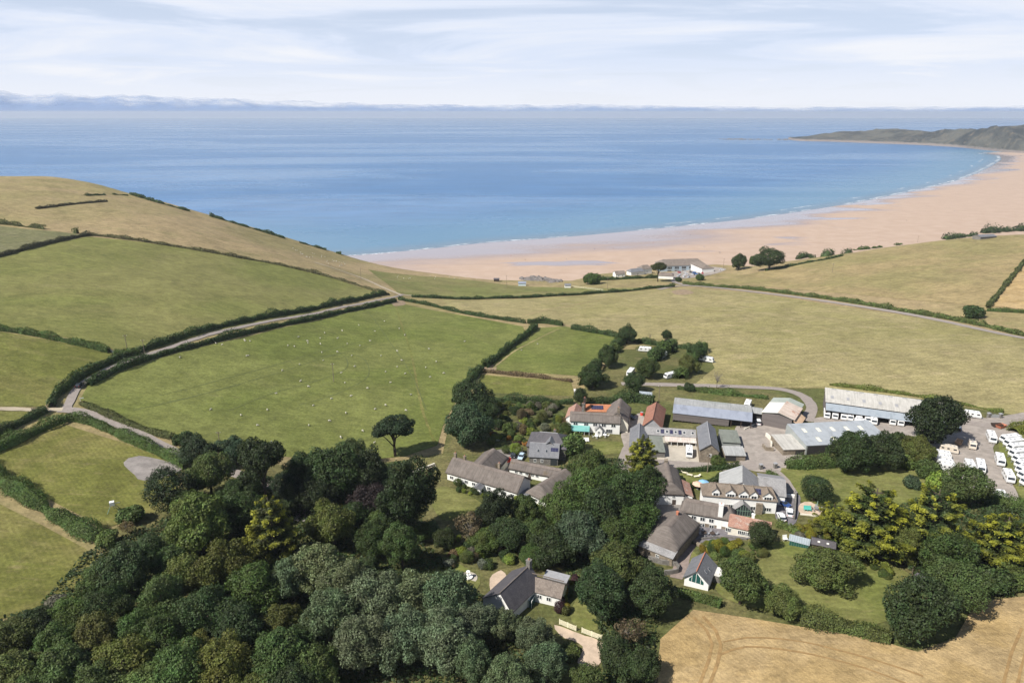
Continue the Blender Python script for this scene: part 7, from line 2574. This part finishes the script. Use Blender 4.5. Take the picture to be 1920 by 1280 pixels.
SHEEP_PX = [(559, 632), (562, 644), (575, 640), (597, 635), (600, 645), (458, 642), (466, 640), (409, 645), (421, 646), (543, 650), (551, 651), (574, 644), (581, 644), (616, 651), (458, 639), (633, 635),
            (338, 672), (363, 688), (466, 669), (464, 668), (429, 704), (532, 696), (527, 694), (559, 684), (563, 716), (575, 725), (600, 662), (610, 676), (630, 660), (645, 653), (655, 644), (661, 668), (668, 690),
            (640, 700), (648, 720), (676, 650), (690, 641), (705, 655), (712, 670), (700, 690), (720, 700), (735, 640), (742, 660), (752, 675), (730, 720), (745, 690), (760, 700), (770, 650), (785, 640), (790, 670), (805, 655), (800, 690), (820, 640), (820, 680), (835, 660),
            (850, 645), (860, 660), (872, 640), (880, 655), (810, 710), (790, 730), (770, 740), (835, 700), (690, 730), (660, 745), (620, 750), (590, 760), (560, 750), (520, 740), (505, 770), (540, 790), (580, 800), (620, 790), (650, 775), (700, 770), (720, 760), (760, 770), (790, 765), (640, 820), (600, 830), (560, 822), (680, 810), (700, 830), (480, 800), (450, 780), (400, 770), (505, 830), (690, 600), (720, 605), (670, 612), (700, 622), (745, 615), (760, 628), (640, 620), (610, 625)]
for u, v in SHEEP_PX:
    if shr.random() < 0.78:
        sheep(u + shr.uniform(-4, 4), v + shr.uniform(-2, 2), "white sheep grazing in the green pasture left of the village", "sheep in the pasture")
for _ in range(34):
    t = shr.random()
    sheep(548 + 100 * t + shr.uniform(-6, 6), 466 + 28 * t + shr.uniform(-1, 9), "white sheep on the dry slope below the cliff top gorse", "sheep on the cliff slope")
for _ in range(22):
    sheep(shr.uniform(740, 905), shr.uniform(517, 524), "white sheep in the green field above the rocks", "sheep in the seaward field")
for i, (u, v) in enumerate(((1008, 646), (978, 658), (983, 635))):
    sheep(u, v, "sheep beside the worn path in the small green field", "sheep in the small field")


# poles
def pole(u, vbase, h, label, lean=0.0):
    p = G(u, vbase)
    e = empty("utility_pole", (p.x, p.y, p.z), shr.uniform(-.4, .4), label, "pole", "wooden utility poles")
    MB().tube((0, 0, -0.5), (lean, 0, h), 0.16, 0.11, 8).build("post", M["pole_wood"], e)
    MB().box(-0.8 + lean, 0.8 + lean, -0.06, 0.06, h - 0.6, h - 0.46).build("crossarm", M["pole_wood"], e)
    for x in (-0.7, 0.7):
        MB().tube((x + lean, 0, h - 0.46), (x + lean, 0, h - 0.28), 0.06, 0.05, 6).build("insulator", M["white_paint"], e)


pole(626, 716, 9.0, "wooden pole standing in the middle of the sheep pasture")
pole(239, 657, 7.5, "wooden pole beside the field gateway, left of the pair")
pole(272, 666, 7.5, "wooden pole beside the hedged lane, right of the pair")
pole(677, 524, 10, "wooden pole beside the dusty track on the slope")
pole(950, 538, 11, "wooden pole in the seaward green field, left one")
pole(1139, 543, 11, "wooden pole in the seaward green field, right one")
pole(1356, 504, 11, "wooden pole beside the beach car park")
pole(1235, 754, 8.0, "wooden pole behind the red brown tiled barn")
pole(1326, 886, 7.0, "wooden pole between farm road and hotel garden")
pole(1560, 512, 9, "wooden pole in the middle of the sloping field")
pole(1720, 455, 9, "wooden pole at the top of the sloping field")
pole(413, 838, 6.0, "wooden pole among the trees below the sheep pasture")


# fences and walls
def fence(a, b, label, rails=4, h=1.3, mat="rail_wood", n=None, name="fence"):
    A, B = G(*a), G(*b)
    L = (B - A).length
    e = empty(name, (A.x, A.y, A.z), math.atan2(B.y - A.y, B.x - A.x), label, "fence")
    n = n or max(2, int(L / 2.2))
    dz = B.z - A.z
    for i in range(n + 1):
        x = L * i / n
        MB().box(x - 0.07, x + 0.07, -0.07, 0.07, -0.5 + dz * i / n, h + 0.1 + dz * i / n).build("post", M[mat], e)
    for r in range(rails):
        z = 0.35 + (h - 0.4) * r / max(1, rails - 1)
        MB().add([(0, -0.11, z - 0.08), (L, -0.11, z - 0.08 + dz), (L, -0.075, z - 0.08 + dz), (0, -0.075, z - 0.08), (0, -0.11, z + 0.08), (L, -0.11, z + 0.08 + dz), (L, -0.075, z + 0.08 + dz), (0, -0.075, z + 0.08)],
                 [(0, 3, 2, 1), (4, 5, 6, 7), (0, 1, 5, 4), (1, 2, 6, 5), (2, 3, 7, 6), (3, 0, 4, 7)]).build("rail", M[mat], e)
    return e


fence((1049, 1170), (1080, 1183), "cream rail fence panel beside the dark slate house garden, left panel", 5, 1.5)
fence((1091, 1186), (1128, 1200), "cream rail fence panel beside the pink gravel drive, right panel", 5, 1.5)
fence((1072, 538), (1130, 545), "pale post and rail fence beside the small hut in the seaward field", 2, 1.3)
fence((205, 658), (216, 664), "field gate in the gap of the hedge near the lane", 5, 1.2, "steel", 1, "field_gate")
fence((60, 770), (75, 771), "small dark gate beside the track on the left", 4, 1.2, "pole_wood", 1, "field_gate")
fence((1712, 1068), (1706, 1092), "plain wooden fence at the end of the kitchen garden", 3, 1.4, "pole_wood")


def stone_wall_line(pp, label, h=1.2, w=0.45, mat="grey_stone", name="garden_wall"):
    pts = smooth_line(px_poly(pp), 1.6)
    o = pts[0]
    o3 = Vector((o.x, o.y, H(o.x, o.y)))
    vs, fs = [], []
    for i, p in enumerate(pts):
        a, b = pts[max(0, i - 1)], pts[min(len(pts) - 1, i + 1)]
        d = (b - a).normalized()
        nv = Vector((-d.y, d.x)) * w / 2
        z = H(p.x, p.y)
        for s, zz in ((-1, -0.4), (-1, h), (1, h), (1, -0.4)):
            vs.append((p.x + nv.x * s - o3.x, p.y + nv.y * s - o3.y, z + zz + (random.uniform(-.06, .06) if zz > 0 else 0) - o3.z))
    for i in range(len(pts) - 1):
        for j in range(3):
            q = i * 4 + j
            fs.append((q, q + 1, q + 5, q + 4))
    fs += [(0, 1, 2, 3), tuple(len(vs) - 4 + i for i in (3, 2, 1, 0))]
    ob = MB().add(vs, fs).build(name, M[mat])
    ob.location = o3
    return tag(ob, label, "wall")


stone_wall_line([(1491, 927), (1490, 950), (1488, 975)], "stone wall along the right side of the hotel car park", 1.5, 0.5)
stone_wall_line([(1452, 930), (1470, 932), (1490, 934)], "low white wall above the hotel car park", 1.3, 0.5, "white_wall")
stone_wall_line([(1288, 1014), (1302, 1020), (1322, 1030)], "curved pinkish stone wall below the hotel cottage terrace", 1.0, 0.8, "stone_wall")
stone_wall_line([(1312, 1012), (1350, 1009), (1400, 1012)], "low wall along the front of the dark terrace", 0.7, 0.4)
stone_wall_line([(1395, 790 + 16), (1430, 792), (1470, 800), (1498, 796)], "low concrete wall in front of the patched barn", 0.6, 0.3, "cream_wall")
stone_wall_line([(1430, 838), (1436, 845), (1450, 846)], "ruined stone pen wall beside the small farmyard shed", 1.5, 0.5, "stone_wall")
stone_wall_line([(1436, 818), (1444, 826), (1446, 838)], "short pale wall end beside the small farmyard shed", 1.6, 0.5, "cream_wall")
stone_wall_line([(1246, 826), (1280, 828), (1308, 828)], "brick red planter wall in front of the striped awning", 0.8, 0.6, "brick_red")
stone_wall_line([(1500, 965), (1520, 967), (1542, 970)], "low wall at the edge of the hotel patio", 0.5, 0.3, "cream_wall")
stone_wall_line([(1215, 1050), (1240, 1058), (1268, 1062), (1270, 1075), (1245, 1078)], "grey slatted yard wall below the big hipped thatched house", 1.6, 0.4, "grey_stone")
stone_wall_line([(740, 905), (770, 890), (815, 872)], "pale stone wall beside the footpath above the thatched cottage", 0.9, 0.5, "cream_wall")


def pillar(u, v, label, h=1.9, mat="grey_stone"):
    p = G(u, v)
    e = empty("gate_pillar", p, 0.2, label, "pillar", "stone gate pillars")
    MB().box(-0.5, 0.5, -0.5, 0.5, -0.4, h).build("shaft", M[mat], e)
    MB().box(-0.6, 0.6, -0.6, 0.6, h + 0.002, h + 0.2).build("capstone", M["lead"], e)


pillar(1426, 880, "dark stone gate pillar, left one at the top of the hotel drive")
pillar(1453, 878, "dark stone gate pillar, right one at the top of the hotel drive")
pillar(1853, 783, "stone gate pillar, left one beside the white broadside caravan")
pillar(1875, 784, "stone gate pillar, right one beside the caravan yard entrance")
fence((1855, 783), (1873, 784), "grey boarded gate between two stone pillars at the caravan yard", 6, 1.6, "grey_trim", 2, "yard_gate")


# garden furniture
def table_set(u, v, label, n=4, mat="grey_trim", top="dark_wood"):
    p = G(u, v)
    e = empty("garden_table", (p.x, p.y, p.z + 0.28), shr.uniform(0, 3), label, "table")
    MB().tube((0, 0, 0.70), (0, 0, 0.76), 0.75, None, 14).build("tabletop", M[top], e)
    for i in range(4):
        a = i * math.pi / 2 + 0.4
        MB().tube((math.cos(a) * 0.5, math.sin(a) * 0.5, 0), (math.cos(a) * 0.4, math.sin(a) * 0.4, 0.70), 0.03, None, 5).build("leg", M[mat], e)
    for i in range(n):
        a = i * 2 * math.pi / n
        chair(p.x + math.cos(a) * 1.25, p.y + math.sin(a) * 1.25, p.z + 0.28, a + math.pi, mat, "garden chair at the " + label, "garden chairs, " + label[:30])


def chair(x, y, z, rz, mat, label, group=None, wide=0.5, name="garden_chair"):
    e = empty(name, (x, y, z), rz, label, "chair", group)
    MB().box(-0.25, 0.25, -wide / 2, wide / 2, 0.42, 0.48).build("seat", M[mat], e)
    MB().add([(-0.25, -wide / 2, 0.48), (-0.25, wide / 2, 0.48), (-0.42, wide / 2, 1.05), (-0.42, -wide / 2, 1.05), (-0.20, -wide / 2, 0.48), (-0.20, wide / 2, 0.48), (-0.37, wide / 2, 1.05), (-0.37, -wide / 2, 1.05)],
             [(0, 3, 2, 1), (4, 5, 6, 7), (0, 1, 5, 4), (1, 2, 6, 5), (2, 3, 7, 6), (3, 0, 4, 7)]).build("backrest", M[mat], e)
    for sx in (-0.22, 0.22):
        for sy in (-wide / 2 + 0.04, wide / 2 - 0.04):
            MB().box(sx - 0.02, sx + 0.02, sy - 0.02, sy + 0.02, 0, 0.418).build("leg", M[mat], e)
    return e


table_set(1320, 1003, "round table on the dark hotel terrace nearest the white parasol", 4)
table_set(1335, 1004, "round table on the dark hotel terrace, right one", 4)
table_set(1530, 957, "round table on the hotel patio under the golden cypress", 5, "steel", "steel")
table_set(1118, 821, "white table on the manor patio, left one", 4, "white_paint", "white_paint")
table_set(1134, 819, "white table on the manor patio, right one", 4, "white_paint", "white_paint")
for i, (u, v) in enumerate(((1510.5, 958.5), (1516.5, 959))):
    p = G(u, v)
    chair(p.x, p.y, p.z + 0.28, -1.7, "teal_paint", "turquoise garden chair on the hotel patio, " + ("left one" if i == 0 else "right one"), "turquoise chairs", 0.8).scale = (1.5, 1.5, 1.4)
for i, (u, v) in enumerate(((1096, 829), (1101.5, 829))):
    p = G(u, v)
    chair(p.x, p.y, p.z + 0.1, -1.5, "white_paint", "white garden chair on the manor lawn, " + ("left one" if i == 0 else "right one"), "white lawn chairs", 0.8).scale = (1.7, 1.4, 1.5)
p = G(1472, 1014)
chair(p.x, p.y, p.z + 0.1, -1.4, "white_paint", "white garden seat beside the greenhouse", None, 1.0).scale = (1.5, 1.3, 1.5)


def lounger(u, v, rz, label):
    p = G(u, v)
    e = empty("sun_lounger", (p.x, p.y, p.z + 0.26), rz, label, "lounger", "cream loungers")
    MB().box(-1.1, 0.5, -0.4, 0.4, 0.3, 0.42).build("seat", M["cream_cloth"], e)
    MB().add([(0.5, -0.4, 0.32), (0.5, 0.4, 0.32), (1.2, 0.4, 0.85), (1.2, -0.4, 0.85), (0.5, -0.4, 0.44), (0.5, 0.4, 0.44), (1.16, 0.4, 0.96), (1.16, -0.4, 0.96)],
             [(0, 3, 2, 1), (4, 5, 6, 7), (0, 1, 5, 4), (1, 2, 6, 5), (2, 3, 7, 6), (3, 0, 4, 7)]).build("backrest", M["cream_cloth"], e)
    for x in (-1.0, 0.6):
        for y in (-0.35, 0.35):
            MB().box(x - 0.03, x + 0.03, y - 0.03, y + 0.03, 0, 0.298).build("leg", M["white_paint"], e)


lounger(1283, 888, 2.6, "cream sun lounger on the hotel garden grass, left one")
lounger(1292, 892, 2.7, "cream sun lounger on the hotel garden grass, middle one")
lounger(1307, 895, 0.2, "cream sun lounger on the hotel garden grass, right one")


def parasol(u, v, label, mat, r=1.5, h=2.5, closed=False):
    p = G(u, v)
    e = empty("parasol", (p.x, p.y, p.z + 0.26), 0, label, "parasol")
    MB().tube((0, 0, 0), (0, 0, h), 0.04, None, 6).build("pole", M["white_paint"], e)
    MB().tube((0, 0, 0), (0, 0, 0.1), 0.35, 0.3, 10).build("base", M["lead"], e)
    if closed:
        MB().tube((0, 0, h - 1.5), (0, 0, h), 0.26, 0.06, 8).build("canopy", M[mat], e)
    else:
        vs = [(0, 0, h + 0.05)] + [(math.cos(i * math.pi / 4) * r, math.sin(i * math.pi / 4) * r, h - 0.5) for i in range(8)] + [(0, 0, h)] + [(math.cos(i * math.pi / 4) * r, math.sin(i * math.pi / 4) * r, h - 0.56) for i in range(8)]
        fs = [(0, 1 + i, 1 + (i + 1) % 8) for i in range(8)] + [(9, 10 + (i + 1) % 8, 10 + i) for i in range(8)] + [(1 + i, 10 + i, 10 + (i + 1) % 8, 1 + (i + 1) % 8) for i in range(8)]
        MB().add(vs, fs).build("canopy", M[mat], e)


parasol(1313, 1002, "closed white parasol on the dark hotel terrace", "white_paint", closed=True, h=3.2)
parasol(1308, 918, "open pink parasol in the hotel garden corner", "pink_cloth", 1.9, 2.4)
parasol(1318, 914, "open blue parasol in the hotel garden corner", "blue_cloth", 1.7, 2.4)
parasol(1531, 955, "closed grey green parasol on the hotel patio", "green_paint", closed=True, h=2.8)
# red canopy tent in the courtyard
p = G(950, 872)
e = empty("canopy_tent", (p.x, p.y, p.z + 0.25), 0.3, "bright red canopy tent in the courtyard of the thatched cottages", "tent")
MB().add([(-1.7, -1.4, 2.0), (1.7, -1.4, 2.0), (1.7, 1.4, 2.0), (-1.7, 1.4, 2.0), (0, 0, 2.9), (-1.7, -1.4, 1.6), (1.7, -1.4, 1.6), (1.7, 1.4, 1.6), (-1.7, 1.4, 1.6)],
         [(0, 1, 4), (1, 2, 4), (2, 3, 4), (3, 0, 4), (0, 5, 6, 1), (1, 6, 7, 2), (2, 7, 8, 3), (3, 8, 5, 0)]).build("canopy", M["red_cloth"], e)
for x in (-1.6, 1.6):
    for y in (-1.3, 1.3):
        MB().box(x - 0.04, x + 0.04, y - 0.04, y + 0.04, 0, 2.0).build("post", M["steel"], e)
# fountain
p = G(878, 1084)
e = empty("fountain", (p.x, p.y, p.z + 0.1), 0, "small white stone fountain on a round paved base", "fountain")
MB().tube((0, 0, -0.2), (0, 0, 0.15), 2.4, None, 24).build("paving", M["concrete"], e)
MB().tube((0, 0, 0.152), (0, 0, 0.6), 1.1, 1.2, 18).build("basin", M["white_wall"], e)
MB().tube((0, 0, 0.602), (0, 0, 1.9), 0.25, 0.16, 10).build("column", M["white_wall"], e)
MB().tube((0, 0, 1.902), (0, 0, 2.1), 0.25, 0.55, 12).build("bowl", M["white_wall"], e)
# white tripod box in the mown field
p = G(213, 958)
e = empty("camera_hide", (p.x, p.y, p.z + 0.12), 0.5, "white box on splayed green legs standing in the mown field", "field equipment")
MB().box(-0.6, 0.6, -0.55, 0.55, 1.9, 3.0).build("box", M["white_paint"], e)
for x, y in ((-1.5, -1.2), (1.3, -0.5), (0.2, 1.3), (1.6, 0.8)):
    MB().tube((x, y, 0), (x * 0.3, y * 0.3, 1.9), 0.1, 0.08, 6).build("leg", M["green_paint"], e)
MB().tube((0.6, 0, 2.3), (1.9, 0.3, 2.1), 0.09, 0.10, 6).build("arm", M["steel"], e)
# white roadside sign
p = G(152, 757)
e = empty("road_sign", (p.x, p.y, p.z + 0.1), 0.4, "small white fingerpost sign at the lane junction", "sign")
MB().tube((0, 0, 0), (0, 0, 2.4), 0.06, None, 6).build("post", M["white_paint"], e)
MB().prism([(0, 2.05), (1.1, 2.05), (1.3, 2.2), (1.1, 2.35), (0, 2.35)], 1, -0.04, 0.04).build("finger", M["white_paint"], e)


# people far away on the sand
def person_mesh(col, seed):
    rr = random.Random(seed)
    mb = MB()
    prof = [(0.0, 0.08), (0.45, 0.10), (0.85, 0.15), (1.0, 0.17), (1.25, 0.19), (1.42, 0.20), (1.47, 0.08), (1.52, 0.08), (1.6, 0.11), (1.72, 0.09), (1.76, 0.02)]
    vs, fs = [], []
    for z, r in prof:
        for i in range(8):
            a = i * math.pi / 4
            vs.append((math.cos(a) * r * 1.15, math.sin(a) * r * 0.75, z))
    for k_ in range(len(prof) - 1):
        for i in range(8):
            fs.append((k_ * 8 + i, k_ * 8 + (i + 1) % 8, k_ * 8 + 8 + (i + 1) % 8, k_ * 8 + 8 + i))
    mb.add(vs, fs)
    for s in (-1, 1):
        mb.tube((s * 0.2, 0, 1.4), (s * 0.3, 0.05, 1.05), 0.055, 0.045, 6)
        mb.tube((s * 0.3, 0.05, 1.05), (s * 0.3, 0.12, 0.8), 0.045, 0.035, 6)
    return mb.mesh("person", simple_mat("clothes_%d" % seed, col, 0.9, 0.1), True)


PM = [person_mesh((0.04, 0.04, 0.06), 1), person_mesh((0.35, 0.08, 0.07), 2), person_mesh((0.1, 0.14, 0.3), 3)]
for i, (u, v) in enumerate([(1294, 440), (1150, 466), (1115, 467), (1236, 479), (1149, 492), (1350, 476), (1348, 475), (958, 480), (1062, 487), (1480, 417), (1515, 418), (1790, 397), (1700, 415), (1225, 455), (1320, 464), (985, 488)]):
    d = ray(u, v)
    t = (3.0 - CAM_Z) / d[2]
    x, y = d[0] * t, d[1] * t
    z = float(beach_height(np.array([x]), np.array([y]))[0])
    o = link("person", PM[i % 3])
    o.location = (x, y, z)
    o.rotation_euler = (0, 0, i * 1.3)
    tag(o, "person standing far off on the open sand", "person", "people on the beach")
# small farm things
p = G(1203, 779)
e = empty("barrel", (p.x, p.y, p.z + 0.25), 0, "red barrel at the corner of the red brown tiled barn", "barrel")
MB().tube((0, 0, 0), (0, 0, 1.3), 0.6, None, 14).build("drum", M["red_cloth"], e)
MB().tube((0, 0, 1.302), (0, 0, 1.36), 0.62, None, 14).build("lid", M["lead"], e)
for i, (u, v, mt, lb) in enumerate(((1868, 801, "dark_wood", "dark crate on the gravel behind the topmost yard caravan"), (1876, 803, "brick_red", "rusty skip beside the row of caravans"), (1797, 833, "peach_sheet", "orange brown trailer in the shadow of the big pine"))):
    p = G(u, v)
    e = empty("skip", (p.x, p.y, p.z + 0.25), 0.4 * i, lb, "skip")
    MB().add([(-1.4, -0.9, 0.2), (1.4, -0.9, 0.2), (1.4, 0.9, 0.2), (-1.4, 0.9, 0.2), (-1.9, -1.0, 1.3), (1.9, -1.0, 1.3), (1.9, 1.0, 1.3), (-1.9, 1.0, 1.3)], [(0, 3, 2, 1), (0, 1, 5, 4), (1, 2, 6, 5), (2, 3, 7, 6), (3, 0, 4, 7)]).build("tub", M[mt], e)
    for x in (-1, 1):
        MB().box(x - 0.15, x + 0.15, -0.8, 0.8, 0, 0.198).build("foot", M["steel"], e)
# ------------------------------------------------------------------ low undergrowth under the woods
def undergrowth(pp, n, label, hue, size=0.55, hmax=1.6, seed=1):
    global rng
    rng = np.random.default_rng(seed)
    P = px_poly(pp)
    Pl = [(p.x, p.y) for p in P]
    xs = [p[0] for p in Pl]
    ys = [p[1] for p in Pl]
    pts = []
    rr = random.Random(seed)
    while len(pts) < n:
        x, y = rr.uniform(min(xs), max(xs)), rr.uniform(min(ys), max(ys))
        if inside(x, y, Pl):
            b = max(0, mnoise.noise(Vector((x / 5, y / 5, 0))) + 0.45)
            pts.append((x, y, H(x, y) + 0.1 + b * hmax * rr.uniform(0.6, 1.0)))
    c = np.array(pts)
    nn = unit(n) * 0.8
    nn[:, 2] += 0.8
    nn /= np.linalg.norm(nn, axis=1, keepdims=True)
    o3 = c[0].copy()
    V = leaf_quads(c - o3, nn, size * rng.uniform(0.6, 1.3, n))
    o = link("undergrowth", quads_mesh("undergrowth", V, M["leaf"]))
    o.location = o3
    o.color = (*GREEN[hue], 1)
    tag(o, label, "undergrowth", None, "stuff")


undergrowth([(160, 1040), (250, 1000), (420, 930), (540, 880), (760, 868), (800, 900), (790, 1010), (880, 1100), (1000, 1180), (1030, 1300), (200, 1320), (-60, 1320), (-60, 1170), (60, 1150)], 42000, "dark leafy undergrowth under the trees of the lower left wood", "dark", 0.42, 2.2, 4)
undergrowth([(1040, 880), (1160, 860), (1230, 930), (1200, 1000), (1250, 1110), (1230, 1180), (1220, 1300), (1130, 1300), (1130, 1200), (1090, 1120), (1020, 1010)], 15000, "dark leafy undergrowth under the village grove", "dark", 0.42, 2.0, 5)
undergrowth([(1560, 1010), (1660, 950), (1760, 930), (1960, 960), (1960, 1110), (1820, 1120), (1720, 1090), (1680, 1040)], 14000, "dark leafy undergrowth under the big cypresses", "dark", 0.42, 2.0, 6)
